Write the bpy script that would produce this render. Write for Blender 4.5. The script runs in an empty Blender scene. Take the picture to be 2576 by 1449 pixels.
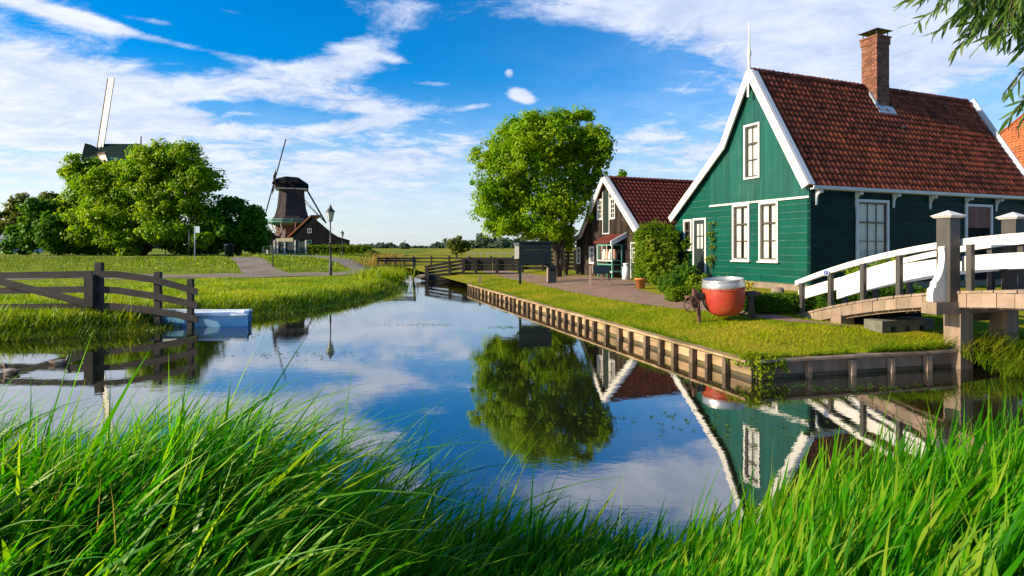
import bpy, math, random
import numpy as np
from mathutils import Vector, Matrix

R = math.radians
PI = math.pi
scene = bpy.context.scene
COL = scene.collection
random.seed(7)

# ------------------------------------------------------------------ camera
EYE = 1.75
cam_d = bpy.data.cameras.new('camera')
cam = bpy.data.objects.new('camera', cam_d)
COL.objects.link(cam)
cam.location = (0, 0, EYE)
cam.rotation_euler = (R(90), 0, 0)
cam_d.sensor_width = 36
cam_d.lens = 36 * 1450 / 2575
cam_d.shift_y = -102.5 / 2575
cam_d.clip_start = 0.05
cam_d.clip_end = 9000
scene.camera = cam

# ------------------------------------------------------------------ world and sun
SUN_EL, SUN_AZ = R(24), R(-107)          # azimuth measured from +Y towards +X
sun_vec = Vector((math.cos(SUN_EL) * math.sin(SUN_AZ), math.cos(SUN_EL) * math.cos(SUN_AZ), math.sin(SUN_EL)))


class NT:
    """small helper that writes shader nodes as expressions"""
    def __init__(self, tree):
        self.t = tree
        tree.nodes.clear()

    def n(self, kind, **kw):
        nd = self.t.nodes.new(kind)
        for k, v in kw.items():
            setattr(nd, k, v)
        return nd

    def set(self, sock, v):
        if isinstance(v, bpy.types.NodeSocket):
            self.t.links.new(v, sock)
        else:
            sock.default_value = v

    def m(self, op, a, b=0.0, c=0.0, clamp=False):
        nd = self.n('ShaderNodeMath', operation=op, use_clamp=clamp)
        for i, v in enumerate((a, b, c)):
            self.set(nd.inputs[i], v)
        return nd.outputs[0]

    def vm(self, op, a, b=(0, 0, 0)):
        nd = self.n('ShaderNodeVectorMath', operation=op)
        self.set(nd.inputs[0], a)
        self.set(nd.inputs[1], b)
        return nd.outputs[0]

    def smooth(self, x, lo, hi):
        nd = self.n('ShaderNodeMapRange', interpolation_type='SMOOTHSTEP')
        for i, v in enumerate((x, lo, hi, 0.0, 1.0)):
            self.set(nd.inputs[i], v)
        return nd.outputs[0]

    def noise(self, vec, scale, detail=4.0, rough=0.55, lac=2.0, dist=0.0):
        nd = self.n('ShaderNodeTexNoise')
        self.set(nd.inputs['Vector'], vec)
        nd.inputs['Scale'].default_value = scale
        nd.inputs['Detail'].default_value = detail
        nd.inputs['Roughness'].default_value = rough
        nd.inputs['Lacunarity'].default_value = lac
        nd.inputs['Distortion'].default_value = dist
        return nd.outputs['Fac']

    def mix(self, f, a, b, blend='MIX'):
        nd = self.n('ShaderNodeMix', data_type='RGBA', blend_type=blend)
        self.set(nd.inputs[0], f)
        for sock, v in ((nd.inputs[6], a), (nd.inputs[7], b)):
            self.set(sock, v if isinstance(v, bpy.types.NodeSocket) else (*v, 1.0))
        return nd.outputs[2]

    def ramp(self, x, stops):
        nd = self.n('ShaderNodeValToRGB')
        self.set(nd.inputs[0], x)
        e = nd.color_ramp.elements
        while len(e) < len(stops):
            e.new(0.5)
        for i, (p, c) in enumerate(stops):
            e[i].position = p
            e[i].color = (*c, 1) if len(c) == 3 else c
        return nd.outputs[0]


world = bpy.data.worlds.new('World')
scene.world = world
world.use_nodes = True
w = NT(world.node_tree)
dirv = w.n('ShaderNodeTexCoord').outputs['Generated']
sep = w.n('ShaderNodeSeparateXYZ')
w.set(sep.inputs[0], dirv)
dx, dy, dz = sep.outputs
hyp = w.m('SQRT', w.m('ADD', w.m('MULTIPLY', dx, dx), w.m('MULTIPLY', dy, dy)))
az = w.m('ARCTAN2', dx, dy)
el = w.m('ARCTAN2', dz, hyp)
sky = w.n('ShaderNodeTexSky', sky_type='NISHITA', sun_disc=False)
sky.sun_elevation = SUN_EL
sky.sun_rotation = SUN_AZ
sky.air_density = 1.0
sky.dust_density = 0.6
sky.ozone_density = 2.5
hsv = w.n('ShaderNodeHueSaturation')
hsv.inputs['Saturation'].default_value = 1.8
hsv.inputs['Hue'].default_value = 0.506
hsv.inputs['Value'].default_value = 1.72
w.set(hsv.inputs['Color'], sky.outputs[0])
blue = hsv.outputs[0]
# cloud layer: noise on a flat layer overhead, so that the wisps stretch towards the horizon
den = w.m('ADD', w.m('MAXIMUM', dz, 0.0), 0.19)
comb = w.n('ShaderNodeCombineXYZ')
w.set(comb.inputs[0], w.m('MULTIPLY', w.m('DIVIDE', dx, den), 0.75))
w.set(comb.inputs[1], w.m('MULTIPLY', w.m('DIVIDE', dy, den), 1.0))
plane = comb.outputs[0]
n1 = w.noise(plane, 1.7, 10.0, 0.62, 2.1, 0.35)
n2 = w.noise(w.vm('ADD', plane, (13.7, 4.1, 0.3)), 6.4, 12.0, 0.68, 2.1, 0.4)
n3 = w.noise(w.vm('ADD', plane, (3.1, 7.7, 2.3)), 0.55, 3.0, 0.5)


def pxdir(px, py):
    a = math.atan((px - 1287.5) / 1450)
    return a, math.atan((622 - py) / 1450 * math.cos(a))


def bank_of_cloud(px, py, sx, sy, amp, tilt=0.0):
    """a denser patch of the cloud layer round one direction of the sky"""
    a, e = pxdir(px, py)
    u = w.m('SUBTRACT', az, a)
    v = w.m('SUBTRACT', w.m('SUBTRACT', el, e), w.m('MULTIPLY', u, tilt))
    q = w.m('ADD', w.m('POWER', w.m('DIVIDE', u, sx / 1450), 2.0), w.m('POWER', w.m('DIVIDE', v, sy / 1450), 2.0))
    return w.m('MULTIPLY', w.m('EXPONENT', w.m('MULTIPLY', q, -1.0)), amp)


cover = w.m('MULTIPLY', w.m('SUBTRACT', n3, 0.5), 0.22)
for b in ((230, 290, 480, 100, 0.22, 0.0), (-100, 160, 300, 100, 0.24, -0.3), (760, 190, 230, 55, 0.20, 0.25), (920, 120, 120, 50, 0.22, 0.45), (900, 265, 120, 30, 0.16, 0.1), (1190, 270, 60, 10, 0.20, 0.15), (1420, 160, 70, 16, 0.16, -0.2),
          (300, 480, 900, 110, 0.12, 0.0), (760, 300, 200, 14, -0.16, 0.1), (250, 395, 300, 12, -0.12, 0.0), (1050, 400, 330, 75, 0.17, 0.1), (1750, 30, 430, 80, 0.30, -0.10), (2150, 120, 420, 150, 0.17, 0.0),
          (2350, 130, 260, 60, 0.12, 0.0), (1650, 390, 320, 80, 0.19, 0.0), (1310, 240, 38, 20, 0.40, -0.3), (1280, 181, 17, 12, 0.40, 0.0), (580, 268, 150, 13, -0.22, 0.05), (420, 345, 260, 16, -0.12, 0.0), (60, 215, 160, 12, -0.14, -0.1),
          (180, 45, 130, 16, 0.30, -0.10), (400, 55, 60, 9, 0.24, 0.0), (590, 32, 60, 10, 0.20, 0.0), (960, 300, 140, 16, 0.20, 0.22),
          (1080, 210, 60, 8, 0.22, 0.0), (1330, 200, 500, 9, 0.13, -0.11), (400, 98, 260, 9, 0.10, -0.1), (1000, 30, 160, 40, 0.12, 0.0),
          (650, 70, 260, 60, -0.26, 0.0), (1420, 150, 260, 70, -0.20, 0.0), (1150, 120, 160, 90, -0.12, 0.0), (1330, 300, 240, 60, -0.10, 0.0)):
    cover = w.m('ADD', cover, bank_of_cloud(*b))
tex = w.m('ADD', w.m('MULTIPLY', n1, 0.55), w.m('MULTIPLY', n2, 0.45))
body = w.m('ADD', tex, cover)
dens = w.smooth(body, 0.505, 0.735)
veil = w.m('MULTIPLY', w.smooth(el, R(17), R(0.5)), 0.74)
glow = w.m('EXPONENT', w.m('MULTIPLY', w.m('POWER', w.m('DIVIDE', w.m('ADD', az, 0.95), 0.55), 2.0), -1.0))
haze_r = w.m('ADD', bank_of_cloud(2350, 230, 620, 260, 0.42), bank_of_cloud(1100, 470, 700, 110, 0.35))
haze_r = w.m('MULTIPLY', haze_r, w.m('ADD', 0.55, w.m('MULTIPLY', n2, 0.8)))
veil = w.m('ADD', veil, w.m('MULTIPLY', haze_r, w.m('SUBTRACT', 1.0, veil)))
dens = w.m('MAXIMUM', w.m('MULTIPLY', dens, 0.95), veil)
tone = w.smooth(n2, 0.3, 0.7)
cloudcol = w.mix(tone, (5.0, 5.9, 8.0), (7.2, 7.8, 9.2))
cloudcol = w.mix(w.m('MULTIPLY', glow, 0.9), cloudcol, w.mix(tone, (5.8, 6.7, 8.2), (8.7, 8.9, 9.4)))
hz = w.smooth(el, R(9), R(0.5))
cloudcol = w.mix(w.m('MULTIPLY', hz, 0.75), cloudcol, (5.2, 6.3, 7.6))
cloudcol = w.mix(w.m('MULTIPLY', w.m('MULTIPLY', glow, hz), 0.85), cloudcol, (9.4, 9.3, 8.9))
skycol = w.mix(dens, blue, cloudcol)
bg = w.n('ShaderNodeBackground')
bg.inputs['Strength'].default_value = 0.072
w.set(bg.inputs['Color'], skycol)
w.set(w.n('ShaderNodeOutputWorld').inputs[0], bg.outputs[0])

sun_d = bpy.data.lights.new('sun', 'SUN')
sun_d.energy = 5.0
sun_d.angle = R(0.55)
sun_d.color = (1.0, 0.85, 0.60)
sun = bpy.data.objects.new('sun', sun_d)
COL.objects.link(sun)
sun.location = (-40, 0, 40)
sun.rotation_euler = sun_vec.to_track_quat('Z', 'Y').to_euler()

vs = scene.view_settings
vs.view_transform = 'Standard'
vs.look = 'None'
vs.gamma = 1
vs.use_curve_mapping = False
vs.exposure = 0.72


# ------------------------------------------------------------------ places: a pixel of the photograph at a known depth or height
def at(px, py, Y):
    return Vector(((px - 1287.5) / 1450 * Y, Y, EYE - (py - 622) / 1450 * Y))


def on(px, py, z):
    return at(px, py, 1450 * (EYE - z) / (py - 622))


# ------------------------------------------------------------------ materials
def rnd(t):
    g = t.n('ShaderNodeNewGeometry').outputs['Random Per Island']
    o = t.n('ShaderNodeObjectInfo').outputs['Random']
    return t.m('FRACT', t.m('ADD', g, o))


def pmat(name, c1, c2=None, scale=4.0, rough=0.6, bump=0.0, bscale=None, rand=0.0, stretch=(1, 1, 1), metallic=0.0, spec=0.5, dirt_or_light=None, dscale=0.7, detail=5.0, coat=0.0):
    m = bpy.data.materials.new(name)
    m.use_nodes = True
    t = NT(m.node_tree)
    pos = t.n('ShaderNodeNewGeometry').outputs['Position']
    vec = t.vm('MULTIPLY', pos, stretch)
    nz = t.noise(vec, scale, detail, 0.6)
    col = t.mix(t.smooth(nz, 0.3, 0.7), c1, c2 or tuple(x * 0.7 for x in c1))
    if dirt_or_light:
        col = t.mix(t.m('MULTIPLY', t.smooth(t.noise(pos, dscale, 6, 0.65), 0.48, 0.75), dirt_or_light[3]), col, dirt_or_light[:3])
    if rand:
        r = rnd(t)
        h = t.n('ShaderNodeHueSaturation')
        t.set(h.inputs['Value'], t.m('ADD', t.m('MULTIPLY', r, 2 * rand), 1 - rand))
        t.set(h.inputs['Color'], col)
        col = h.outputs[0]
    p = t.n('ShaderNodeBsdfPrincipled')
    t.set(p.inputs['Base Color'], col)
    p.inputs['Metallic'].default_value = metallic
    p.inputs['Specular IOR Level'].default_value = spec
    p.inputs['Coat Weight'].default_value = coat
    t.set(p.inputs['Roughness'], t.m('ADD', t.m('MULTIPLY', nz, 0.2), rough - 0.1))
    if bump:
        b = t.n('ShaderNodeBump')
        b.inputs['Strength'].default_value = bump
        b.inputs['Distance'].default_value = 0.02
        t.set(b.inputs['Height'], t.noise(vec, bscale or scale * 4, 6, 0.65))
        t.set(p.inputs['Normal'], b.outputs[0])
    t.set(t.n('ShaderNodeOutputMaterial').inputs[0], p.outputs[0])
    return m


def leafmat(name, cols, trans=0.45, rough=0.45, big=0.25, tcol=None, gloss=0.12):
    """leaves and blades: three base colours picked per leaf, light let through"""
    m = bpy.data.materials.new(name)
    m.use_nodes = True
    t = NT(m.node_tree)
    pos = t.n('ShaderNodeNewGeometry').outputs['Position']
    k = t.m('ADD', t.m('MULTIPLY', rnd(t), 1 - big), t.m('MULTIPLY', t.smooth(t.noise(pos, 0.8, 3), 0.3, 0.7), big))
    n = len(cols)
    col = t.ramp(k, [((i + 0.3) / n, c) for i, c in enumerate(cols)])
    d = t.n('ShaderNodeBsdfDiffuse')
    t.set(d.inputs[0], col)
    tr = t.n('ShaderNodeBsdfTranslucent')
    t.set(tr.inputs[0], t.mix(1.0, col, tcol or (1.35, 1.25, 0.55), 'MULTIPLY'))
    mx = t.n('ShaderNodeMixShader')
    mx.inputs[0].default_value = trans
    t.t.links.new(d.outputs[0], mx.inputs[1])
    t.t.links.new(tr.outputs[0], mx.inputs[2])
    g = t.n('ShaderNodeBsdfGlossy')
    g.inputs['Roughness'].default_value = rough
    g.inputs[0].default_value = (0.8, 0.9, 0.6, 1)
    fr = t.n('ShaderNodeFresnel')
    fr.inputs[0].default_value = 1.35
    mx2 = t.n('ShaderNodeMixShader')
    t.set(mx2.inputs[0], t.m('MULTIPLY', fr.outputs[0], gloss))
    t.t.links.new(mx.outputs[0], mx2.inputs[1])
    t.t.links.new(g.outputs[0], mx2.inputs[2])
    t.set(t.n('ShaderNodeOutputMaterial').inputs[0], mx2.outputs[0])
    return m


def groundmat(name, cols, scale=1.2, fine=18.0, bump=0.5):
    m = bpy.data.materials.new(name)
    m.use_nodes = True
    t = NT(m.node_tree)
    pos = t.n('ShaderNodeNewGeometry').outputs['Position']
    a = t.noise(pos, scale, 5, 0.6)
    f = t.noise(pos, fine, 5, 0.7)
    big = t.noise(pos, 0.05, 3, 0.5)
    k = t.m('ADD', t.m('MULTIPLY', t.smooth(a, 0.3, 0.7), 0.5), t.m('ADD', t.m('MULTIPLY', f, 0.35), t.m('MULTIPLY', big, 0.2)))
    col = t.ramp(k, [((i + 0.4) / len(cols), c) for i, c in enumerate(cols)])
    p = t.n('ShaderNodeBsdfPrincipled')
    t.set(p.inputs['Base Color'], col)
    p.inputs['Roughness'].default_value = 0.95
    p.inputs['Specular IOR Level'].default_value = 0.1
    b = t.n('ShaderNodeBump')
    b.inputs['Strength'].default_value = bump
    b.inputs['Distance'].default_value = 0.05
    t.set(b.inputs['Height'], f)
    t.set(p.inputs['Normal'], b.outputs[0])
    t.set(t.n('ShaderNodeOutputMaterial').inputs[0], p.outputs[0])
    return m


def glassmat(name='window_glass'):
    m = bpy.data.materials.new(name)
    m.use_nodes = True
    t = NT(m.node_tree)
    tr = t.n('ShaderNodeBsdfTransparent')
    tr.inputs[0].default_value = (0.93, 0.95, 0.95, 1)
    g = t.n('ShaderNodeBsdfGlossy')
    g.inputs['Roughness'].default_value = 0.02
    fr = t.n('ShaderNodeFresnel')
    fr.inputs[0].default_value = 1.5
    mx = t.n('ShaderNodeMixShader')
    bf = t.n('ShaderNodeNewGeometry').outputs['Backfacing']
    t.set(mx.inputs[0], t.m('MULTIPLY', t.m('MULTIPLY', fr.outputs[0], 1.2), t.m('SUBTRACT', 1.0, bf)))
    t.t.links.new(tr.outputs[0], mx.inputs[1])
    t.t.links.new(g.outputs[0], mx.inputs[2])
    t.set(t.n('ShaderNodeOutputMaterial').inputs[0], mx.outputs[0])
    return m


M = {}
M['white'] = pmat('white_paint', (0.74, 0.71, 0.66), (0.66, 0.63, 0.57), 6, 0.4, 0.08, 30, dirt_or_light=(0.5, 0.48, 0.4, 0.35), dscale=2.5)
M['greyblue'] = pmat('grey_and_shaded_white_paint', (0.62, 0.64, 0.66), (0.52, 0.55, 0.57), 5, 0.45, 0.08, 30)  # grey paint; also white boards and brackets with their shade in the colour
M['green'] = pmat('green_board_paint', (0.0006, 0.078, 0.052), (0.0005, 0.062, 0.042), 2.0, 0.36, 0.12, 40, rand=0.10, spec=0.3, stretch=(1, 1, 0.6), dirt_or_light=(0.006, 0.080, 0.056, 0.45), dscale=1.3)
M['green_up'] = pmat('green_upright_paint_with_sheen', (0.008, 0.084, 0.060), (0.002, 0.066, 0.046), 2.5, 0.33, 0.12, 30, rand=0.16, stretch=(2, 2, 0.35), dirt_or_light=(0.040, 0.115, 0.085, 0.6), dscale=0.9)  # greyer than the lower boards: sky sheen put into the paint colour
M['green_shaded'] = pmat('shaded_green_side_paint', (0.002, 0.028, 0.024), (0.001, 0.019, 0.017), 3, 0.45, 0.15, 30, rand=0.2, stretch=(1, 1, 2), spec=0.06, dirt_or_light=(0.003, 0.028, 0.024, 0.5), dscale=1.0)  # the green paint again, darkened for the shade on the side wall
M['lip'] = pmat('worn_board_edge', (0.09, 0.19, 0.15), (0.010, 0.085, 0.06), 3, 0.6, 0)
M['lip_shaded'] = pmat('worn_shaded_board_edge', (0.008, 0.032, 0.036), (0.004, 0.022, 0.026), 3, 0.6, 0, spec=0.1)  # worn edge with the side wall's shade put into its colour
M['plinth'] = pmat('plinth_stone', (0.26, 0.20, 0.14), (0.18, 0.14, 0.10), 5, 0.9, 0.3)
M['tile'] = pmat('old_red_roof_tile', (0.23, 0.055, 0.026), (0.135, 0.036, 0.022), 1.1, 0.75, 0.3, 60, rand=0.45, spec=0.15, dirt_or_light=(0.36, 0.080, 0.026, 0.8), dscale=0.55)
M['tile_dark'] = pmat('maroon_roof_tile', (0.15, 0.034, 0.022), (0.105, 0.025, 0.018), 1.5, 0.75, 0.3, 60, rand=0.15, spec=0.15)
M['tile_orange'] = pmat('orange_roof_tile', (0.42, 0.12, 0.03), (0.32, 0.085, 0.025), 1.5, 0.6, 0.2, 60, rand=0.25)
M['brick'] = pmat('chimney_brick', (0.24, 0.095, 0.05), (0.16, 0.065, 0.038), 6, 0.85, 0.3, 60, rand=0.35, dirt_or_light=(0.40, 0.22, 0.13, 0.5), dscale=3)
M['mortar'] = pmat('mortar', (0.30, 0.25, 0.20), (0.22, 0.18, 0.14), 12, 0.95, 0.3)
M['lead'] = pmat('lead_flashing', (0.33, 0.38, 0.43), (0.26, 0.30, 0.35), 5, 0.4, 0.1)
M['iron'] = pmat('dark_iron', (0.035, 0.035, 0.04), (0.02, 0.02, 0.022), 8, 0.45, 0.1)
M['steel'] = pmat('galvanised_steel', (0.55, 0.56, 0.58), (0.42, 0.42, 0.44), 6, 0.35, 0.1, metallic=0.6)
M['sash'] = pmat('brown_sash_paint', (0.085, 0.062, 0.045), (0.06, 0.045, 0.034), 8, 0.45)
M['curtain'] = pmat('white_curtain', (0.80, 0.76, 0.68), (0.66, 0.62, 0.55), 9, 0.9, 0.2, 20, stretch=(3, 3, 0.3))
M['room'] = pmat('dark_room', (0.03, 0.028, 0.025), (0.02, 0.02, 0.02), 2, 0.9)
M['red_shutter'] = pmat('red_brown_door_board', (0.17, 0.04, 0.025), (0.12, 0.03, 0.02), 4, 0.6, rand=0.15)
M['glass'] = glassmat()
M['door_green'] = pmat('black_green_door_paint', (0.03, 0.045, 0.04), (0.02, 0.03, 0.03), 5, 0.35)
M['barn'] = pmat('tarred_dappled_barn_board', (0.050, 0.036, 0.028), (0.018, 0.014, 0.012), 2.2, 0.9, 0.3, 30, rand=0.4, stretch=(2, 2, 0.6), spec=0.1, dirt_or_light=(0.095, 0.072, 0.058, 0.8), dscale=1.5)  # tarred boards, darkened and mottled to paint in the tree's dappled shade
M['deck'] = pmat('pale_bridge_timber', (0.32, 0.225, 0.165), (0.22, 0.155, 0.115), 3, 0.85, 0.25, 40, rand=0.14, dirt_or_light=(0.2, 0.14, 0.09, 0.4), dscale=2.5)
M['pile'] = pmat('weathered_pile_timber', (0.33, 0.23, 0.165), (0.21, 0.145, 0.10), 2.5, 0.85, 0.4, 20, rand=0.1, stretch=(3, 3, 0.4), dirt_or_light=(0.12, 0.09, 0.06, 0.5))
M['postgrey'] = pmat('dark_grey_post_paint', (0.060, 0.052, 0.045), (0.040, 0.035, 0.030), 3, 0.6, 0.2, 30, stretch=(2, 2, 0.5))
M['fence'] = pmat('old_dark_fence_timber', (0.042, 0.033, 0.028), (0.022, 0.018, 0.016), 3, 0.9, 0.4, 30, rand=0.25)
M['black_fence'] = pmat('black_stained_timber', (0.022, 0.017, 0.015), (0.012, 0.010, 0.010), 3, 0.8, 0.3, 30, rand=0.25)
M['plank'] = pmat('bank_plank_timber', (0.44, 0.29, 0.165), (0.27, 0.175, 0.095), 3, 0.85, 0.3, 30, rand=0.32, stretch=(1, 1, 4), dirt_or_light=(0.15, 0.125, 0.03, 0.85), dscale=1.9)
M['plank_wet'] = pmat('wet_bank_plank', (0.13, 0.090, 0.04), (0.065, 0.050, 0.022), 3, 0.6, 0.3, 30, rand=0.25, dirt_or_light=(0.07, 0.085, 0.02, 0.8), dscale=2.5)
M['bankpost'] = pmat('bank_post_timber', (0.17, 0.112, 0.066), (0.10, 0.07, 0.04), 4, 0.85, 0.4, 30, rand=0.2)
M['boardgreen'] = pmat('blue_green_board_paint', (0.005, 0.017, 0.022), (0.004, 0.012, 0.016), 3, 0.6, rand=0.25, spec=0.2)
M['bark'] = pmat('bark', (0.085, 0.060, 0.040), (0.04, 0.03, 0.022), 4, 0.95, 0.8, 14, stretch=(2, 2, 0.5))
M['red'] = pmat('worn_red_enamel', (0.44, 0.050, 0.024), (0.34, 0.026, 0.024), 2.2, 0.42, 0.2, 40, dirt_or_light=(0.30, 0.11, 0.04, 0.9), dscale=6.5)
M['rust'] = pmat('rusty_steel', (0.13, 0.055, 0.03), (0.08, 0.035, 0.025), 8, 0.75, 0.3)
M['blue'] = pmat('blue_boat_paint', (0.11, 0.34, 0.58), (0.24, 0.48, 0.66), 0.8, 0.35, stretch=(1, 1, 3))
M['signblue'] = pmat('deep_blue_sign', (0.008, 0.025, 0.22), (0.008, 0.02, 0.18), 3, 0.5)
M['boatwhite'] = pmat('pale_boat_paint', (0.74, 0.79, 0.82), (0.62, 0.70, 0.76), 3, 0.4)
M['concrete'] = pmat('grey_concrete', (0.17, 0.16, 0.13), (0.11, 0.105, 0.085), 6, 0.95, 0.4)
M['lampglass'] = pmat('milky_lamp_glass', (0.62, 0.64, 0.56), (0.55, 0.57, 0.50), 3, 0.25)
M['mill'] = pmat('thatch_brown', (0.042, 0.030, 0.032), (0.028, 0.021, 0.023), 1.2, 0.95, 0.5, 5)
M['millgreen'] = pmat('mill_green_paint', (0.10, 0.33, 0.25), (0.07, 0.25, 0.19), 2, 0.5)
M['millcap'] = pmat('dark_green_cap', (0.002, 0.020, 0.017), (0.001, 0.014, 0.012), 2, 0.8, rand=0.2, spec=0.1)
M['sail'] = pmat('pale_sail_cloth', (0.80, 0.72, 0.64), (0.70, 0.60, 0.52), 1, 0.8)
M['millwood'] = pmat('brown_mill_timber', (0.15, 0.085, 0.055), (0.10, 0.06, 0.04), 2, 0.75, rand=0.15)
M['shed'] = pmat('black_shed_board', (0.010, 0.010, 0.013), (0.006, 0.007, 0.009), 2, 0.8, rand=0.25, spec=0.1)
M['fencegreen'] = pmat('grey_green_panel_paint', (0.05, 0.085, 0.075), (0.035, 0.065, 0.055), 2, 0.6, rand=0.1)
M['brownpaint'] = pmat('brown_feathers', (0.16, 0.09, 0.05), (0.09, 0.05, 0.03), 20, 0.8)
M['duckgrey'] = pmat('grey_feathers', (0.20, 0.18, 0.16), (0.12, 0.10, 0.09), 25, 0.8)
M['duckdark'] = pmat('dark_feathers', (0.018, 0.02, 0.02), (0.01, 0.012, 0.012), 10, 0.4)
M['bill'] = pmat('yellow_bill', (0.40, 0.26, 0.04), (0.33, 0.2, 0.03), 10, 0.5)
M['terracotta'] = pmat('terracotta', (0.55, 0.19, 0.06), (0.45, 0.14, 0.05), 6, 0.8)
M['cream'] = pmat('cream_cladding', (0.60, 0.50, 0.33), (0.5, 0.42, 0.28), 3, 0.8)
M['orange_jar'] = pmat('pale_orange_cloth', (0.60, 0.33, 0.20), (0.5, 0.26, 0.16), 5, 0.8)

M['blade_fore'] = leafmat('reed_blade', [(0.012, 0.11, 0.002), (0.032, 0.21, 0.003), (0.070, 0.31, 0.004), (0.14, 0.39, 0.006), (0.30, 0.43, 0.03)], 0.58, 0.5, 0.2, (1.35, 1.3, 0.4), 0.05)
M['blade_lawn'] = leafmat('lawn_blade', [(0.10, 0.21, 0.004), (0.20, 0.31, 0.004), (0.31, 0.36, 0.006), (0.44, 0.38, 0.03)], 0.45, 0.5, 0.55, (1.2, 1.15, 0.5), 0.05)
M['blade_slope_shade'] = leafmat('shaded_slope_blade', [(0.03, 0.09, 0.004), (0.06, 0.14, 0.005), (0.12, 0.19, 0.006), (0.22, 0.24, 0.02)], 0.45, 0.5, 0.6, None, 0.04)  # darker grass colours carry the shading of the slope
M['blade_bank_shade'] = leafmat('shaded_bank_blade', [(0.015, 0.05, 0.003), (0.03, 0.085, 0.004), (0.07, 0.14, 0.005), (0.16, 0.18, 0.02)], 0.4, 0.5, 0.4, None, 0.04)  # shade at the water's edge painted as darker blades
M['blade_meadow'] = leafmat('meadow_blade', [(0.07, 0.18, 0.003), (0.16, 0.30, 0.004), (0.29, 0.39, 0.006), (0.43, 0.42, 0.03)], 0.5, 0.5, 0.55, (1.25, 1.15, 0.5), 0.05)
M['straw'] = leafmat('dry_reed', [(0.40, 0.25, 0.06), (0.48, 0.32, 0.08), (0.3, 0.28, 0.05)], 0.4, 0.6, 0.3, (1.1, 1.0, 0.7), 0.02)
M['leaf_bright'] = leafmat('bright_tree_leaf', [(0.06, 0.19, 0.003), (0.15, 0.33, 0.004), (0.26, 0.43, 0.006), (0.38, 0.50, 0.012)], 0.6, 0.5, 0.45, (1.3, 1.2, 0.5), 0.03)
M['leaf_mid'] = leafmat('willow_tree_leaf', [(0.045, 0.16, 0.004), (0.11, 0.26, 0.005), (0.22, 0.37, 0.006), (0.34, 0.45, 0.010)], 0.58, 0.5, 0.45, (1.3, 1.2, 0.5), 0.03)
M['leaf_dark'] = leafmat('dark_shrub_leaf', [(0.030, 0.11, 0.008), (0.055, 0.17, 0.010), (0.11, 0.24, 0.010)], 0.42, 0.5, 0.4, (1.3, 1.2, 0.5), 0.03)
M['leaf_olive'] = leafmat('olive_shrub_leaf', [(0.06, 0.10, 0.014), (0.11, 0.15, 0.02), (0.19, 0.20, 0.04)], 0.42, 0.5, 0.4, (1.3, 1.15, 0.5), 0.03)
M['leaf_hedge'] = leafmat('hedge_leaf', [(0.05, 0.13, 0.006), (0.10, 0.20, 0.008), (0.17, 0.26, 0.010), (0.27, 0.30, 0.02)], 0.38, 0.5, 0.35, (1.2, 1.15, 0.5), 0.03)
M['leaf_box'] = leafmat('box_hedge_leaf', [(0.03, 0.10, 0.008), (0.06, 0.15, 0.010), (0.10, 0.20, 0.014)], 0.35, 0.5, 0.35, None, 0.03)
M['leaf_yellow'] = leafmat('yellow_flower', [(0.30, 0.30, 0.02), (0.50, 0.42, 0.03), (0.55, 0.46, 0.12)], 0.35, 0.5, 0.3, (1.1, 1.0, 0.6), 0.02)
M['leaf_far'] = leafmat('hazy_far_wood_leaf', [(0.07, 0.115, 0.075), (0.09, 0.14, 0.085), (0.115, 0.165, 0.10)], 0.3, 0.6, 0.5, (1.1, 1.1, 0.9), 0.01)  # bluish grey of distant haze mixed into the leaf colours
M['leaf_willow'] = leafmat('willow_leaf', [(0.07, 0.17, 0.03), (0.13, 0.25, 0.04), (0.20, 0.32, 0.07), (0.27, 0.36, 0.12)], 0.6, 0.4, 0.2, (1.25, 1.2, 0.6), 0.14)
M['ground'] = groundmat('grass_ground', [(0.06, 0.11, 0.005), (0.12, 0.175, 0.006), (0.19, 0.23, 0.008), (0.25, 0.25, 0.02)])
M['lawnground'] = groundmat('lawn_ground', [(0.12, 0.14, 0.005), (0.19, 0.195, 0.006), (0.26, 0.235, 0.008), (0.30, 0.24, 0.03)], 1.6, 30)
M['bankground'] = groundmat('dark_bank_soil', [(0.012, 0.018, 0.006), (0.02, 0.03, 0.008), (0.03, 0.05, 0.01)])
M['brickpath'] = pmat('brick_path', (0.34, 0.205, 0.13), (0.25, 0.15, 0.095), 14, 0.95, 0.4, 30, dirt_or_light=(0.30, 0.22, 0.15, 0.6), dscale=0.9)
# the joints of the brick paving
_m = M['brickpath'].node_tree
_b = _m.nodes.new('ShaderNodeTexBrick')
_b.inputs['Scale'].default_value = 1.0
_b.inputs['Brick Width'].default_value = 0.22
_b.inputs['Row Height'].default_value = 0.11
_b.inputs['Mortar Size'].default_value = 0.008
_b.inputs['Color1'].default_value = (1.0, 1.0, 1.0, 1)
_b.inputs['Color2'].default_value = (0.72, 0.70, 0.70, 1)
_b.inputs['Mortar'].default_value = (0.45, 0.47, 0.42, 1)
_g = _m.nodes.new('ShaderNodeNewGeometry')
_m.links.new(_g.outputs['Position'], _b.inputs['Vector'])
_p = next(n for n in _m.nodes if n.type == 'BSDF_PRINCIPLED')
_x = _m.nodes.new('ShaderNodeMix')
_x.data_type, _x.blend_type = 'RGBA', 'MULTIPLY'
_x.inputs[0].default_value = 1.0
_m.links.new(_p.inputs['Base Color'].links[0].from_socket, _x.inputs[6])
_m.links.new(_b.outputs['Color'], _x.inputs[7])
_m.links.new(_x.outputs[2], _p.inputs['Base Color'])
M['gravel'] = pmat('grey_gravel', (0.29, 0.235, 0.18), (0.21, 0.17, 0.13), 9, 0.98, 0.5, 40, spec=0.1, dirt_or_light=(0.11, 0.11, 0.05, 0.7), dscale=0.8)

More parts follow.
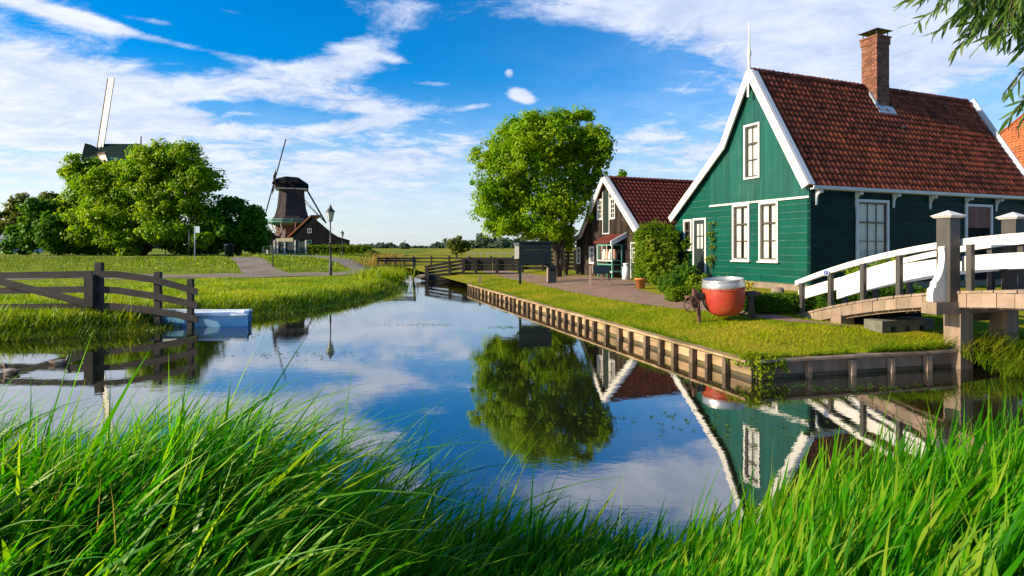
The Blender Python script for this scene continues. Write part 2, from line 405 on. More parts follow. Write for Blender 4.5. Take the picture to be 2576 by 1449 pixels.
wm = bpy.data.materials.new('canal_water')
wm.use_nodes = True
t = NT(wm.node_tree)
pos = t.n('ShaderNodeNewGeometry').outputs['Position']
r1 = t.noise(t.vm('MULTIPLY', pos, (1.0, 1.7, 1)), 2.6, 4, 0.55)
r2 = t.noise(t.vm('MULTIPLY', pos, (1.0, 1.4, 1)), 14.0, 3, 0.5)
calm = t.smooth(t.noise(pos, 0.35, 3, 0.5), 0.42, 0.62)
bump = t.n('ShaderNodeBump')
bump.inputs['Strength'].default_value = 0.015
bump.inputs['Distance'].default_value = 0.05
t.set(bump.inputs['Height'], t.m('ADD', r1, t.m('MULTIPLY', t.m('MULTIPLY', r2, calm), 0.5)))
body_c = t.n('ShaderNodeBsdfDiffuse')
t.set(body_c.inputs[0], t.mix(r1, (0.020, 0.019, 0.008), (0.012, 0.014, 0.007)))
gl = t.n('ShaderNodeBsdfGlossy')
gl.inputs['Roughness'].default_value = 0.012
t.t.links.new(bump.outputs[0], gl.inputs['Normal'])
lw = t.n('ShaderNodeLayerWeight')
mr = t.n('ShaderNodeMapRange')
t.set(mr.inputs[0], lw.outputs['Facing'])
for i, v in enumerate((0.35, 1.0, 0.16, 0.92)):
    mr.inputs[i + 1].default_value = v
mx = t.n('ShaderNodeMixShader')
t.set(mx.inputs[0], mr.outputs[0])
t.t.links.new(body_c.outputs[0], mx.inputs[1])
t.t.links.new(gl.outputs[0], mx.inputs[2])
t.set(t.n('ShaderNodeOutputMaterial').inputs[0], mx.outputs[0])
M['water'] = wm


# ------------------------------------------------------------------ mesh and object helpers
class MB:
    """collects boxes, bars, prisms and tubes, then links them as one mesh object"""
    def __init__(self):
        self.v, self.f, self.mi = [], [], []
        self.cur = 0

    def add(self, vs, fs):
        o = len(self.v)
        self.v += [tuple(x) for x in vs]
        self.f += [tuple(i + o for i in f) for f in fs]
        self.mi += [self.cur] * len(fs)
        return self

    def hexa(self, p):
        return self.add(p, [(3, 2, 1, 0), (4, 5, 6, 7), (0, 1, 5, 4), (1, 2, 6, 5), (2, 3, 7, 6), (3, 0, 4, 7)])

    def box(self, c, s, m=None):
        x, y, z = (q / 2 for q in s)
        p = [Vector(q) for q in ((-x, -y, -z), (x, -y, -z), (x, y, -z), (-x, y, -z), (-x, -y, z), (x, -y, z), (x, y, z), (-x, y, z))]
        if m is not None:
            p = [m @ q for q in p]
        return self.hexa([q + Vector(c) for q in p])

    def box2(self, a, b):
        return self.box([(p + q) / 2 for p, q in zip(a, b)], [abs(q - p) for p, q in zip(a, b)])

    def bar(self, p0, p1, wd, th, up=(0, 0, 1)):
        """a rectangular bar from p0 to p1: wd across, th along up"""
        p0, p1 = Vector(p0), Vector(p1)
        d = (p1 - p0).normalized()
        s = d.cross(Vector(up))
        if s.length < 1e-4:
            s = d.cross(Vector((1, 0, 0)))
        s.normalize()
        u = s.cross(d)
        a, b = s * (wd / 2), u * (th / 2)
        return self.hexa([p0 - a - b, p0 + a - b, p0 + a + b, p0 - a + b, p1 - a - b, p1 + a - b, p1 + a + b, p1 - a + b][0:8])

    def prism(self, poly, fmap, d0, d1):
        """poly in (a, b); fmap(a, b, d) -> point; extruded from d0 to d1"""
        n = len(poly)
        vs = [fmap(a, b, d0) for a, b in poly] + [fmap(a, b, d1) for a, b in poly]
        return self.add(vs, [tuple(range(n))[::-1], tuple(range(n, 2 * n))] + [(i, (i + 1) % n, n + (i + 1) % n, n + i) for i in range(n)])

    def tube(self, pts, rad, n=8, cap=True):
        pts = [Vector(p) for p in pts]
        rad = rad if hasattr(rad, '__len__') else [rad] * len(pts)
        o = len(self.v)
        ref = Vector((0.31, 0.17, 0.93))
        for i, p in enumerate(pts):
            d = (pts[min(i + 1, len(pts) - 1)] - pts[max(i - 1, 0)]).normalized()
            s = d.cross(ref)
            if s.length < 0.1:
                s = d.cross(Vector((1, 0, 0)))
            s.normalize()
            u = s.cross(d)
            for k in range(n):
                a = 2 * PI * k / n
                self.v.append(tuple(p + (s * math.cos(a) + u * math.sin(a)) * rad[i]))
        for i in range(len(pts) - 1):
            for k in range(n):
                self.f.append((o + i * n + k, o + i * n + (k + 1) % n, o + (i + 1) * n + (k + 1) % n, o + (i + 1) * n + k))
                self.mi.append(self.cur)
        if cap:
            self.f += [tuple(o + k for k in range(n))[::-1], tuple(o + (len(pts) - 1) * n + k for k in range(n))]
            self.mi += [self.cur] * 2
        return self

    def lathe(self, prof, c=(0, 0, 0), n=20, sx=1, sy=1):
        o = len(self.v)
        for r, z in prof:
            for k in range(n):
                a = 2 * PI * k / n
                self.v.append((c[0] + r * sx * math.cos(a), c[1] + r * sy * math.sin(a), c[2] + z))
        for i in range(len(prof) - 1):
            for k in range(n):
                self.f.append((o + i * n + k, o + i * n + (k + 1) % n, o + (i + 1) * n + (k + 1) % n, o + (i + 1) * n + k))
                self.mi.append(self.cur)
        return self

    def mesh(self, name, mats, smooth=False):
        me = bpy.data.meshes.new(name)
        me.from_pydata(self.v, [], self.f)
        for m in (mats if isinstance(mats, (list, tuple)) else [mats]):
            me.materials.append(M[m] if isinstance(m, str) else m)
        me.polygons.foreach_set('material_index', self.mi)
        if smooth:
            me.polygons.foreach_set('use_smooth', [True] * len(me.polygons))
        me.update()
        return me

    def build(self, name, mats, parent=None, smooth=False, **props):
        return link(name, self.mesh(name, mats, smooth), parent, **props)


def link(name, me, parent=None, loc=None, **props):
    o = bpy.data.objects.new(name, me)
    COL.objects.link(o)
    if parent is not None:
        o.parent = parent
    if loc is not None:
        o.location = loc
    for k, v in props.items():
        o[k] = v
    return o


def thing(name, label, category, loc=(0, 0, 0), rz=0.0, group=None):
    o = link(name, None, None, loc, label=label, category=category)
    o.rotation_euler = (0, 0, rz)
    o.empty_display_size = 0.2
    if group:
        o['group'] = group
    return o


def copy_tree(root, loc, rz, label):
    def cp(o, par):
        c = o.copy()
        COL.objects.link(c)
        c.parent = par
        for ch in o.children:
            cp(ch, c)
        return c
    r = cp(root, None)
    r.location = loc
    r.rotation_euler = (0, 0, rz)
    r['label'] = label
    return r


def np_mesh(name, V, F, mat, parent=None, smooth=False, **props):
    """V (n,3), F (m,k): one mesh straight from arrays"""
    V = np.asarray(V, dtype=np.float32)
    F = np.asarray(F, dtype=np.int32)
    me = bpy.data.meshes.new(name)
    me.vertices.add(len(V))
    me.vertices.foreach_set('co', V.ravel())
    k = F.shape[1]
    me.loops.add(F.size)
    me.loops.foreach_set('vertex_index', F.ravel())
    me.polygons.add(len(F))
    me.polygons.foreach_set('loop_start', np.arange(0, F.size, k, dtype=np.int32))
    me.polygons.foreach_set('loop_total', np.full(len(F), k, dtype=np.int32))
    if smooth:
        me.polygons.foreach_set('use_smooth', np.ones(len(F), dtype=bool))
    me.materials.append(M[mat] if isinstance(mat, str) else mat)
    me.update(calc_edges=True)
    return link(name, me, parent, **props)


def leaf_arrays(P, Nrm, size, aspect, rng, droop=None):
    n = len(P)
    r = rng.normal(size=(n, 3))
    if droop is not None:
        r = r * 0.35 + np.array(droop)
    t = r - Nrm * np.sum(r * Nrm, 1, keepdims=True)
    t /= np.linalg.norm(t, axis=1, keepdims=True) + 1e-9
    b = np.cross(Nrm, t)
    s = size[:, None]
    fold = Nrm * s * 0.18
    V = np.stack([P - t * s, P + b * s * aspect + fold, P + t * s, P - b * s * aspect + fold], 1).reshape(-1, 3)
    F = np.arange(4 * n).reshape(n, 4)
    return V, F


def crown(name, blobs, clumps, per, clump_r, leaf, mat, parent=None, seed=1, shell=0.55, aspect=0.55, up=0.3, spread=0.6, bottom=None, **props):
    """leaf clumps through the volume of several ellipsoids (cx, cy, cz, rx, ry, rz): one crown mesh"""
    rng = np.random.default_rng(seed)
    wt = np.array([(b[3] * b[4] * b[5]) ** 0.67 for b in blobs])
    pick = rng.choice(len(blobs), clumps, p=wt / wt.sum())
    B = np.array(blobs, dtype=float)[pick]
    d = rng.normal(size=(clumps, 3))
    d /= np.linalg.norm(d, axis=1, keepdims=True)
    rad = shell + (1 - shell) * rng.random((clumps, 1)) ** 0.8
    rad += (rng.random((clumps, 1)) > 0.82) * rng.random((clumps, 1)) * 0.34
    C = B[:, :3] + d * rad * B[:, 3:]
    cr = clump_r * (0.45 + 1.0 * rng.random(clumps) ** 1.3)
    dl = rng.normal(size=(clumps, per, 3))
    dl /= np.linalg.norm(dl, axis=2, keepdims=True)
    rr = 0.35 + 0.65 * rng.random((clumps, per, 1)) ** 0.5
    squash = np.array([1.0, 1.0, 0.75])
    P = (C[:, None] + dl * rr * cr[:, None, None] * squash).reshape(-1, 3)
    out = np.repeat(d, per, axis=0)
    Nn = dl.reshape(-1, 3) * 0.7 + out * 0.45 + rng.normal(size=P.shape) * spread + np.array([0, 0, up]) + np.array(sun_vec) * 0.55
    Nn /= np.linalg.norm(Nn, axis=1, keepdims=True)
    if bottom is not None:
        keep = P[:, 2] > bottom
        P, Nn = P[keep], Nn[keep]
    size = leaf * (0.6 + 0.8 * rng.random(len(P)))
    V, F = leaf_arrays(P, Nn, size, aspect, rng)
    return np_mesh(name, V, F, mat, parent, **props)


def lobes(blobs, seed, per=7, k0=0.30, k1=0.46):
    """smaller leafy lobes that stand out from the main masses of a crown"""
    r = random.Random(seed)
    out = [(b[0], b[1], b[2], b[3] * 0.86, b[4] * 0.86, b[5] * 0.86) for b in blobs]
    for b in blobs:
        for _ in range(per):
            d = Vector((r.gauss(0, 1), r.gauss(0, 1), r.gauss(0.15, 1))).normalized()
            q = r.uniform(k0, k1)
            e = r.uniform(0.72, 0.98)
            out.append((b[0] + d.x * b[3] * e, b[1] + d.y * b[4] * e, b[2] + d.z * b[5] * e, b[3] * q, b[4] * q, b[5] * q * 0.9))
    return out


def box_leaves(name, lo, hi, n, leaf, mat, parent=None, seed=1, rough=0.06, round_top=0.0, **props):
    """leaves over the faces of a clipped block"""
    rng = np.random.default_rng(seed)
    lo, hi = np.array(lo, float), np.array(hi, float)
    s = hi - lo
    areas = np.array([s[1] * s[2], s[1] * s[2], s[0] * s[2], s[0] * s[2], s[0] * s[1]])
    face = rng.choice(5, n, p=areas / areas.sum())
    P = lo + rng.random((n, 3)) * s
    Nn = np.zeros((n, 3))
    for k, (ax, v, sg) in enumerate(((0, lo[0], -1), (0, hi[0], 1), (1, lo[1], -1), (1, hi[1], 1), (2, hi[2], 1))):
        q = face == k
        P[q, ax] = v
        Nn[q, ax] = sg
    wob = np.sin(P[:, 0:1] * 7 + P[:, 2:3] * 5) * np.cos(P[:, 1:2] * 6 - P[:, 2:3] * 4)
    P += Nn * (wob * rough * 0.7 - rng.random((n, 1)) ** 2 * rough * 2.0 + rng.normal(size=(n, 1)) * rough * 0.5)
    if round_top:
        c = (lo + hi) / 2
        edge = np.maximum(np.abs(P[:, 0] - c[0]) / (s[0] / 2), np.abs(P[:, 1] - c[1]) / (s[1] / 2))
        P[:, 2] -= round_top * np.clip(edge, 0, 1) ** 3 * (P[:, 2] - lo[2]) / s[2]
    Nn = Nn * 0.7 + rng.normal(size=(n, 3)) * 0.6
    Nn /= np.linalg.norm(Nn, axis=1, keepdims=True)
    V, F = leaf_arrays(P, Nn, leaf * (0.6 + 0.8 * rng.random(n)), 0.6, rng)
    return np_mesh(name, V, F, mat, parent, **props)


def blades(name, roots, L, W, th0, th1, az_, seg, mat, parent=None, seed=1, twist=0.9, power=1.3, **props):
    """grass blades: angle from the vertical goes from th0 to th1 along the blade, leaning towards az_"""
    rng = np.random.default_rng(seed)
    n = len(roots)
    s = np.linspace(0, 1, seg + 1)
    th = th0[:, None] + (th1 - th0)[:, None] * s[None] ** power
    thm = (th[:, 1:] + th[:, :-1]) / 2
    st = L[:, None] / seg
    hor = np.concatenate([np.zeros((n, 1)), np.cumsum(np.sin(thm) * st, 1)], 1)
    ver = np.concatenate([np.zeros((n, 1)), np.cumsum(np.cos(thm) * st, 1)], 1)
    C = np.stack([roots[:, 0:1] + hor * np.cos(az_)[:, None], roots[:, 1:2] + hor * np.sin(az_)[:, None], roots[:, 2:3] + ver], 2)
    sa = az_ + PI / 2 + rng.normal(size=n) * twist
    side = np.stack([np.cos(sa), np.sin(sa), rng.normal(size=n) * 0.15], 1)
    wp = W[:, None] * np.where(s < 0.25, 0.6 + 1.6 * s, np.clip(1.06 * (1 - ((s - 0.2) / 0.8).clip(0, 1) ** 1.8), 0.03, 1))[None] * 0.5
    A = C - side[:, None] * wp[:, :, None]
    Bv = C + side[:, None] * wp[:, :, None]
    V = np.stack([A, Bv], 2).reshape(-1, 3)
    base = (np.arange(n) * (seg + 1) * 2)[:, None] + (np.arange(seg) * 2)[None]
    F = np.stack([base, base + 1, base + 3, base + 2], 2).reshape(-1, 4)
    return np_mesh(name, V, F, mat, parent, smooth=True, **props)


def clip(poly, ax, val, keep_less):
    """Sutherland-Hodgman against one axis-aligned line"""
    out = []
    for i, p in enumerate(poly):
        q = poly[(i + 1) % len(poly)]
        ip = (p[ax] <= val) if keep_less else (p[ax] >= val)
        iq = (q[ax] <= val) if keep_less else (q[ax] >= val)
        if ip:
            out.append(p)
        if ip != iq:
            k = (val - p[ax]) / (q[ax] - p[ax])
            out.append((p[0] + k * (q[0] - p[0]), p[1] + k * (q[1] - p[1])))
    return out


def strip(poly, ax, lo, hi):
    return clip(clip(poly, ax, lo, False), ax, hi, True) if poly else poly


def area(poly):
    return abs(sum(p[0] * q[1] - q[0] * p[1] for p, q in zip(poly, poly[1:] + poly[:1]))) / 2


def tile_mesh(name, tw, tl, mat):
    """one pantile: an S-curved sheet with a thick lower lip"""
    mb = MB()
    n = 6
    prof = [(i / n * tw * 1.04, 0.022 + 0.026 * math.cos(2 * PI * i / n + 0.5)) for i in range(n + 1)]
    vs = [(x, 0, z + 0.022) for x, z in prof] + [(x, tl * 1.12, z - 0.008) for x, z in prof] + [(x, 0, z - 0.004) for x, z in prof]
    k = n + 1
    mb.add(vs, [(i, i + 1, k + i + 1, k + i) for i in range(n)] + [(2 * k + i, 2 * k + i + 1, i + 1, i) for i in range(n)])
    return mb.mesh(name, mat, True)


def lay_tiles(parent, root, O, e1, e2, cols, rows, tw, tl, mat, n_single, seed=3, keep=None):
    """pantiles over a slope: the largest in the picture one by one, the rest joined into one part"""
    rng = random.Random(seed)
    O, e1, e2 = Vector(O), Vector(e1).normalized(), Vector(e2).normalized()
    nrm = e1.cross(e2)
    me = tile_mesh('tile', tw, tl, mat)
    spots = []
    rw = Matrix.Translation(root.location) @ root.rotation_euler.to_matrix().to_4x4()
    for j in range(rows):
        for i in range(cols):
            p = O + e1 * (i * tw + rng.uniform(-0.006, 0.006)) + e2 * (j * tl + rng.uniform(-0.010, 0.010)) + nrm * rng.uniform(0, 0.010)
            if keep and not keep(p):
                continue
            a = rng.uniform(-0.02, 0.02)
            x = (e1 * math.cos(a) + e2 * math.sin(a))
            y = (e2 * math.cos(a) - e1 * math.sin(a) - nrm * 0.05).normalized()
            z = x.cross(y)
            m = Matrix((x, y, z)).transposed().to_4x4()
            m.translation = p
            spots.append(((rw @ p - Vector((0, 0, EYE))).length, m))
    spots.sort(key=lambda q: q[0])
    for _, m in spots[:n_single]:
        o = link('tile', me, parent)
        o.matrix_basis = m
    rest = spots[n_single:]
    if rest:
        base = np.array([v.co[:] for v in me.vertices])
        fc = np.array([p.vertices[:] for p in me.polygons])
        V = np.concatenate([base @ np.array(m.to_3x3()).T + np.array(m.translation) for _, m in rest])
        F = np.concatenate([fc + k * len(base) for k in range(len(rest))])
        np_mesh('roof_tiles', V, F, mat, parent, smooth=True, kind='stuff')


def wood_limbs(mb, base, tops, r0, seed=1, n=7):
    """a tapered trunk that divides into limbs; tops are the limb ends"""
    rng = random.Random(seed)
    for tp, fork, rr in tops:
        b, f, tpv = Vector(base), Vector(fork), Vector(tp)
        pts, rad = [], []
        N = 9
        for i in range(N + 1):
            s = i / N
            p = b.lerp(f, min(1, s / 0.4)) if s < 0.4 else f.lerp(tpv, (s - 0.4) / 0.6)
            p = p + Vector((rng.uniform(-1, 1), rng.uniform(-1, 1), 0)) * r0 * 0.35 * (1 if 0 < i else 0)
            pts.append(p)
            rad.append(r0 * rr * (1.25 if i == 0 else 1) * (1 - 0.82 * s))
        mb.tube(pts, rad, n)
    return mb


# ------------------------------------------------------------------ the lie of the land
def sm(x, a, b):
    u = np.clip((x - a) / (b - a), 0, 1)
    return u * u * (3 - 2 * u)


K = np.array([3.16, 7.60])                       # corner of the timber-edged bank
D1 = np.array([-0.298, 0.9546])                  # along the canal, away
D2 = np.array([0.972, 0.236])                    # along the near side, to the right
PERP = np.array([0.9546, 0.298])
LAND = 0.35
YARD_Z, CAM_SCALE = 0.50, 0.893                        # the yard lies higher than the bank; the factor scales yard things about the camera

EDGE = np.array([(-900, 6), (-60, 9), (-25, 9.7), (-12.5, 10.2), (-9.6, 10.5), (-8.4, 11.3), (-7.4, 12.0), (-7.15, 12.8), (-7.5, 13.75), (-6.35, 14.2), (-5.35, 15.8), (-4.8, 17.6),
                 (-4.25, 20.6), (-4.45, 25.4), (-5.3, 29.0), (-7.0, 34), (-13.5, 54), (-11, 58), (2500, 70)])


def left_inside(X, Y):
    poly = np.vstack([EDGE, [(2500, 3200), (-4000, 3200), (-4000, 6)]])
    ins = np.zeros(X.shape, bool)
    j = len(poly) - 1
    for i in range(len(poly)):
        xi, yi = poly[i]
        xj, yj = poly[j]
        c = ((yi > Y) != (yj > Y)) & (X < (xj - xi) * (Y - yi) / (yj - yi + 1e-12) + xi)
        ins ^= c
        j = i
    return ins


def left_dist(X, Y):
    d = np.full(X.shape, 1e9)
    for (x0, y0), (x1, y1) in zip(EDGE[:-1], EDGE[1:]):
        vx, vy = x1 - x0, y1 - y0
        u = np.clip(((X - x0) * vx + (Y - y0) * vy) / (vx * vx + vy * vy), 0, 1)
        d = np.minimum(d, np.hypot(X - x0 - u * vx, Y - y0 - u * vy))
    return d


def h_left(X, Y):
    X, Y = np.asarray(X, float), np.asarray(Y, float)
    d = left_dist(X, Y)
    z = np.where(left_inside(X, Y), -0.05 + 0.40 * sm(d, -0.15, 1.5), -0.05 - np.clip(d * 0.5, 0, 1.2))
    rise = sm(Y, 30.5, 46.5) * sm(-X - 0.10 * Y, 5.0, 13.0)
    bumps = 0.05 * np.sin(X * 1.3 + Y * 0.7) * np.sin(Y * 1.1 - X * 0.4) * sm(d, 0.5, 2.5) * sm(60 - np.abs(Y), 0, 20)
    z = z + 0.55 * rise * (1 - sm(Y, 260, 420)) + bumps - 0.02
    z = np.where((Y > 52) & (X > -13), np.minimum(z, 0.30), z)
    return z


def h_right(a, b):
    z = 0.25 + (LAND - 0.25) * sm(np.minimum(a, b), 0.0, 1.4)
    rise = (YARD_Z - LAND) * sm(b, 0.8, 3.2) * sm(a, 0.0, 2.0) * (1 - sm(a, 14, 19) * (1 - sm(b, 3.5, 6)))
    return z + rise - 0.12 * np.exp(-((a - 1.9) / 1.5) ** 2 - ((b - 3.7) / 1.3) ** 2)


def near_edge(X):
    return 3.05 + 0.035 * np.abs(X) + 0.16 * np.sin(X * 1.7) + 0.1 * np.sin(X * 4.1 + 1)


def h_near(X, Y):
    return -0.5 + 0.78 * sm(near_edge(X) - Y, -0.5, 0.9)


def axis(lo, hi, fine_lo, fine_hi, step, grow=1.18):
    a = list(np.arange(fine_lo, fine_hi + 1e-6, step))
    s = step
    while a[-1] < hi:
        s *= grow
        a.append(a[-1] + s)
    s = step
    while a[0] > lo:
        s *= grow
        a.insert(0, a[0] - s)
    return np.array(a)


def sheet(name, xs, ys, fn, mat, **props):
    X, Y = np.meshgrid(xs, ys)
    V = fn(X, Y).reshape(-1, 3)
    nx, ny = len(xs), len(ys)
    i = (np.arange(ny - 1)[:, None] * nx + np.arange(nx - 1)[None]).ravel()
    F = np.stack([i, i + 1, i + nx + 1, i + nx], 1)
    return np_mesh(name, V, F, mat, None, True, **props)


sheet('left_ground', axis(-3500, 2400, -22, 2, 0.3), axis(3, 3000, 9, 36, 0.3),
      lambda X, Y: np.stack([X, Y, h_left(X, Y)], -1), 'ground', kind='structure')
sheet('right_ground', axis(0, 3000, 0, 22, 0.4), axis(0, 3000, 0, 7, 0.2),
      lambda A, B: np.concatenate([K + A[..., None] * D1 + B[..., None] * D2, h_right(A, B)[..., None]], -1), 'lawnground', kind='structure')
sheet('near_ground', axis(-400, 400, -6, 12, 0.25), axis(-300, 4.6, 0, 4.6, 0.15),
      lambda X, Y: np.stack([X, Y, h_near(X, Y)], -1), 'bankground', kind='structure')
wv = np.array([(-2500, -60, 0), (2500, -60, 0), (2500, 400, 0), (-2500, 400, 0)])
np_mesh('canal_water', wv, [[0, 1, 2, 3]], 'water', kind='structure')


def ab(a, p):
    """a metres along the canal from the bank corner, p metres in from the canal wall"""
    return K + a * D1 + p * PERP


def flat(name, polys, z, mat):
    mb = MB()
    for poly in polys:
        mb.add([(x, y, z) for x, y in poly], [tuple(range(len(poly)))])
    return mb.build(name, mat, kind='structure')


path_in = [(2.0, 2.45), (3.2, 2.25), (4.4, 1.9), (5.6, 1.7), (7, 1.62), (10, 1.6), (13, 1.75), (16, 1.9), (20, 2.4), (26, 3.0), (40, 3.6)]
path_out = [(40, 5.6), (26, 5.4), (20.6, 5.6), (20.6, 6.6), (16.2, 7.0), (14.2, 7.0), (12.8, 6.2), (11.4, 4.6), (9, 4.0), (6, 3.85), (3.2, 3.9), (2.0, 4.4)]
PIN = [np.array(ab(a, p)) for a, p in path_in]
POUT = [np.array(ab(a, p)) * CAM_SCALE for a, p in path_out][::-1]
PATH = [tuple(p) for p in PIN + POUT[::-1]]


def resample(pts, n):
    pts = np.array(pts)
    l = np.concatenate([[0], np.cumsum(np.hypot(*np.diff(pts, axis=0).T))])
    u = np.linspace(0, l[-1], n)
    return np.stack([np.interp(u, l, pts[:, 0]), np.interp(u, l, pts[:, 1])], 1)


def h_right_xy(X, Y):
    q = np.linalg.inv(np.stack([D1, D2], 1)) @ np.stack([np.ravel(X) - K[0], np.ravel(Y) - K[1]])
    return h_right(np.maximum(q[0], 0), np.maximum(q[1], 0)).reshape(np.shape(X))


pi_, po_ = resample(PIN, 90), resample(POUT, 90)
G_ = np.stack([pi_ + (po_ - pi_) * k / 16 for k in range(17)], 1)
V_ = np.concatenate([G_, (h_right_xy(G_[..., 0], G_[..., 1]) + 0.012)[..., None]], -1).reshape(-1, 3)
i_ = (np.arange(89)[:, None] * 17 + np.arange(16)[None]).ravel()
np_mesh('brick_path', V_, np.stack([i_, i_ + 1, i_ + 18, i_ + 17], 1), 'brickpath', None, True, kind='structure')


def band(name, pts, width, mat, lift=0.02):
    """a path laid on the left-hand ground along a centre line"""
    pts = np.array(pts, float)
    out = []
    for i in range(len(pts) - 1):
        n = max(2, int(np.hypot(*(pts[i + 1, :2] - pts[i, :2])) / 0.5))
        for k in range(n):
            out.append(pts[i] + (pts[i + 1] - pts[i]) * k / n)
    out = np.array(out + [pts[-1]])
    for _ in range(12):
        out[1:-1] = (out[:-2] + out[1:-1] * 2 + out[2:]) / 4
    dd = np.gradient(out[:, :2], axis=0)
    dd /= np.linalg.norm(dd, axis=1, keepdims=True)
    nn = np.stack([-dd[:, 1], dd[:, 0]], 1)
    m = 7
    rows = [out[:, :2] + nn * (wd := (k / (m - 1) - 0.5)) * (width if pts.shape[1] < 3 else out[:, 2:3]) for k in range(m)]
    G = np.stack(rows, 1)
    Z = h_left(G[..., 0], G[..., 1]) + lift
    V = np.concatenate([G, Z[..., None]], -1).reshape(-1, 3)
    i = (np.arange(len(out) - 1)[:, None] * m + np.arange(m - 1)[None]).ravel()
    F = np.stack([i, i + 1, i + m + 1, i + m], 1)
    return np_mesh(name, V, F, mat, None, True, kind='structure')


band('gravel_path', [(-60, 27.4, 4.4), (-22, 27.6, 4.4), (-13, 28.4, 3.8), (-8.8, 30.8, 3.0), (-8.0, 34, 2.6), (-9.6, 39, 2.6), (-13.5, 47, 2.8), (-20, 56, 3.5), (-31, 72, 3.5)], 2.6, 'gravel')
band('gravel_drive', [(-12.2, 29.2, 2.4), (-14.9, 34, 2.0), (-18.5, 41, 2.0), (-22.5, 48, 2.4)], 2.6, 'gravel', 0.028)
band('upper_road', [(-90, 49.0, 1.8), (-45, 49.0, 1.8), (-24, 49.4, 1.8), (-19, 53, 1.8)], 1.8, 'gravel', 0.036)


# ------------------------------------------------------------------ green house
def ray_plane(px, py, o, nrm):
    d = Vector(((px - 1287.5) / 1450, 1, -(py - 622) / 1450))
    e = Vector((0, 0, EYE))
    return e + d * ((Vector(o) - e).dot(Vector(nrm)) / d.dot(Vector(nrm)))


GV = Vector((0.9293, 0.3693, 0))                 # along the ridges of both houses, away
GX = Vector((0.3693, -0.9293, 0))                # along the gables, to the right
GROT = math.atan2(GX.y, GX.x)


class Frame:
    """a house's own axes: x along the gable, y along the ridge, z up"""
    def __init__(self, o):
        self.o = Vector(o)

    def front(self, px, py, y=0.0):
        p = ray_plane(px, py, self.o + GV * y, GV) - self.o
        return p.dot(GX), p.z

    def side(self, px, py, x=0.0):
        p = ray_plane(px, py, self.o + GX * x, GX) - self.o
        return p.dot(GV), p.z


def fmap(a, b, d):
    return (a, -d, b)                            # gable face: d metres proud of it


def smap(a, b, d):
    return (d, a, b)                             # right-hand side face


def without(poly, holes):
    """a board's outline less the window and door openings"""
    out = [poly]
    for a0, a1, b0, b1 in holes:
        nxt = []
        for p in out:
            nxt += [q for q in (clip(p, 0, a0, True), clip(p, 0, a1, False)) if len(q) >= 3]
            mid = strip(p, 0, a0, a1)
            if len(mid) >= 3:
                nxt += [q for q in (clip(mid, 1, b0, True), clip(mid, 1, b1, False)) if len(q) >= 3]
        out = nxt
    return out


def planks(parent, poly, axis_, w, mp, mat, lip=None, d0=0.0, d1=0.024, gap=0.006, rng=random.Random(1), name='plank', holes=()):
    lo, hi = min(p[axis_] for p in poly), max(p[axis_] for p in poly)
    k = lo
    while k < hi - 0.02:
        wd = w * rng.uniform(0.94, 1.06)
        top = min(k + wd, hi)
        whole = strip(poly, axis_, k + gap / 2, top - gap / 2)
        for s in (without(whole, holes) if len(whole) >= 3 else []):
            if len(s) < 3 or area(s) < 0.003:
                continue
            mb = MB()
            dd = d1 + rng.uniform(-0.004, 0.004)
            mb.prism(s, mp, d0, dd)
            if lip:
                e = strip(s, axis_, k + gap / 2, k + gap / 2 + 0.013)
                if len(e) >= 3 and area(e) > 1e-4:
                    mb.cur = 1
                    mb.prism(e, mp, dd + 0.001, dd + 0.008)
            mb.build(name, [mat, lip] if lip else mat, parent)
        k += wd


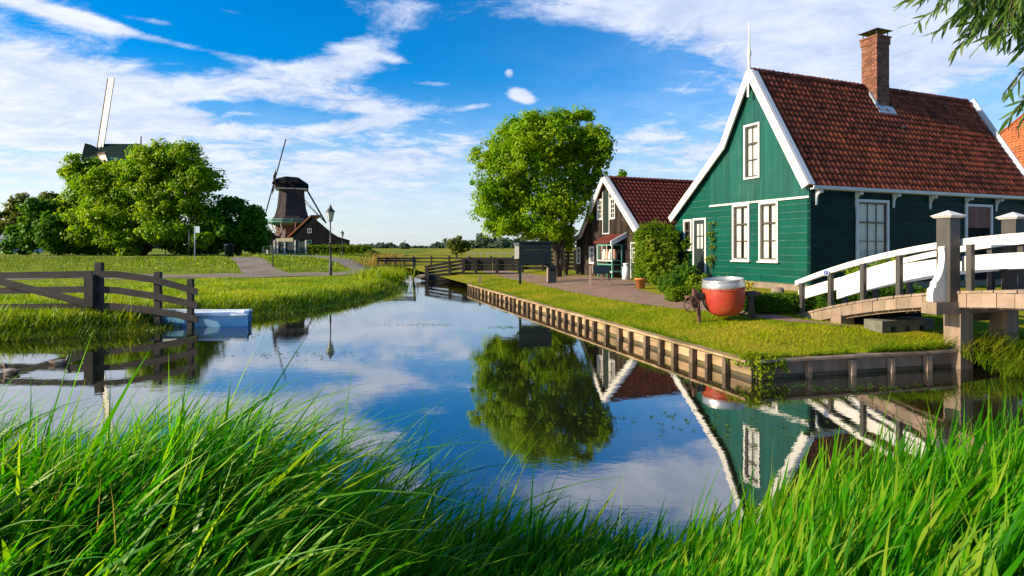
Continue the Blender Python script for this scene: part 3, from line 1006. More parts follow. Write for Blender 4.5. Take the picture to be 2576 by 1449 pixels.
def window(parent, mp, a0, a1, b0, b1, cols, rows, frame='white', sash='sash', curtain=0.0, proud=0.03, fw=0.07, sill=True, name='window', cut=None, tall=False):
    """outer frame with sash, bars, one pane per light and a curtain behind; mp maps (across, up, proud)"""
    mb = MB()
    def rect(x0, x1, z0, z1, d0, d1):
        mb.prism([(x0, z0), (x1, z0), (x1, z1), (x0, z1)], mp, d0, d1)
    rect(a0, a0 + fw, b0, b1, -0.02, proud + 0.025)
    rect(a1 - fw, a1, b0, b1, -0.02, proud + 0.025)
    rect(a0 + fw, a1 - fw, b1 - fw, b1, -0.02, proud + 0.023)
    rect(a0 + fw, a1 - fw, b0, b0 + fw * 0.8, -0.02, proud + 0.023)
    if sill:
        rect(a0 - 0.04, a1 + 0.04, b0 - 0.05, b0 - 0.001, -0.02, proud + 0.07)
    wo = mb.build(name, frame, parent)
    x0, x1, z0, z1 = a0 + fw, a1 - fw, b0 + fw * 0.8, b1 - fw
    sw = min(0.05, (x1 - x0) * 0.12)
    mb = MB()
    rect = lambda p, q, r_, s_, d0, d1: mb.prism([(p, r_), (q, r_), (q, s_), (p, s_)], mp, d0, d1)
    rect(x0, x0 + sw, z0, z1, -0.03, 0.018)
    rect(x1 - sw, x1, z0, z1, -0.03, 0.018)
    rect(x0 + sw, x1 - sw, z1 - sw, z1, -0.03, 0.018)
    rect(x0 + sw, x1 - sw, z0, z0 + sw, -0.03, 0.018)
    X = [x0 + sw + (x1 - x0 - 2 * sw) * i / cols for i in range(cols + 1)]
    Z = [z0 + sw + (z1 - z0 - 2 * sw) * i / rows for i in range(rows + 1)]
    for x in X[1:-1]:
        rect(x - 0.013, x + 0.013, z0 + sw, z1 - sw, -0.022, 0.006)
    for i, z in enumerate(Z[1:-1]):
        th = 0.028 if (rows == 3 and i == 1) else 0.012
        rect(x0 + sw, x1 - sw, z - th, z + th, -0.024, 0.010)
    mb.build('sash', sash, wo)
    for i in range(cols):
        for j in range(rows):
            g = MB()
            g.prism([(X[i] + 0.01, Z[j] + 0.01), (X[i + 1] - 0.01, Z[j] + 0.01), (X[i + 1] - 0.01, Z[j + 1] - 0.01), (X[i] + 0.01, Z[j + 1] - 0.01)], mp, -0.014, -0.010)
            g.build('pane', 'glass', wo)
    if curtain:
        # two hangings with folds
        mid = (x0 + x1) / 2
        spans = [(x0, x1)] if curtain > 0.9 else [(x0, mid - (1 - curtain) * (x1 - x0) / 2), (mid + (1 - curtain) * (x1 - x0) / 2, x1)]
        for p, q in spans:
            c = MB()
            n = max(6, int((q - p) / 0.035))
            vs = []
            for i in range(n + 1):
                a = p + (q - p) * i / n
                d = -0.058 + 0.014 * math.sin(i * 2.1) + 0.006 * math.sin(i * 5.3)
                vs += [mp(a, z0, d), mp(a, z1, d)]
            c.add(vs, [(2 * i, 2 * i + 2, 2 * i + 3, 2 * i + 1) for i in range(n)])
            c.build('curtain', 'curtain', wo, True)
    b = MB()
    b.prism([(x0 - 0.02, z0 - 0.02), (x1 + 0.02, z0 - 0.02), (x1 + 0.02, z1 + 0.02), (x0 - 0.02, z1 + 0.02)], mp, -0.16, -0.14)
    for p_, q_, r_, s_ in ((x0 - 0.02, x0 - 0.001, z0 - 0.02, z1 + 0.02), (x1 + 0.001, x1 + 0.02, z0 - 0.02, z1 + 0.02), (x0, x1, z0 - 0.02, z0 - 0.001), (x0, x1, z1 + 0.001, z1 + 0.02)):
        b.prism([(p_, r_), (q_, r_), (q_, s_), (p_, s_)], mp, -0.139, -0.031)
    b.build('dark_interior', 'room', wo)
    return wo


HO = Vector((9.296, 17.96, LAND))
H = Frame(HO)
house = thing('house', 'green timber house with white gable boards, red tiled roof and tall brick chimney', 'house', HO, GROT)
HL = 11.58
APEX, EAVE, KINK, LOW = (-2.30, 7.46), (0.0, 3.38), (-3.66, 5.05), (-6.62, 2.63)
TRIM = 2.97
LEFT = -4.46
outline = [(0, 0.22), (0, 3.38), APEX, KINK, LOW, (-6.62, 0.22)]

def cutout(parent, px0, px1, py0, py1, face, y=0.0):
    if face == 'f':
        a0, b1 = H.front(px0, py0)
        a1, b0 = H.front(px1, py1)
    else:
        a0, b1 = H.side(px0, py0)
        a1, b0 = H.side(px1, py1)
    return a0, a1, b0, b1


w1 = cutout(house, 1845, 1888, 512, 657, 'f')
w2 = cutout(house, 1912, 1960, 506, 658, 'f')
w3 = cutout(house, 1875, 1915, 317, 447, 'f')
w4 = cutout(house, 1722, 1743, 553, 628, 'f')
w5 = cutout(house, 1746, 1779, 550, 694, 'f')
w6 = cutout(house, 2150, 2231, 501, 662, 's')
w7 = cutout(house, 2424, 2491, 513, 745, 's')
wtop = TRIM - 0.034


def inner(q, k=0.03):
    return (q[0] + k, q[1] - k, q[2] + k, q[3] - k)


FH = [inner((w1[0], w1[1], w2[2], wtop)), inner((w2[0], w2[1], w2[2], wtop)), inner(w3), inner(w4), inner(w5)]
SH = [inner(w6), inner((w7[0], w7[1], 0.1, w7[3]))]

# walls behind the boards (windows are let in to them)
fw_ = MB()
fw_.prism([(p[0], p[1]) for p in outline], fmap, -0.32, -0.20)
front_wall = fw_.build('gable_wall', 'room', house)
planks(front_wall, strip(strip(outline, 1, 0.22, TRIM), 0, -6.62, 0), 1, 0.232, fmap, 'green', 'lip', holes=FH)
planks(front_wall, strip(strip(outline, 1, TRIM, 8), 0, -6.62, LEFT), 1, 0.232, fmap, 'green', 'lip', holes=FH)
upper = strip(strip(outline, 1, TRIM + 0.03, 8), 0, LEFT, 0)
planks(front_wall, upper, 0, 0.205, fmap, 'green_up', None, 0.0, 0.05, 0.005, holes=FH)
sw_ = MB()
sw_.box2((-0.32, 0.33, 0.22), (-0.20, HL - 0.02, 3.36))
side_wall = sw_.build('side_wall', 'room', house)
planks(side_wall, [(0.0, 0.22), (HL, 0.22), (HL, 3.30), (0.0, 3.30)], 1, 0.232, smap, 'green_shaded', 'lip_shaded', 0.0, 0.024, holes=SH)
MB().box2((-6.62, 0.4, 0.22), (-6.5, HL, 2.62)).build('rear_wall', 'green_shaded', house)
MB().prism([(0, 0.22), (0, 3.38), APEX, KINK, LOW, (-6.62, 0.22)], lambda a, b, d: (a, HL + 0.001 + d, b), 0, 0.1).build('back_gable', 'green_shaded', house)
MB().box2((-6.60, 0.012, -0.1), (-0.012, HL, 0.216)).build('plinth', 'plinth', house)
MB().box2((-0.09, -0.032, 0.2), (0.032, 0.06, 3.33)).build('corner_board', 'green_shaded', house)

# white fascia under the upright boards and the painted lines
mb = MB()
mb.prism([(LEFT - 0.03, TRIM - 0.03), (-0.0, TRIM - 0.03), (-0.0, TRIM + 0.035), (LEFT - 0.03, TRIM + 0.035)], fmap, 0.03, 0.085)
mb.build('trim_board', 'white', house)

def shift(mp, d):
    return lambda a, b, dd: mp(a, b, dd + d)


window(house, shift(fmap, 0.03), w1[0], w1[1], w2[2] + 0.0, wtop, 2, 3, curtain=0.80)
window(house, shift(fmap, 0.03), w2[0], w2[1], w2[2] + 0.0, wtop, 2, 3, curtain=0.80)
a = w3
window(house, shift(fmap, 0.05), a[0], a[1], a[2], a[3], 2, 3, curtain=1.0, sill=False)
s = w4
window(house, shift(fmap, 0.03), s[0], s[1], s[2], s[3], 2, 3, curtain=0.0, fw=0.08)
d = w5

# garden door with a glazed upper half
mb = MB()
for x0, x1, z0, z1 in ((d[0], d[0] + 0.075, d[2], d[3]), (d[1] - 0.075, d[1], d[2], d[3]), (d[0] + 0.075, d[1] - 0.075, d[3] - 0.075, d[3])):
    mb.prism([(x0, z0), (x1, z0), (x1, z1), (x0, z1)], fmap, 0.03, 0.085)
door_f = mb.build('door', 'white', house)
mb = MB()
dx0, dx1 = d[0] + 0.075, d[1] - 0.075
dm = d[2] + (d[3] - d[2]) * 0.47
for q in ((dx0, dx0 + 0.12, d[2], d[3] - 0.075), (dx1 - 0.12, dx1, d[2], d[3] - 0.075), (dx0 + 0.12, dx1 - 0.12, d[2], dm), (dx0 + 0.12, dx1 - 0.12, d[3] - 0.22, d[3] - 0.075),
          ((dx0 + dx1) / 2 - 0.02, (dx0 + dx1) / 2 + 0.02, dm, d[3] - 0.22), (dx0 + 0.12, dx1 - 0.12, (dm + d[3] - 0.22) / 2 - 0.02, (dm + d[3] - 0.22) / 2 + 0.02)):
    mb.prism([(q[0], q[2]), (q[1], q[2]), (q[1], q[3]), (q[0], q[3])], fmap, 0.027, 0.055)
mb.build('door_leaf', 'door_green', door_f)
zz = [dm, (dm + d[3] - 0.22) / 2, d[3] - 0.22]
xx = [dx0 + 0.12, (dx0 + dx1) / 2, dx1 - 0.12]
for i in range(2):
    for j in range(2):
        MB().prism([(xx[i], zz[j]), (xx[i + 1], zz[j]), (xx[i + 1], zz[j + 1]), (xx[i], zz[j + 1])], fmap, 0.034, 0.038).build('pane', 'glass', door_f)
MB().prism([(xx[0], zz[0]), (xx[2], zz[0]), (xx[2], zz[2]), (xx[0], zz[2])], fmap, 0.026, 0.030).build('curtain', 'curtain', door_f)
MB().lathe([(0.001, 0), (0.03, 0.01), (0.035, 0.04), (0.001, 0.06)], (dx1 - 0.05, -0.075, d[2] + 0.95), 10).build('handle', 'steel', door_f)
MB().box2((d[0] - 0.1, -0.5, -0.05), (d[1] + 0.1, -0.03, 0.16)).build('doorstep', 'concrete', house)

# side wall: sash window, half-open door
sd = w6
window(house, shift(smap, 0.024), sd[0], sd[1], sd[2], sd[3], 3, 3, frame='greyblue', curtain=1.0, fw=0.09)
e = w7
mb = MB()
for x0, x1, z0, z1 in ((e[0], e[0] + 0.09, 0.2, e[3]), (e[1] - 0.09, e[1], 0.2, e[3]), (e[0] + 0.09, e[1] - 0.09, e[3] - 0.09, e[3])):
    mb.prism([(x0, z0), (x1, z0), (x1, z1), (x0, z1)], smap, 0.022, 0.08)
door_s = mb.build('door', 'greyblue', house, label='side door with red-brown upper half in a pale frame')
zmid = e[3] - 0.85
n = 6
for i in range(n):
    p, q = e[0] + 0.09 + (e[1] - e[0] - 0.18) * i / n, e[0] + 0.09 + (e[1] - e[0] - 0.18) * (i + 1) / n
    mbp = MB()
    mbp.prism([(p + 0.004, zmid), (q - 0.004, zmid), (q - 0.004, e[3] - 0.1), (p + 0.004, e[3] - 0.1)], smap, 0.022, 0.045)
    mbp.build('upper_plank', 'red_shutter', door_s)
    mbp = MB()
    mbp.prism([(p + 0.004, 0.22), (q - 0.004, 0.22), (q - 0.004, zmid - 0.02), (p + 0.004, zmid - 0.02)], smap, 0.022, 0.04)
    mbp.build('lower_plank', 'shed', door_s)

# roof: slabs, tiles, ridge, gable boards
def slab(p, q, y0, y1, th, off=0.0):
    (x0, z0), (x1, z1) = p, q
    n_ = Vector((z1 - z0, 0, -(x1 - x0))).normalized()
    if n_.z < 0:
        n_ = -n_
    a_, b_ = Vector((x0, 0, z0)) + n_ * off, Vector((x1, 0, z1)) + n_ * off
    c_, d_ = b_ + n_ * th, a_ + n_ * th
    return [Vector((v.x, y, v.z)) for y in (y0, y1) for v in (a_, b_, c_, d_)]


def over(p, q, k):
    """point k metres beyond q on the line from p"""
    l = math.hypot(q[0] - p[0], q[1] - p[1])
    return (q[0] + (q[0] - p[0]) * k / l, q[1] + (q[1] - p[1]) * k / l)


eave_r = over(APEX, EAVE, 0.12)
eave_l = over(KINK, LOW, 0.15)
mb = MB()
mb.hexa(slab(APEX, eave_r, -0.16, HL + 0.16, 0.05, 0.01))
mb.hexa(slab(APEX, KINK, -0.16, HL + 0.16, 0.05, 0.01))
mb.hexa(slab(KINK, eave_l, -0.16, HL + 0.16, 0.05, 0.01))
roof = mb.build('roof', 'tile', house)
sl = math.hypot(eave_r[0] - APEX[0], eave_r[1] - APEX[1])
up_r = Vector((APEX[0] - eave_r[0], 0, APEX[1] - eave_r[1])).normalized()
nr = Vector((0, 1, 0)).cross(up_r)
if nr.x < 0:
    nr = -nr
CH = (-2.42, -1.80, 5.45, 6.13)                   # chimney footprint x0 x1 y0 y1
TW, TL = 0.222, 0.262
cols_, rows_ = int((HL + 0.30) / TW), int(sl / TL) + 1
lay_tiles(roof, house, Vector((eave_r[0], -0.16, eave_r[1])) + nr * 0.06, (0, 1, 0), up_r, cols_, rows_, TW, TL, 'tile', 300,
          keep=lambda p: not (CH[0] - .1 < p.x < CH[1] + 0.12 and CH[2] - 0.2 < p.y < CH[3] + 0.05) and p.z < APEX[1] + 0.02)
for nme, p, q in (('left_tiles', KINK, APEX), ('low_tiles', eave_l, KINK)):
    l = math.hypot(q[0] - p[0], q[1] - p[1])
    u_ = Vector((q[0] - p[0], 0, q[1] - p[1])).normalized()
    n_ = Vector((-u_.z, 0, u_.x))
    lay_tiles(roof, house, Vector((p[0], HL + 0.14, p[1])) + n_ * 0.06, (0, -1, 0), u_, cols_, int(l / TL) + 1, TW, TL, 'tile', 0, 5)
rt = MB()
for k in range(7):
    a0, a1 = PI * k / 7 - 0.1, PI * (k + 1) / 7 - 0.05
    rt.prism([(math.cos(x) * r_, math.sin(x) * r_) for r_, seq in ((0.14, (a0, a1)), (0.12, (a1, a0))) for x in seq], lambda a, b, d: (a, d, b), 0, 0.34)
ridge_me = rt.mesh('ridge_tile', 'tile')
k = -0.14
while k < HL - 0.15:
    if not (CH[2] - 0.3 < k < CH[3]):
        o = link('ridge_tile', ridge_me, roof, (APEX[0], k, APEX[1] + 0.045 + random.uniform(-0.008, 0.008)))
        o.rotation_euler = (R(random.uniform(-1.5, 2.5)), 0, 0)
    k += 0.315

BW = 0.27
def barge(p, q, y0, y1, wd=BW, lift=0.12):
    (x0, z0), (x1, z1) = p, q
    n_ = Vector((z1 - z0, -(x1 - x0))).normalized()
    if n_.y < 0:
        n_ = -n_
    a_, b_ = Vector((x0, z0)) + n_ * lift, Vector((x1, z1)) + n_ * lift
    c_, d_ = Vector((x1, z1)) + n_ * (lift - wd), Vector((x0, z0)) + n_ * (lift - wd)
    return MB().prism([tuple(a_), tuple(b_), tuple(c_), tuple(d_)], lambda a, b, d: (a, d, b), y0, y1)


ap_up = (APEX[0], APEX[1] + 0.04)
barge(ap_up, over(APEX, EAVE, 0.10), -0.27, -0.20).build('gable_board', 'white', house)
barge(ap_up, KINK, -0.272, -0.202).build('gable_board', 'white', house)
barge(over(APEX, KINK, -0.08), over(KINK, LOW, 0.12), -0.269, -0.199).build('gable_board', 'white', house)
# a strip of soffit between board and wall, and the rim over the tiles
barge(ap_up, over(APEX, EAVE, 0.10), -0.199, 0.02, 0.035, 0.125).build('gable_capping', 'greyblue', house)
barge(ap_up, KINK, -0.201, 0.02, 0.035, 0.125).build('gable_capping', 'greyblue', house)
barge(KINK, over(KINK, LOW, 0.12), -0.198, 0.02, 0.035, 0.125).build('gable_capping', 'greyblue', house)
for sgn in (-1, 1):
    MB().prism([(LOW[0] + 0.15, LOW[1] + 0.1), (LOW[0] + 0.16, LOW[1] + 0.1), (LOW[0] + 0.16, LOW[1] + 0.12), (LOW[0] + 0.15, LOW[1] + 0.12)], fmap, 0.03, 0.05)
barge((APEX[0], APEX[1] + 0.1), over(APEX, EAVE, 0.10), HL + 0.18, HL + 0.25, 0.30, 0.20).build('gable_board', 'greyblue', house)
barge((APEX[0], APEX[1] + 0.1), KINK, HL + 0.18, HL + 0.25, 0.30, 0.20).build('gable_board', 'greyblue', house)
# turned finial with a pendant below the apex
prof = [(0.055, -0.05), (0.06, 0.12), (0.045, 0.2), (0.05, 0.34), (0.035, 0.40), (0.055, 0.46), (0.085, 0.56), (0.055, 0.68), (0.038, 0.74), (0.042, 0.80), (0.030, 0.9), (0.022, 1.35), (0.008, 1.72), (0.001, 1.73)]
MB().lathe(prof, (APEX[0], -0.235, APEX[1] + 0.08), 10).build('finial', 'white', house, True)
MB().box2((APEX[0] - 0.045, -0.29, APEX[1] - 0.85), (APEX[0] + 0.045, -0.275, APEX[1] - 0.02)).build('pendant', 'white', house)

# gutter and its carved brackets
g = MB()
gp = [(0.16, 3.18), (0.30, 3.20), (0.31, 3.30), (0.285, 3.30), (0.275, 3.225), (0.17, 3.22)]
g.prism(gp, lambda a, b, d: (a, d, b), -0.2, HL + 0.15)
g.build('gutter', 'greyblue', house)
br = MB()
br.prism([(0.025, 2.72), (0.06, 2.72), (0.075, 2.95), (0.13, 3.06), (0.27, 3.09), (0.27, 3.17), (0.025, 3.17)], lambda a, b, d: (a, d, b), -0.035, 0.035)
br_me = br.mesh('gutter_bracket', 'greyblue')
for px in (2050, 2150, 2244, 2336, 2426, 2502, 2580):
    y, _ = H.side(px, 480)
    link('gutter_bracket', br_me, house, (0, max(y, 0.12), 0))

# chimney of single bricks on a core
cx0, cx1, cy0, cy1 = CH
ZT = 9.34
core = MB().box2((cx0 + 0.02, cy0 + 0.02, 5.9), (cx1 - 0.02, cy1 - 0.02, ZT - 0.02)).build('chimney', 'mortar', house)
rngb = random.Random(4)
bl, bh = 0.205, 0.064
bm_ = {}
single, joined = [], MB()
zc, course = 6.2, 0
while zc < ZT:
    grow = 0.03 if zc > ZT - 0.30 else 0.0
    for face in range(4):
        along = (cx1 - cx0 if face % 2 == 0 else cy1 - cy0) + 2 * grow
        nb = 3
        ln = along / nb
        off = (ln / 2 if course % 2 else 0)
        ks = [(-off + i * ln, ln) for i in range(nb + (1 if off else 0))]
        for s0, l_ in ks:
            p, q = max(s0, 0) + 0.005, min(s0 + l_, along) - 0.005
            if q - p < 0.03:
                continue
            dpt = rngb.uniform(-0.004, 0.005) + grow
            if face == 0:
                bx = ((cx0 - grow + p, cy0 - dpt, zc), (cx0 - grow + q, cy0 + 0.05, zc + bh))
            elif face == 1:
                bx = ((cx1 - 0.05, cy0 - grow + p, zc), (cx1 + dpt, cy0 - grow + q, zc + bh))
            elif face == 2:
                bx = ((cx0 - grow + p, cy1 - 0.05, zc), (cx0 - grow + q, cy1 + dpt, zc + bh))
            else:
                bx = ((cx0 - dpt, cy0 - grow + p, zc), (cx0 + 0.05, cy0 - grow + q, zc + bh))
            if face < 2 and zc > 7.0:
                single.append(bx)
            else:
                joined.box2(*bx)
    zc += bh + 0.010
    course += 1
single.sort(key=lambda b_: -b_[0][2])
for i, bx in enumerate(single):
    if i < 296:
        MB().box2(*bx).build('brick', 'brick', core)
    else:
        joined.box2(*bx)
joined.build('brickwork', 'brick', core, kind='stuff')
mb = MB()
mb.box2((cx0 - 0.06, cy0 - 0.06, ZT), (cx1 + 0.06, cy1 + 0.06, ZT + 0.05))
mb.build('chimney_top', 'brick', core)
mb = MB()
for x in (cx0 + 0.04, cx1 - 0.04):
    for y in (cy0 + 0.04, cy1 - 0.04):
        mb.box2((x - 0.012, y - 0.012, ZT + 0.05), (x + 0.012, y + 0.012, ZT + 0.27))
mx_, my_ = (cx0 + cx1) / 2, (cy0 + cy1) / 2
mb.add([(cx0 - 0.1, cy0 - 0.1, ZT + 0.26), (cx1 + 0.1, cy0 - 0.1, ZT + 0.26), (cx1 + 0.1, cy1 + 0.1, ZT + 0.26), (cx0 - 0.1, cy1 + 0.1, ZT + 0.26), (mx_, my_, ZT + 0.40)],
       [(3, 2, 1, 0), (0, 1, 4), (1, 2, 4), (2, 3, 4), (3, 0, 4)])
mb.build('chimney_cowl', 'iron', core)
# lead apron where the stack meets the tiles
x_lo = cx1 + 0.16
zs = lambda x: APEX[1] + (x - APEX[0]) * (EAVE[1] - APEX[1]) / (EAVE[0] - APEX[0])
ap = MB()
ap.hexa([Vector((x, y, zs(x) + 0.09 + dz_)) + Vector((0.05, 0, 0)) for y in (cy0 - 0.12, cy1 + 0.14) for x, dz_ in ((cx1 - 0.02, 0.0), (x_lo, 0.0), (x_lo, 0.05), (cx1 - 0.02, 0.05))])
ap.hexa([Vector((x, y, zs(x) + 0.11 + dz_)) + Vector((0.05, 0, 0)) for y in (cy0 - 0.13, cy0 - 0.004) for x, dz_ in ((cx0 + 0.35, 0.0), (cx1, 0.0), (cx1, 0.13), (cx0 + 0.35, 0.13))])
ap.build('chimney_flashing', 'lead', roof)
# small roof vent
px_, pz_ = 2265, 326
vv = MB().box((0, 0, 0), (0.10, 0.16, 0.07))
vo = vv.build('roof_vent', 'iron', roof)
hit = ray_plane(2265, 326, HO + GX * EAVE[0] + Vector((0, 0, EAVE[1])), (GX * 4.08 / 4.68 + Vector((0, 0, 2.3 / 4.68)))) - HO
vo.location = (hit.dot(GX) + 0.09, hit.dot(GV), hit.z + 0.06)

# ------------------------------------------------------------------ dark barn beside it
BO = Vector((5.47, 24.75, LAND))
Bf = Frame(BO)
barn = thing('barn', 'dark tarred timber barn with white gable edges and maroon tiled roof behind the leafy tree', 'barn', BO, GROT)
bw = 5.75
bA, bE, bL = (-2.75, 4.78), (0.1, 2.15), (-5.75, 2.15)
b_ap = Bf.front(1527, 452)
bA = (b_ap[0], b_ap[1])
bR = Bf.front(1612, 584)
bE = (0.05, bR[1])
bL = (-5.7, 1.75)
bout = [(0, 0.02), (0, bE[1]), bA, (-4.95, bE[1] - 0.1), bL, (-5.7, 0.02)]
gw = MB()
gw.prism(bout, fmap, -0.3, -0.165)
bwall = gw.build('gable_wall', 'shed', barn)


def bcut(px0, px1, py0, py1):
    a0, b1 = Bf.front(px0, py0)
    a1, b0 = Bf.front(px1, py1)
    return a0, a1, b0, b1


BWIN = [(bcut(1504, 1517, 502, 553), 2, 4), (bcut(1535, 1549, 498, 551), 2, 4), (bcut(1484, 1496, 620, 664), 2, 3), (bcut(1452, 1461, 622, 664), 1, 3)]
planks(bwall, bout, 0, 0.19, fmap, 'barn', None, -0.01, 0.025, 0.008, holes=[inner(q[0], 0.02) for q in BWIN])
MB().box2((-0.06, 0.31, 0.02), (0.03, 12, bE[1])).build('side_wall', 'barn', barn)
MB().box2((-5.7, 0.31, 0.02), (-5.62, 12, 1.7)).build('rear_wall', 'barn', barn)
ber = over(bA, bE, 0.30)
mb = MB()
mb.hexa(slab(bA, ber, -0.14, 12.1, 0.05, 0.01))
mb.hexa(slab(bA, over(bA, (-4.95, bE[1] - 0.1), 0.0), -0.14, 12.1, 0.05, 0.01))
mb.hexa(slab((-4.95, bE[1] - 0.1), over((-4.95, bE[1] - 0.1), bL, 0.1), -0.14, 12.1, 0.05, 0.01))
broof = mb.build('roof', 'tile_dark', barn)
bs = math.hypot(ber[0] - bA[0], ber[1] - bA[1])
bu = Vector((bA[0] - ber[0], 0, bA[1] - ber[1])).normalized()
bn = Vector((0, 1, 0)).cross(bu)
bn = bn if bn.x > 0 else -bn
lay_tiles(broof, barn, Vector((ber[0], -0.14, ber[1])) + bn * 0.06, (0, 1, 0), bu, int(9.0 / TW), int(bs / TL) + 1, TW, TL, 'tile_dark', 300, 8)
k = -0.14
while k < 9:
    o = link('ridge_tile', ridge_me, broof, (bA[0], k, bA[1] + 0.04))
    k += 0.315
barge((bA[0], bA[1] + 0.03), over(bA, bE, 0.32), -0.25, -0.18, 0.24, 0.14).build('gable_board', 'white', barn)
barge((bA[0], bA[1] + 0.03), (-4.95, bE[1] - 0.1), -0.252, -0.182, 0.24, 0.14).build('gable_board', 'white', barn)
barge((-4.95, bE[1] - 0.1), over((-4.95, bE[1] - 0.1), bL, 0.1), -0.249, -0.179, 0.24, 0.14).build('gable_board', 'white', barn)
barge((bA[0], bA[1] + 0.03), over(bA, bE, 0.32), -0.178, 0.0, 0.03, 0.145).build('gable_capping', 'greyblue', barn)


for a, c_, r_ in BWIN:
    window(barn, shift(fmap, 0.028), a[0], a[1], a[2], a[3], c_, r_, 'white', 'white', 0.0, 0.02, 0.045, False)
# tall loft door between the loft windows
a = bcut(1519, 1534, 480, 586)
mb = MB()
for i in range(3):
    p, q = a[0] + (a[1] - a[0]) * i / 3, a[0] + (a[1] - a[0]) * (i + 1) / 3
    mb.prism([(p + 0.005, a[2]), (q - 0.005, a[2]), (q - 0.005, a[3]), (p + 0.005, a[3])], fmap, 0.03, 0.055)
ld = mb.build('loft_door', 'door_green', barn)
mb = MB()
for x0, x1, z0, z1 in ((a[0] - 0.04, a[0], a[2], a[3]), (a[1], a[1] + 0.04, a[2], a[3]), (a[0] - 0.04, a[1] + 0.04, a[2] - 0.05, a[2])):
    mb.prism([(x0, z0), (x1, z0), (x1, z1), (x0, z1)], fmap, 0.03, 0.07)
mb.build('frame', 'white', ld)
# green door with a white window, right of the stall
a = bcut(1589, 1612, 609, 706)
mb = MB()
for x0, x1, z0, z1 in ((a[0], a[0] + 0.05, 0.03, a[3]), (a[0] + 0.05, a[1], a[3] - 0.07, a[3])):
    mb.prism([(x0, z0), (x1, z0), (x1, z1), (x0, z1)], fmap, 0.03, 0.08)
bd = mb.build('door', 'greyblue', barn)
MB().prism([(a[0] + 0.05, 0.03), (a[1], 0.03), (a[1], a[3] - 0.07), (a[0] + 0.05, a[3] - 0.07)], fmap, 0.028, 0.05).build('door_leaf', 'door_green', bd)
a2 = bcut(1593, 1604, 624, 660)
mb = MB()
xs = [a2[0] + (a2[1] - a2[0]) * i / 2 for i in range(3)]
zs2 = [a2[2] + (a2[3] - a2[2]) * i / 3 for i in range(4)]
for x in xs:
    mb.prism([(x - 0.025, zs2[0]), (x + 0.025, zs2[0]), (x + 0.025, zs2[-1]), (x - 0.025, zs2[-1])], fmap, 0.051, 0.07)
for z in zs2:
    mb.prism([(xs[0] + 0.026, z - 0.02), (xs[1] - 0.026, z - 0.02), (xs[1] - 0.026, z + 0.02), (xs[0] + 0.026, z + 0.02)], fmap, 0.051, 0.068)
    mb.prism([(xs[1] + 0.026, z - 0.02), (xs[2] - 0.026, z - 0.02), (xs[2] - 0.026, z + 0.02), (xs[1] + 0.026, z + 0.02)], fmap, 0.051, 0.068)
mb.build('door_window', 'white', bd)
# lean-to canopy over the stall
MB().hexa([Vector(v) for v in ((-2.62, -0.03, 1.92), (-1.02, -0.03, 1.92), (-1.02, -0.75, 1.58), (-2.62, -0.75, 1.58), (-2.62, -0.03, 2.0), (-1.02, -0.03, 2.0), (-1.02, -0.75, 1.66), (-2.62, -0.75, 1.66))]).build('canopy', 'tile_dark', barn)
MB().hexa([Vector(v) for v in ((-1.02, -0.02, 1.84), (-0.94, -0.02, 1.84), (-0.94, -0.82, 1.46), (-1.02, -0.82, 1.46), (-1.02, -0.02, 2.06), (-0.94, -0.02, 2.06), (-0.94, -0.82, 1.68), (-1.02, -0.82, 1.68))]).build('canopy_edge', 'greyblue', barn)

# stall under the canopy: green framed glass case with jars, and shelf below
st = thing('market_stall', 'green framed display case with pale jars under the barn canopy', 'stall', BO + GX * -1.75 + GV * -0.42, GROT)
mb = MB()
for x in (-0.62, 0.60):
    for y in (-0.22, 0.28):
        mb.box2((x - 0.03, y - 0.03, 0), (x + 0.03, y + 0.03, 1.52))
for z in (0.30, 0.62, 0.80, 1.50):
    mb.box2((-0.587, -0.247, z - 0.025), (0.567, 0.303, z + 0.025))
mb.build('frame', 'millgreen', st)
for x in (-0.65, -0.2, 0.2, 0.64):
    MB().box2((x - 0.015, -0.275, 0.84), (x + 0.015, -0.252, 1.5)).build('glazing_bar', 'white', st)
MB().box2((-0.66, -0.272, 0.27), (0.66, -0.252, 0.32)).build('shelf_edge', 'white', st)
MB().box2((-0.66, -0.272, 0.77), (0.66, -0.252, 0.82)).build('shelf_edge', 'white', st)
MB().box2((-0.6, 0.25, 0.65), (0.58, 0.27, 1.46)).build('back_panel', 'shed', st)
jar = MB().lathe([(0.001, 0), (0.10, 0.0), (0.12, 0.10), (0.11, 0.34), (0.06, 0.42), (0.065, 0.48), (0.001, 0.48)], (0, 0, 0), 12)
jm = [jar.mesh('jar', 'orange_jar', True), jar.mesh('jar', 'curtain', True)]
for i, (x, what) in enumerate(((-0.42, 'pale jar at the outer left end of the barn display case'), (-0.16, 'pale orange jar beside the left jar in the barn display case'),
                               (0.12, 'pale jar between two orange jars in the barn display case'), (0.40, 'pale orange jar at the inner right end of the barn display case'))):
    o = link('jar', jm[(i + 1) % 2], None, st.location + GX * x + Vector((0, 0, 0.826)), label=what, category='jar', group='jars in the barn display case')

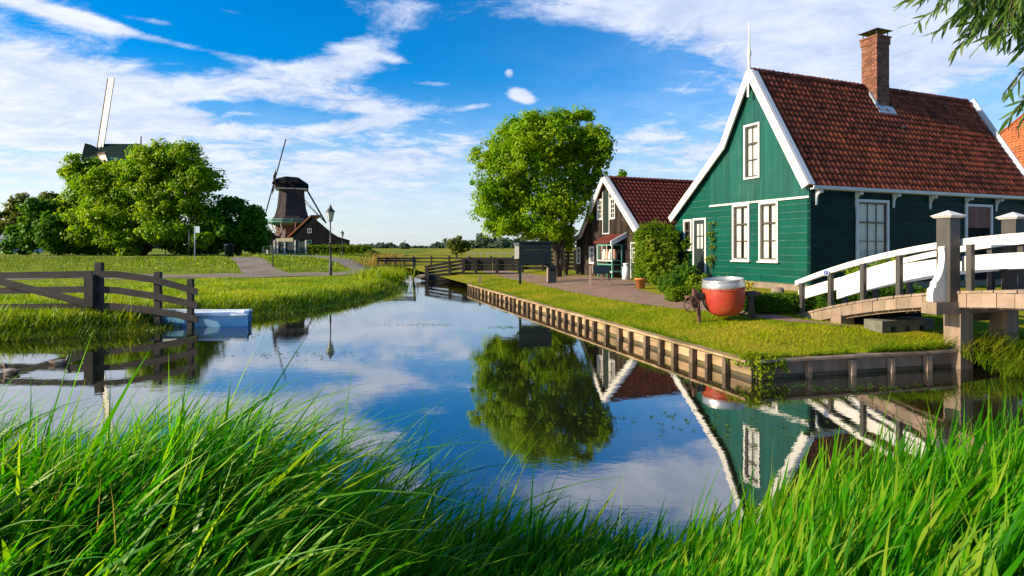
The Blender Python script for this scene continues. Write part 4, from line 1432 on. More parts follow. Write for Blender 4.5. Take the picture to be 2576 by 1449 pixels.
# ------------------------------------------------------------------ house with orange roof at the right edge
OO = Vector((33.5, 30.2, LAND))
oh = thing('far_house', 'house with bright orange tiled roof behind the white gable edge of the green house', 'house', OO, 0)
A_ = at(2478, 372, 36.0)
up_o = Vector((0.80, 0.097, 0.60)).normalized()
rd_o = Vector((0.12, -0.99, 0.0)).normalized()
rd_o = (rd_o - up_o * rd_o.dot(up_o)).normalized()
nn_ = rd_o.cross(up_o)
base_o = A_ - up_o * 4.0 - OO
cor = [base_o, base_o + rd_o * 7.5, base_o + rd_o * 7.5 + up_o * 8.5, base_o + up_o * 8.5]
mb = MB()
mb.hexa([c - nn_ * 0.1 for c in cor] + list(cor))
orf = mb.build('roof', 'tile_orange', oh)
lay_tiles(orf, oh, base_o + nn_ * 0.02, rd_o, up_o, int(7.5 / 0.24), int(8.5 / 0.34) + 1, 0.24, 0.34, 'tile_orange', 150, 9)
MB().bar(base_o - rd_o * 0.06 + nn_ * 0.06, base_o - rd_o * 0.06 + nn_ * 0.06 + up_o * 8.5, 0.16, 0.14, nn_).build('edge_tiles', 'tile_orange', oh)
wl = MB()
q0, q1 = base_o + up_o * 0.5 - nn_ * 0.12, base_o + rd_o * 7.5 + up_o * 0.5 - nn_ * 0.12
r0_, r1_ = cor[3] - nn_ * 0.12, cor[2] - nn_ * 0.12
g_ = lambda v: Vector((v.x, v.y, 0))
wl.hexa([g_(q0), g_(q1), g_(r1_), g_(r0_), q0, q1, r1_, r0_])
wl.build('wall', 'green_shaded', oh)


# ------------------------------------------------------------------ timber edge of the bank
def bank_wall(o, dirv_, length, label, sp, top, seed, sunny):
    o = Vector((o[0], o[1], 0))
    dv = Vector((dirv_[0], dirv_[1], 0)).normalized()
    nv = Vector((dv.y, -dv.x, 0))
    if nv.dot(Vector((0, 0, 0)) - o) < 0:
        nv = -nv                                       # towards the water
    rt_ = thing('retaining_wall', label, 'retaining wall', o)
    rng = random.Random(seed)
    k = 0.0
    i = 0
    while k < length - 0.05:
        e = min(length, k + sp * rng.uniform(0.78, 1.22))
        for z0, z1, w_ in ((-0.25, 0.048, 0.0), (0.055, top - 0.035, 0.004)):
            p0, p1 = dv * (k + 0.004), dv * (e - 0.004)
            tw = rng.uniform(-0.008, 0.008)
            mb = MB()
            mb.hexa([p0 + nv * (0.0 + w_) + Vector((0, 0, z0)), p1 + nv * (0.0 + w_) + Vector((0, 0, z0)), p1 - nv * 0.04 + Vector((0, 0, z0)), p0 - nv * 0.04 + Vector((0, 0, z0)),
                     p0 + nv * (tw + w_) + Vector((0, 0, z1)), p1 + nv * (tw + w_) + Vector((0, 0, z1)), p1 - nv * 0.04 + Vector((0, 0, z1)), p0 - nv * 0.04 + Vector((0, 0, z1))])
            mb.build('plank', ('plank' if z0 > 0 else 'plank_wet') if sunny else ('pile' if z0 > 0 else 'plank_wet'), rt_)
        h = top - rng.uniform(0.04, 0.075)
        w2 = rng.uniform(0.028, 0.044)
        c = dv * (e if e < length else length - 0.06) + nv * 0.058
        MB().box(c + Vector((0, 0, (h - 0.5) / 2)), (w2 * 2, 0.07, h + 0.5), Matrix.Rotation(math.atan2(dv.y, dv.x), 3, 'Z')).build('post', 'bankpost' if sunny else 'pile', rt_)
        # coping board over this bay
        mb = MB()
        mb.bar(dv * (k + 0.002) + nv * 0.03 + Vector((0, 0, top - 0.016)), dv * (e - 0.002) + nv * 0.03 + Vector((0, 0, top - 0.016 + rng.uniform(-0.004, 0.004))), 0.15, 0.032)
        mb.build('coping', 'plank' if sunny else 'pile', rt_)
        k = e
        i += 1
    return rt_


bank_wall(K, D1, 16.3, 'long sunlit timber bank edge with planks and dark posts along the canal', 0.46, 0.262, 11, True)
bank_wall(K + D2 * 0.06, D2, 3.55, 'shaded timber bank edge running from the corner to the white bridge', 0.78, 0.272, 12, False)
mb = MB()
for p, h in ((ab(16.45, 0.05), 0.34), (ab(16.4, 0.45), 0.62)):
    o = MB().box((0, 0, h / 2 - 0.3), (0.1, 0.1, h + 0.6)).build('mooring_post', 'pile', None)
    o.location = (p[0], p[1], 0)
    o['label'] = 'short weathered post at the far end of the timber bank edge' if h < 0.5 else 'taller pale post in the grass at the far end of the bank edge'
    o['category'] = 'post'

# beyond the boards the bank runs down to the water as a grassy slope
n_ = 40
bb_ = 3.5 + np.concatenate([np.linspace(0, 6, n_ - 4), [20, 80, 400, 2990]])
rows_ = []
for k_ in range(7):
    s_ = k_ / 6
    out_ = s_ * (0.75 + 0.12 * np.sin(bb_ * 2.3))
    XY_ = K + bb_[:, None] * D2 + out_[:, None] * np.array([0.236, -0.972])
    rows_.append(np.concatenate([XY_, (h_right(0 * bb_, bb_) * (1 - s_) - 0.14 * s_ + 0.05 * np.sin(PI * s_))[:, None]], 1))
G_ = np.stack(rows_, 1)
i_ = (np.arange(n_ - 1)[:, None] * 7 + np.arange(6)[None]).ravel()
np_mesh('bank_ground', G_.reshape(-1, 3), np.stack([i_, i_ + 7, i_ + 8, i_ + 1], 1), 'ground', None, True, kind='structure')

# ------------------------------------------------------------------ white footbridge
BR = Vector((6.5, 8.4, 0))
BROT = math.atan2(0.298, 0.9546)
WID = 0.95
bridge = thing('footbridge', 'arched footbridge with white rails, grey posts and pale timber deck', 'bridge', BR, BROT)
zdeck = lambda y: 1.2055 - 0.0373 * (y + 1.6) ** 2
zrail = lambda y: 1.965 - 0.0404 * (y + 1.6) ** 2
Y0, Y1 = 3.08, -6.28


def curved(x0, x1, f0, f1, ya, yb, n=10):
    """a board between heights f0(y) and f1(y), bent to the arch"""
    mb = MB()
    vs = []
    for i in range(n + 1):
        y = ya + (yb - ya) * i / n
        vs += [(x0, y, f0(y)), (x1, y, f0(y)), (x1, y, f1(y)), (x0, y, f1(y))]
    fs = [(0, 1, 2, 3)[::-1], tuple(4 * n + q for q in range(4))]
    for i in range(n):
        for q in range(4):
            fs.append((4 * i + q, 4 * i + (q + 1) % 4, 4 * i + 4 + (q + 1) % 4, 4 * i + 4 + q))
    return mb.add(vs, fs)


# deck planks, one by one, and the upright cladding along both edges
y = Y0 - 0.02
rng = random.Random(21)
while y > Y1 + 0.05:
    wv_ = 0.145
    a_, b_ = y - 0.005, y - wv_ + 0.004
    ov = rng.uniform(0.0, 0.022)
    MB().hexa([Vector((x, yy, zdeck(yy) + dz_)) for dz_ in (-0.035, 0.0) for x, yy in ((-0.145 - ov, a_), (WID + 0.15 + ov, a_), (WID + 0.15 + ov, b_), (-0.145 - ov, b_))]).build('deck_plank', 'deck', bridge)
    y -= wv_
for side, xa, xb in ((0, -0.135, -0.085), (1, WID + 0.085, WID + 0.135)):
    y = Y0 - 0.15
    while y > Y1 + 0.15:
        wv_ = 0.205 * rng.uniform(0.9, 1.1)
        a_, b_ = y - 0.003, y - wv_ + 0.003
        pr = rng.uniform(-0.004, 0.004) + (-0.008 if (side == 0 and -1.1 < y < 0) else 0)
        low = 0.235 if -3.2 < y < 0 else 0.215
        MB().hexa([Vector((x, yy, zdeck(yy) + dz_)) for dz_ in (-low, -0.040) for x, yy in ((xa + pr, a_), (xb, a_), (xb, b_), (xa + pr, b_))]).build('fascia_board', 'deck', bridge)
        y -= wv_
curved(-0.05, 0.08, lambda q: zdeck(q) - 0.26, lambda q: zdeck(q) - 0.04, Y0 - 0.3, Y1 + 0.3, 16).build('deck_beam', 'pile', bridge)
curved(WID - 0.08, WID + 0.05, lambda q: zdeck(q) - 0.26, lambda q: zdeck(q) - 0.04, Y0 - 0.3, Y1 + 0.3, 16).build('deck_beam', 'pile', bridge)

post_y = [2.87, 2.197, 1.525, 0.87, 0.214, -0.205, -0.95, -1.6, -2.25, -2.995, -3.414, -4.07, -4.73, -5.4, -6.07]
for x, out in ((0.0, -1), (WID, 1)):
    for ya, yb in ((3.06, 0.0), (-0.0, -3.2), (-3.2, -6.26)):
        curved(x - 0.045, x + 0.045, lambda q: zrail(q) - 0.095, zrail, ya - 0.001, yb + 0.001).build('handrail', 'white', bridge)
        curved(x - 0.016, x + 0.016, lambda q: zdeck(q) + 0.29, lambda q: zdeck(q) + 0.50, ya - 0.06, yb + 0.06).build('rail_board', 'white', bridge)
    for q in post_y:
        mb = MB()
        xo = x + out * 0.055
        mb.hexa([Vector((xx, yy, zz)) for zz in (zdeck(q) - 0.20, zrail(q) - 0.097) for xx, yy in ((xo - 0.036, q - 0.036), (xo + 0.036, q - 0.036), (xo + 0.036, q + 0.036), (xo - 0.036, q + 0.036))])
        mb.box((x + out * 0.10, q, zdeck(q) - 0.12), (0.03, 0.03, 0.03))
        mb.box((x + out * 0.10, q, zdeck(q) - 0.16), (0.02, 0.075, 0.05))
        mb.build('rail_post', 'postgrey', bridge)
# four tall newel posts with pyramid caps, carved brackets, piles and cross beams
for yb in (0.0, -3.2):
    MB().box2((-0.58, yb - 0.11, 0.80), (WID + 0.58, yb + 0.11, 0.97)).build('cross_beam', 'pile', bridge)
    MB().bar((0.0, yb + 0.16, 0.72), (WID, yb + 0.16, 0.72), 0.08, 0.16).build('brace_beam', 'bankpost', bridge)
    for x, out in ((-0.20, -1), (WID + 0.20, 1)):
        MB().box2((x - 0.1, yb - 0.098, 0.972), (x + 0.1, yb + 0.098, 2.17)).build('newel_post', 'postgrey', bridge)
        mb = MB()
        h = 0.155
        mb.hexa([Vector((x + sx * h * k_, yb + sy * h * k_, z)) for z, k_ in ((2.172, 0.78), (2.205, 1.0)) for sx, sy in ((-1, -1), (1, -1), (1, 1), (-1, 1))])
        mb.add([(x - h, yb - h, 2.206), (x + h, yb - h, 2.206), (x + h, yb + h, 2.206), (x - h, yb + h, 2.206), (x, yb, 2.285)], [(3, 2, 1, 0), (0, 1, 4), (1, 2, 4), (2, 3, 4), (3, 0, 4)])
        mb.build('post_cap', 'white', bridge)
        prof = [(0.102, 0.975), (0.36, 0.975), (0.36, 1.10), (0.345, 1.16), (0.30, 1.185), (0.295, 1.25), (0.265, 1.265), (0.21, 1.33), (0.165, 1.42), (0.14, 1.53), (0.13, 1.66), (0.145, 1.72), (0.14, 1.755), (0.112, 1.765), (0.102, 1.74)]
        MB().prism([(x + out * p_, z) for p_, z in prof], lambda a, b, d: (a, yb + d, b), -0.045, 0.045).build('carved_bracket', 'white', bridge)
    for x in (-0.0, WID):
        MB().box2((x - 0.125, yb - 0.12, -0.8), (x + 0.125, yb + 0.12, 0.798)).build('pile', 'pile', bridge)
# blue round sign on the second post
mb = MB()
mb.prism([(0.055 * math.cos(2 * PI * i / 18), 0.055 * math.sin(2 * PI * i / 18)) for i in range(18)], lambda a, b, d: (-0.095 + d, 2.197 + 0.06 + a, 1.285 + b), -0.004, 0)
sg = mb.build('round_sign', 'boatwhite', bridge)
MB().prism([(0.047 * math.cos(2 * PI * i / 18), 0.047 * math.sin(2 * PI * i / 18)) for i in range(18)], lambda a, b, d: (-0.1005 + d, 2.257 + a, 1.285 + b), -0.003, 0.001).build('sign_face', 'signblue', sg)
mb = MB()
mb.box2((-0.1065, 2.252, 1.262), (-0.1045, 2.262, 1.300))
mb.box2((-0.1065, 2.252, 1.302), (-0.1045, 2.262, 1.314))
mb.build('sign_mark', 'boatwhite', sg)

# blocks under the foot of the bridge
def local(x, y, z=0.0):
    c, s_ = math.cos(BROT), math.sin(BROT)
    return Vector((BR.x + c * x - s_ * y, BR.y + s_ * x + c * y, z))


p = local(-0.02, 1.98)
p.z = float(h_right_xy(np.array([p.x]), np.array([p.y]))[0]) - 0.09
o = MB().box((0, 0, 0.13), (0.30, 0.22, 0.26)).build('footing_block', 'deck', None)
o.location, o.rotation_euler = p, (0, 0, BROT)
o['label'], o['category'] = 'pale square footing block under the ramp of the white bridge', 'footing'
cb = thing('concrete_block', 'long grey concrete block with square holes under the white bridge', 'concrete block', local(0.05, 1.30, float(h_right_xy(np.array([local(0, 1.1).x]), np.array([local(0, 1.1).y]))[0]) - 0.07), BROT)
mb = MB()
W_, D_ = 1.15, 0.34
mb.box2((-0.15, -0.17, 0), (-0.15 + W_, 0.17, 0.07))
mb.box2((-0.15, -0.17, 0.17), (-0.15 + W_, 0.17, 0.27))
for x0, x1 in ((-0.15, 0.04), (0.16, 0.36), (0.48, 0.68), (0.80, 1.0)):
    mb.box2((x0, -0.168, 0.071), (x1, 0.168, 0.169))
mb.box2((-0.14, 0.1, 0.0712), (0.99, 0.166, 0.1688))
mb.build('block', 'concrete', cb)
MB().box2((0.2, 0.2, 0.02), (1.2, 0.9, 0.42)).build('backing_block', 'shed', cb)

# ------------------------------------------------------------------ red mixer drum on posts
mc = Vector((3.93, 10.67, 0.43))
mixer = thing('mixer_drum', 'worn red concrete mixer drum with silver rim hung between two rusty posts', 'concrete mixer', mc, 0.10)
mixer.scale = (0.92, 0.92, 0.92)
prof = [(0.001, 0.06), (0.14, 0.065), (0.24, 0.09), (0.31, 0.145), (0.352, 0.23), (0.382, 0.36), (0.402, 0.50), (0.410, 0.60), (0.410, 0.655)]
mb = MB().lathe(prof, n=40)
tilt = Matrix.Rotation(R(-3), 4, 'X')
dr = mb.build('drum', 'red', mixer, True)
rim = MB().lathe([(0.413, 0.645), (0.416, 0.655), (0.408, 0.72), (0.388, 0.79), (0.395, 0.802), (0.381, 0.805), (0.373, 0.79), (0.39, 0.66)], n=40).build('rim', 'steel', mixer, True)
for o_ in (dr, rim):
    o_.matrix_basis = Matrix.Translation((0, 0, 0.36)) @ Matrix.Rotation(R(-4.5), 4, 'Y') @ Matrix.Rotation(R(2), 4, 'X') @ Matrix.Translation((0, 0, -0.36))
mb = MB()
for q_ in range(26):
    a_ = 2 * PI * q_ / 26
    mb.lathe([(0.012, 0.0), (0.009, 0.006), (0.001, 0.008)], (0, 0, 0), 6)
    for v_ in range(len(mb.v) - 18, len(mb.v)):
        x_, y_, z_ = mb.v[v_]
        mb.v[v_] = (math.cos(a_) * (0.412 + z_) - math.sin(a_) * x_, math.sin(a_) * (0.412 + z_) + math.cos(a_) * x_, 0.632 + y_)
mb.build('rivets', 'rust', dr)
MB().tube([(0.416 * math.cos(2 * PI * q_ / 36), 0.416 * math.sin(2 * PI * q_ / 36), 0.610) for q_ in range(37)], 0.010, 6, False).build('hoop', 'red', dr, True)
MB().lathe([(0.385, 0.74), (0.001, 0.745)], n=24).build('soil', 'bankground', mixer)
pl = MB()
pl.hexa([Vector(v) for v in ((-0.55, -0.04, -0.1), (-0.49, -0.04, -0.1), (-0.49, 0.04, -0.1), (-0.55, 0.04, -0.1), (-0.575, -0.03, 0.50), (-0.54, -0.03, 0.50), (-0.54, 0.03, 0.50), (-0.575, 0.03, 0.50))])
pl.build('post', 'rust', mixer)
pl = MB()
pl.hexa([Vector(v) for v in ((0.53, -0.05, -0.1), (0.63, -0.05, -0.1), (0.63, 0.05, -0.1), (0.53, 0.05, -0.1), (0.52, -0.045, 0.48), (0.60, -0.045, 0.48), (0.60, 0.045, 0.48), (0.52, 0.045, 0.48))])
pl.build('post', 'iron', mixer)
MB().tube([(-0.82, 0, 0.44), (-0.36, 0, 0.43)], 0.032, 10).build('axle', 'rust', mixer, True)
MB().tube([(0.36, 0, 0.46), (0.76, 0.0, 0.50)], 0.038, 10).build('axle', 'rust', mixer, True)
MB().tube([(0.20, -0.05, 0.085), (0.36, -0.06, 0.10), (0.46, -0.06, 0.17), (0.50, -0.04, 0.30), (0.50, 0, 0.46)], 0.016, 8).build('yoke', 'iron', mixer, True)
MB().tube([(-0.35, -0.02, 0.18), (-0.43, -0.02, 0.28), (-0.46, 0, 0.42)], 0.018, 8).build('yoke', 'iron', mixer, True)
mb = MB()
wc = Vector((-0.715, -0.06, 0.30))
mb.tube([wc + Vector((0.155 * math.cos(2 * PI * i / 24), 0, 0.155 * math.sin(2 * PI * i / 24))) for i in range(25)], 0.013, 6, False)
for i in range(5):
    a = 2 * PI * i / 5 + 0.3
    mb.tube([wc, wc + Vector((0.15 * math.cos(a), 0, 0.15 * math.sin(a)))], 0.010, 6)
mb.lathe([(0.03, -0.03), (0.03, 0.03)], tuple(wc), 8)
mb.build('handwheel', 'rust', mixer, True)
MB().box2((-0.66, -0.05, 0.22), (-0.60, 0.05, 0.60)).build('gear_bracket', 'rust', mixer)
MB().box2((-0.73, -0.03, 0.34), (-0.55, 0.03, 0.40)).build('gear_bracket', 'rust', mixer)
MB().box2((-0.62, -0.04, 0.42), (-0.44, 0.04, 0.52)).build('bearing', 'iron', mixer)
MB().box2((0.46, -0.05, 0.44), (0.66, 0.05, 0.55)).build('bearing', 'iron', mixer)


def shrub(name, label, cat, c, blobs, clumps, per, cr, leaf, mat, seed, stem=True, group=None, up=0.3, shell=0.5):
    t_ = thing(name, label, cat, c, 0, group)
    crown('foliage', blobs, clumps, per, cr, leaf, mat, t_, seed, shell=shell, up=up, bottom=0.01)
    if stem:
        mb_ = MB()
        for i, b in enumerate(blobs[:5]):
            mb_.tube([(b[0] * 0.2, b[1] * 0.2, -0.05), (b[0] * 0.7, b[1] * 0.7, b[2] * 0.6), (b[0], b[1], b[2])], [0.02, 0.014, 0.006], 5)
        mb_.build('stem', 'bark', t_)
    return t_


def hedge(name, label, c, size, rz, n, leaf, mat, seed, rough=0.05, rt_=0.05):
    t_ = thing(name, label, 'hedge', c, rz)
    x, y, z = (q / 2 for q in size)
    box_leaves('foliage', (-x, -y, 0.0), (x, y, 2 * z), n, leaf, mat, t_, seed, rough, rt_)
    MB().box2((-x + 0.09, -y + 0.09, -0.02), (x - 0.09, y - 0.09, 2 * z - 0.12)).build('branches', 'bankground', t_)
    return t_


# garden planting
CROT = math.atan2(D1[1], D1[0])
p = on(1955, 785, LAND)
hedge('box_hedge', 'low clipped box hedge between the red drum and the white bridge', p + Vector((0.12, 0.2, 0)), (1.45, 0.42, 0.36), 0.10, 7000, 0.024, 'leaf_box', 31)
hedge('box_hedge', 'low box hedge beyond the white bridge rails below the side window', Vector((8.35, 13.6, LAND)), (2.6, 0.5, 0.5), 0.15, 9000, 0.026, 'leaf_box', 32)
hedge('box_hedge', 'low box hedge edging the path left of the red drum', Vector(on(1745, 757, LAND)) + Vector((0.05, 0.3, 0)), (1.3, 0.45, 0.34), 0.15 , 7000, 0.024, 'leaf_hedge', 33)
shrub('box_ball', 'rounded clipped bush at the left end of the low path hedge', 'bush', on(1694, 740, LAND) + Vector((0, 0.4, 0)), [(0, 0, 0.28, 0.38, 0.36, 0.32)], 260, 26, 0.06, 0.022, 'leaf_box', 34, shell=0.8)
shrub('green_bush', 'bright green bush seen between the posts of the white bridge', 'bush', Vector((8.9, 14.4, LAND)), [(0, 0, 0.5, 0.6, 0.5, 0.5), (0.5, 0, 0.7, 0.5, 0.45, 0.55)], 380, 26, 0.10, 0.03, 'leaf_hedge', 35)
shrub('yellow_bush', 'small yellow flowering bush behind the right post of the red drum', 'bush', on(1893, 775, LAND) + Vector((0.10, 0.6, 0)), [(0, 0, 0.34, 0.17, 0.16, 0.26)], 100, 22, 0.05, 0.020, 'leaf_yellow', 36)
stone = MB().lathe([(0.001, 0.34), (0.13, 0.33), (0.16, 0.22), (0.15, 0.0)], n=9, sx=1.1).build('boundary_stone', 'plinth', None, True)
stone.location = Vector((7.05, 15.3, LAND))
stone['label'], stone['category'] = 'small pale stone block at the foot of the green gable', 'stone'

th = at(1651, 720, 23.6)
hedge('tall_hedge', 'tall square clipped hedge between the barn and the green house', Vector((5.92, 23.7, LAND)), (1.5, 1.0, 2.3), 0.05, 26000, 0.040, 'leaf_hedge', 37, 0.20, 0.25)
shrub('garden_bush', 'large yellow-green bush in front of the tall clipped hedge', 'bush', Vector((5.45, 21.9, LAND)),
      [(0, 0, 1.0, 0.55, 0.5, 0.75), (0.35, -0.1, 0.55, 0.55, 0.5, 0.5), (-0.25, 0, 1.3, 0.35, 0.35, 0.45), (0.2, -0.2, 0.2, 0.75, 0.45, 0.28)], 720, 26, 0.10, 0.040, 'leaf_hedge', 38)
shrub('garden_bush', 'dark low shrub at the foot of the yellow-green bush by the house corner', 'bush', Vector((6.35, 21.4, LAND)), [(0, 0, 0.35, 0.55, 0.5, 0.42)], 300, 26, 0.10, 0.038, 'leaf_box', 39)
shrub('garden_plants', 'mixed low plants along the foot of the green gable by the door', 'plants', Vector((6.75, 20.6, LAND)), [(0, 0, 0.15, 0.5, 0.4, 0.28), (0.5, -0.9, 0.15, 0.4, 0.6, 0.25)], 260, 22, 0.10, 0.035, 'leaf_hedge', 40)


def climber(label, px, y0, top, seed, spread=0.16, n=40):
    base = Vector(ray_plane(px, 690, HO - GV * 0.16, GV))
    base.z = LAND
    t_ = thing('climbing_plant', label, 'climbing plant', base)
    rng = random.Random(seed)
    pts = [Vector((0, 0, 0))]
    for i in range(9):
        pts.append(Vector((rng.uniform(-0.05, 0.05), rng.uniform(-0.02, 0.05), top * (i + 1) / 9)))
    MB().tube(pts, [0.016] * 5 + [0.010] * 5, 6).build('stem', 'bark', t_)
    bl = []
    for i in range(7):
        z = top * (0.25 + 0.75 * rng.random())
        bl.append((rng.uniform(-spread, spread) * GX.x, rng.uniform(-spread, spread) * GX.y * 0.6, z, 0.14, 0.14, 0.22))
    crown('foliage', bl, n, 14, 0.10, 0.034, 'leaf_hedge', t_, seed)


climber('climbing rose trained up the wall left of the garden door', 1722, 600, 1.75, 51, 0.30, 60)
climber('thin climbing plant on the wall just right of the garden door', 1787, 600, 2.4, 52, 0.18, 44)

# low table of garden tools in front of the door
tb = thing('garden_bench', 'small slatted grey garden bench on the grass by the garden door', 'bench', on(1731, 722, LAND) + Vector((0.2, 1.2, 0)), -0.2)
for i in range(4):
    MB().box2((-0.42, -0.2 + i * 0.11, 0.36), (0.42, -0.11 + i * 0.11, 0.39)).build('slat', 'steel', tb)
for i in range(2):
    MB().box2((-0.36, 0.25, 0.50 + i * 0.12), (0.40, 0.28, 0.58 + i * 0.12)).build('back_slat', 'steel', tb)
for x in (-0.38, 0.38):
    for y in (-0.17, 0.26):
        MB().box2((x - 0.02, y - 0.02, 0), (x + 0.02, y + 0.02, 0.355 if y < 0 else 0.72)).build('leg', 'iron', tb)

pot = thing('flower_pot', 'orange terracotta pot at the grass edge by the tall hedge', 'pot', on(1611, 726, LAND), 0)
MB().lathe([(0.001, 0.0), (0.13, 0.0), (0.19, 0.30), (0.215, 0.30), (0.215, 0.36), (0.18, 0.36), (0.17, 0.30), (0.001, 0.30)], n=18).build('pot', 'terracotta', pot, True)
crown('plant', [(0, 0, 0.42, 0.15, 0.15, 0.12)], 30, 14, 0.06, 0.03, 'leaf_dark', pot, 55)
can = thing('milk_can', 'tall pale milk can standing beside the barn door', 'milk can', on(1574, 704, LAND) , 0)
MB().lathe([(0.001, 0), (0.16, 0.0), (0.165, 0.42), (0.15, 0.52), (0.10, 0.60), (0.10, 0.66), (0.13, 0.67), (0.13, 0.72), (0.001, 0.73)], n=18).build('can_body', 'boatwhite', can, True)
for s_ in (-1, 1):
    MB().tube([(s_ * 0.15, 0, 0.46), (s_ * 0.20, 0, 0.50), (s_ * 0.19, 0, 0.58), (s_ * 0.12, 0, 0.60)], 0.012, 6).build('handle', 'steel', can, True)

# slanted sign on two posts in the path
lec = thing('information_sign', 'dark slanted information panel on pale wooden posts in front of the barn', 'sign', on(1507, 719, LAND), -0.1)
MB().box2((-0.36, 0.15, 0), (-0.28, 0.22, 0.75)).build('post', 'pile', lec)
MB().box2((0.02, -0.10, 0), (0.10, -0.03, 0.52)).build('post', 'pile', lec)
MB().box2((0.34, 0.18, 0), (0.40, 0.24, 0.70)).build('post', 'pile', lec)
MB().hexa([Vector(v) for v in ((-0.22, -0.12, 0.46), (0.36, -0.12, 0.46), (0.36, 0.20, 0.72), (-0.22, 0.20, 0.72), (-0.22, -0.14, 0.50), (0.36, -0.14, 0.50), (0.36, 0.18, 0.76), (-0.22, 0.18, 0.76))]).build('panel', 'boardgreen', lec)
MB().hexa([Vector(v) for v in ((-0.26, -0.16, 0.44), (-0.222, -0.16, 0.44), (-0.222, 0.24, 0.74), (-0.26, 0.24, 0.74), (-0.26, -0.18, 0.50), (-0.222, -0.18, 0.50), (-0.222, 0.22, 0.80), (-0.26, 0.22, 0.80))]).build('edge_strip', 'pile', lec)

# large notice board seen from behind
nb = thing('notice_board', 'large dark blue-green plank notice board on two posts beside the canal', 'notice board', on(1347, 707, LAND), 0.0)
hw = 0.66
for x in (-hw + 0.02, hw - 0.12):
    MB().box2((x - 0.05, 0.03, -0.1), (x + 0.05, 0.12, 1.72)).build('post', 'boardgreen', nb)
for i in range(6):
    MB().box2((-hw, -0.02 + (i % 2) * 0.006, 0.80 + i * 0.152), (hw, 0.028, 0.948 + i * 0.152)).build('plank', 'boardgreen', nb)
MB().hexa([Vector(v) for v in ((-hw - 0.06, -0.08, 1.70), (hw + 0.06, -0.08, 1.70), (hw + 0.06, 0.16, 1.70), (-hw - 0.06, 0.16, 1.70), (-hw - 0.06, -0.08, 1.73), (hw + 0.06, -0.08, 1.73), (hw + 0.06, 0.16, 1.76), (-hw - 0.06, 0.16, 1.76))]).build('cap', 'boardgreen', nb)
bin_ = thing('litter_bin', 'square dark litter bin with grey lid next to the plank notice board', 'litter bin', on(1387, 709, LAND), 0.12)
MB().box2((-0.17, -0.17, 0.02), (0.17, 0.17, 0.66)).build('bin_body', 'iron', bin_)
MB().box2((-0.21, -0.20, 0.662), (0.20, 0.20, 0.72)).build('lid', 'boardgreen', bin_)
MB().box2((-0.178, -0.16, 0.06), (-0.171, 0.16, 0.64)).build('side_panel', 'pile', bin_)
MB().box2((-0.1, -0.178, 0.50), (0.1, -0.171, 0.60)).build('slot', 'shed', bin_)

# everything in the yard stands on its higher ground, scaled about the camera
for o in list(COL.objects):
    if o.parent is None and o.get('category') and o.name.split('.')[0] in ('house', 'barn', 'market_stall', 'jar', 'box_hedge', 'box_ball', 'green_bush', 'yellow_bush', 'boundary_stone', 'tall_hedge', 'garden_bush',
                                                                         'garden_plants', 'climbing_plant', 'garden_bench', 'flower_pot', 'milk_can', 'information_sign', 'notice_board', 'litter_bin'):
        x_, y_, z_ = o.location
        o.location = (x_ * CAM_SCALE, y_ * CAM_SCALE, YARD_Z + (z_ - LAND) * CAM_SCALE)
        o.scale = (CAM_SCALE, CAM_SCALE, CAM_SCALE)
for o in (nb, bin_, lec, can):
    o.location.z = float(h_right_xy(np.array([o.location.x]), np.array([o.location.y]))[0]) - 0.01


# ------------------------------------------------------------------ trees
def tree(name, label, base, Y, px_blobs, clumps, per, cr, leaf, mat, seed, limbs, r0, group='trees on the two banks', depth=0.9, shell=0.5, up=0.3):
    """px_blobs: (x, y, half width, half height) of parts of the crown as measured; each becomes a ball at the tree's own distance"""
    base = Vector(base)
    t_ = thing(name, label, 'tree', base, 0, group)
    rng = random.Random(seed)
    bl = []
    for (x, y, rx, ry) in px_blobs:
        c = at(x, y, Y) - base
        sx, sz = rx / 1450 * Y, ry / 1450 * Y
        c.y += rng.uniform(-0.5, 0.5) * sx
        bl.append((c.x, c.y, c.z, sx, (sx + sz) / 2 * depth, sz))
    crown('crown', lobes(bl, seed) if len(bl) > 4 else bl, clumps, per, cr, leaf, mat, t_, seed, shell=shell, up=up, bottom=0.15)
    mb = MB()
    tops = []
    for (fx, fy, tx, ty, rr) in limbs:
        tops.append((at(tx, ty, Y) - base, at(fx, fy, Y) - base, rr))
    wood_limbs(mb, (0, 0, -0.2), tops, r0, seed)
    mb.build('trunk', 'bark', t_, True)
    return t_


tree('leafy_tree', 'bright green round-crowned tree standing in front of the barn', Vector((2.08, 26.0, 0.40)), 25.8,
     [(1360, 430, 120, 115), (1245, 440, 62, 66), (1275, 350, 44, 34), (1245, 525, 62, 52), (1430, 350, 78, 52), (1474, 415, 64, 66), (1335, 325, 62, 34), (1436, 510, 44, 46),
      (1350, 535, 84, 50), (1462, 292, 26, 16), (1218, 405, 40, 24), (1290, 315, 22, 18), (1500, 380, 40, 50), (1405, 300, 40, 22), (1300, 410, 80, 80), (1325, 582, 56, 24), (1400, 582, 34, 24), (1252, 572, 38, 24)],
     2100, 50, 0.31, 0.066, 'leaf_bright', 101,
     [(1398, 620, 1330, 380, 1.0), (1402, 600, 1450, 380, 0.9), (1400, 625, 1250, 470, 0.7), (1410, 620, 1480, 470, 0.7), (1400, 590, 1390, 330, 0.8)], 0.17, 'trees')
t2 = MB()
b2 = on(1346, 688, LAND)
tree('leafy_tree', 'slim leaning tree whose lower leaves hang behind the notice board', Vector((2.5, 26.9, 0.42)), 26.6, [(1418, 596, 22, 34), (1380, 585, 36, 28)], 80, 30, 0.26, 0.085, 'leaf_bright', 102,
     [(1430, 620, 1440, 520, 1.0), (1428, 630, 1440, 560, 0.8)], 0.11)
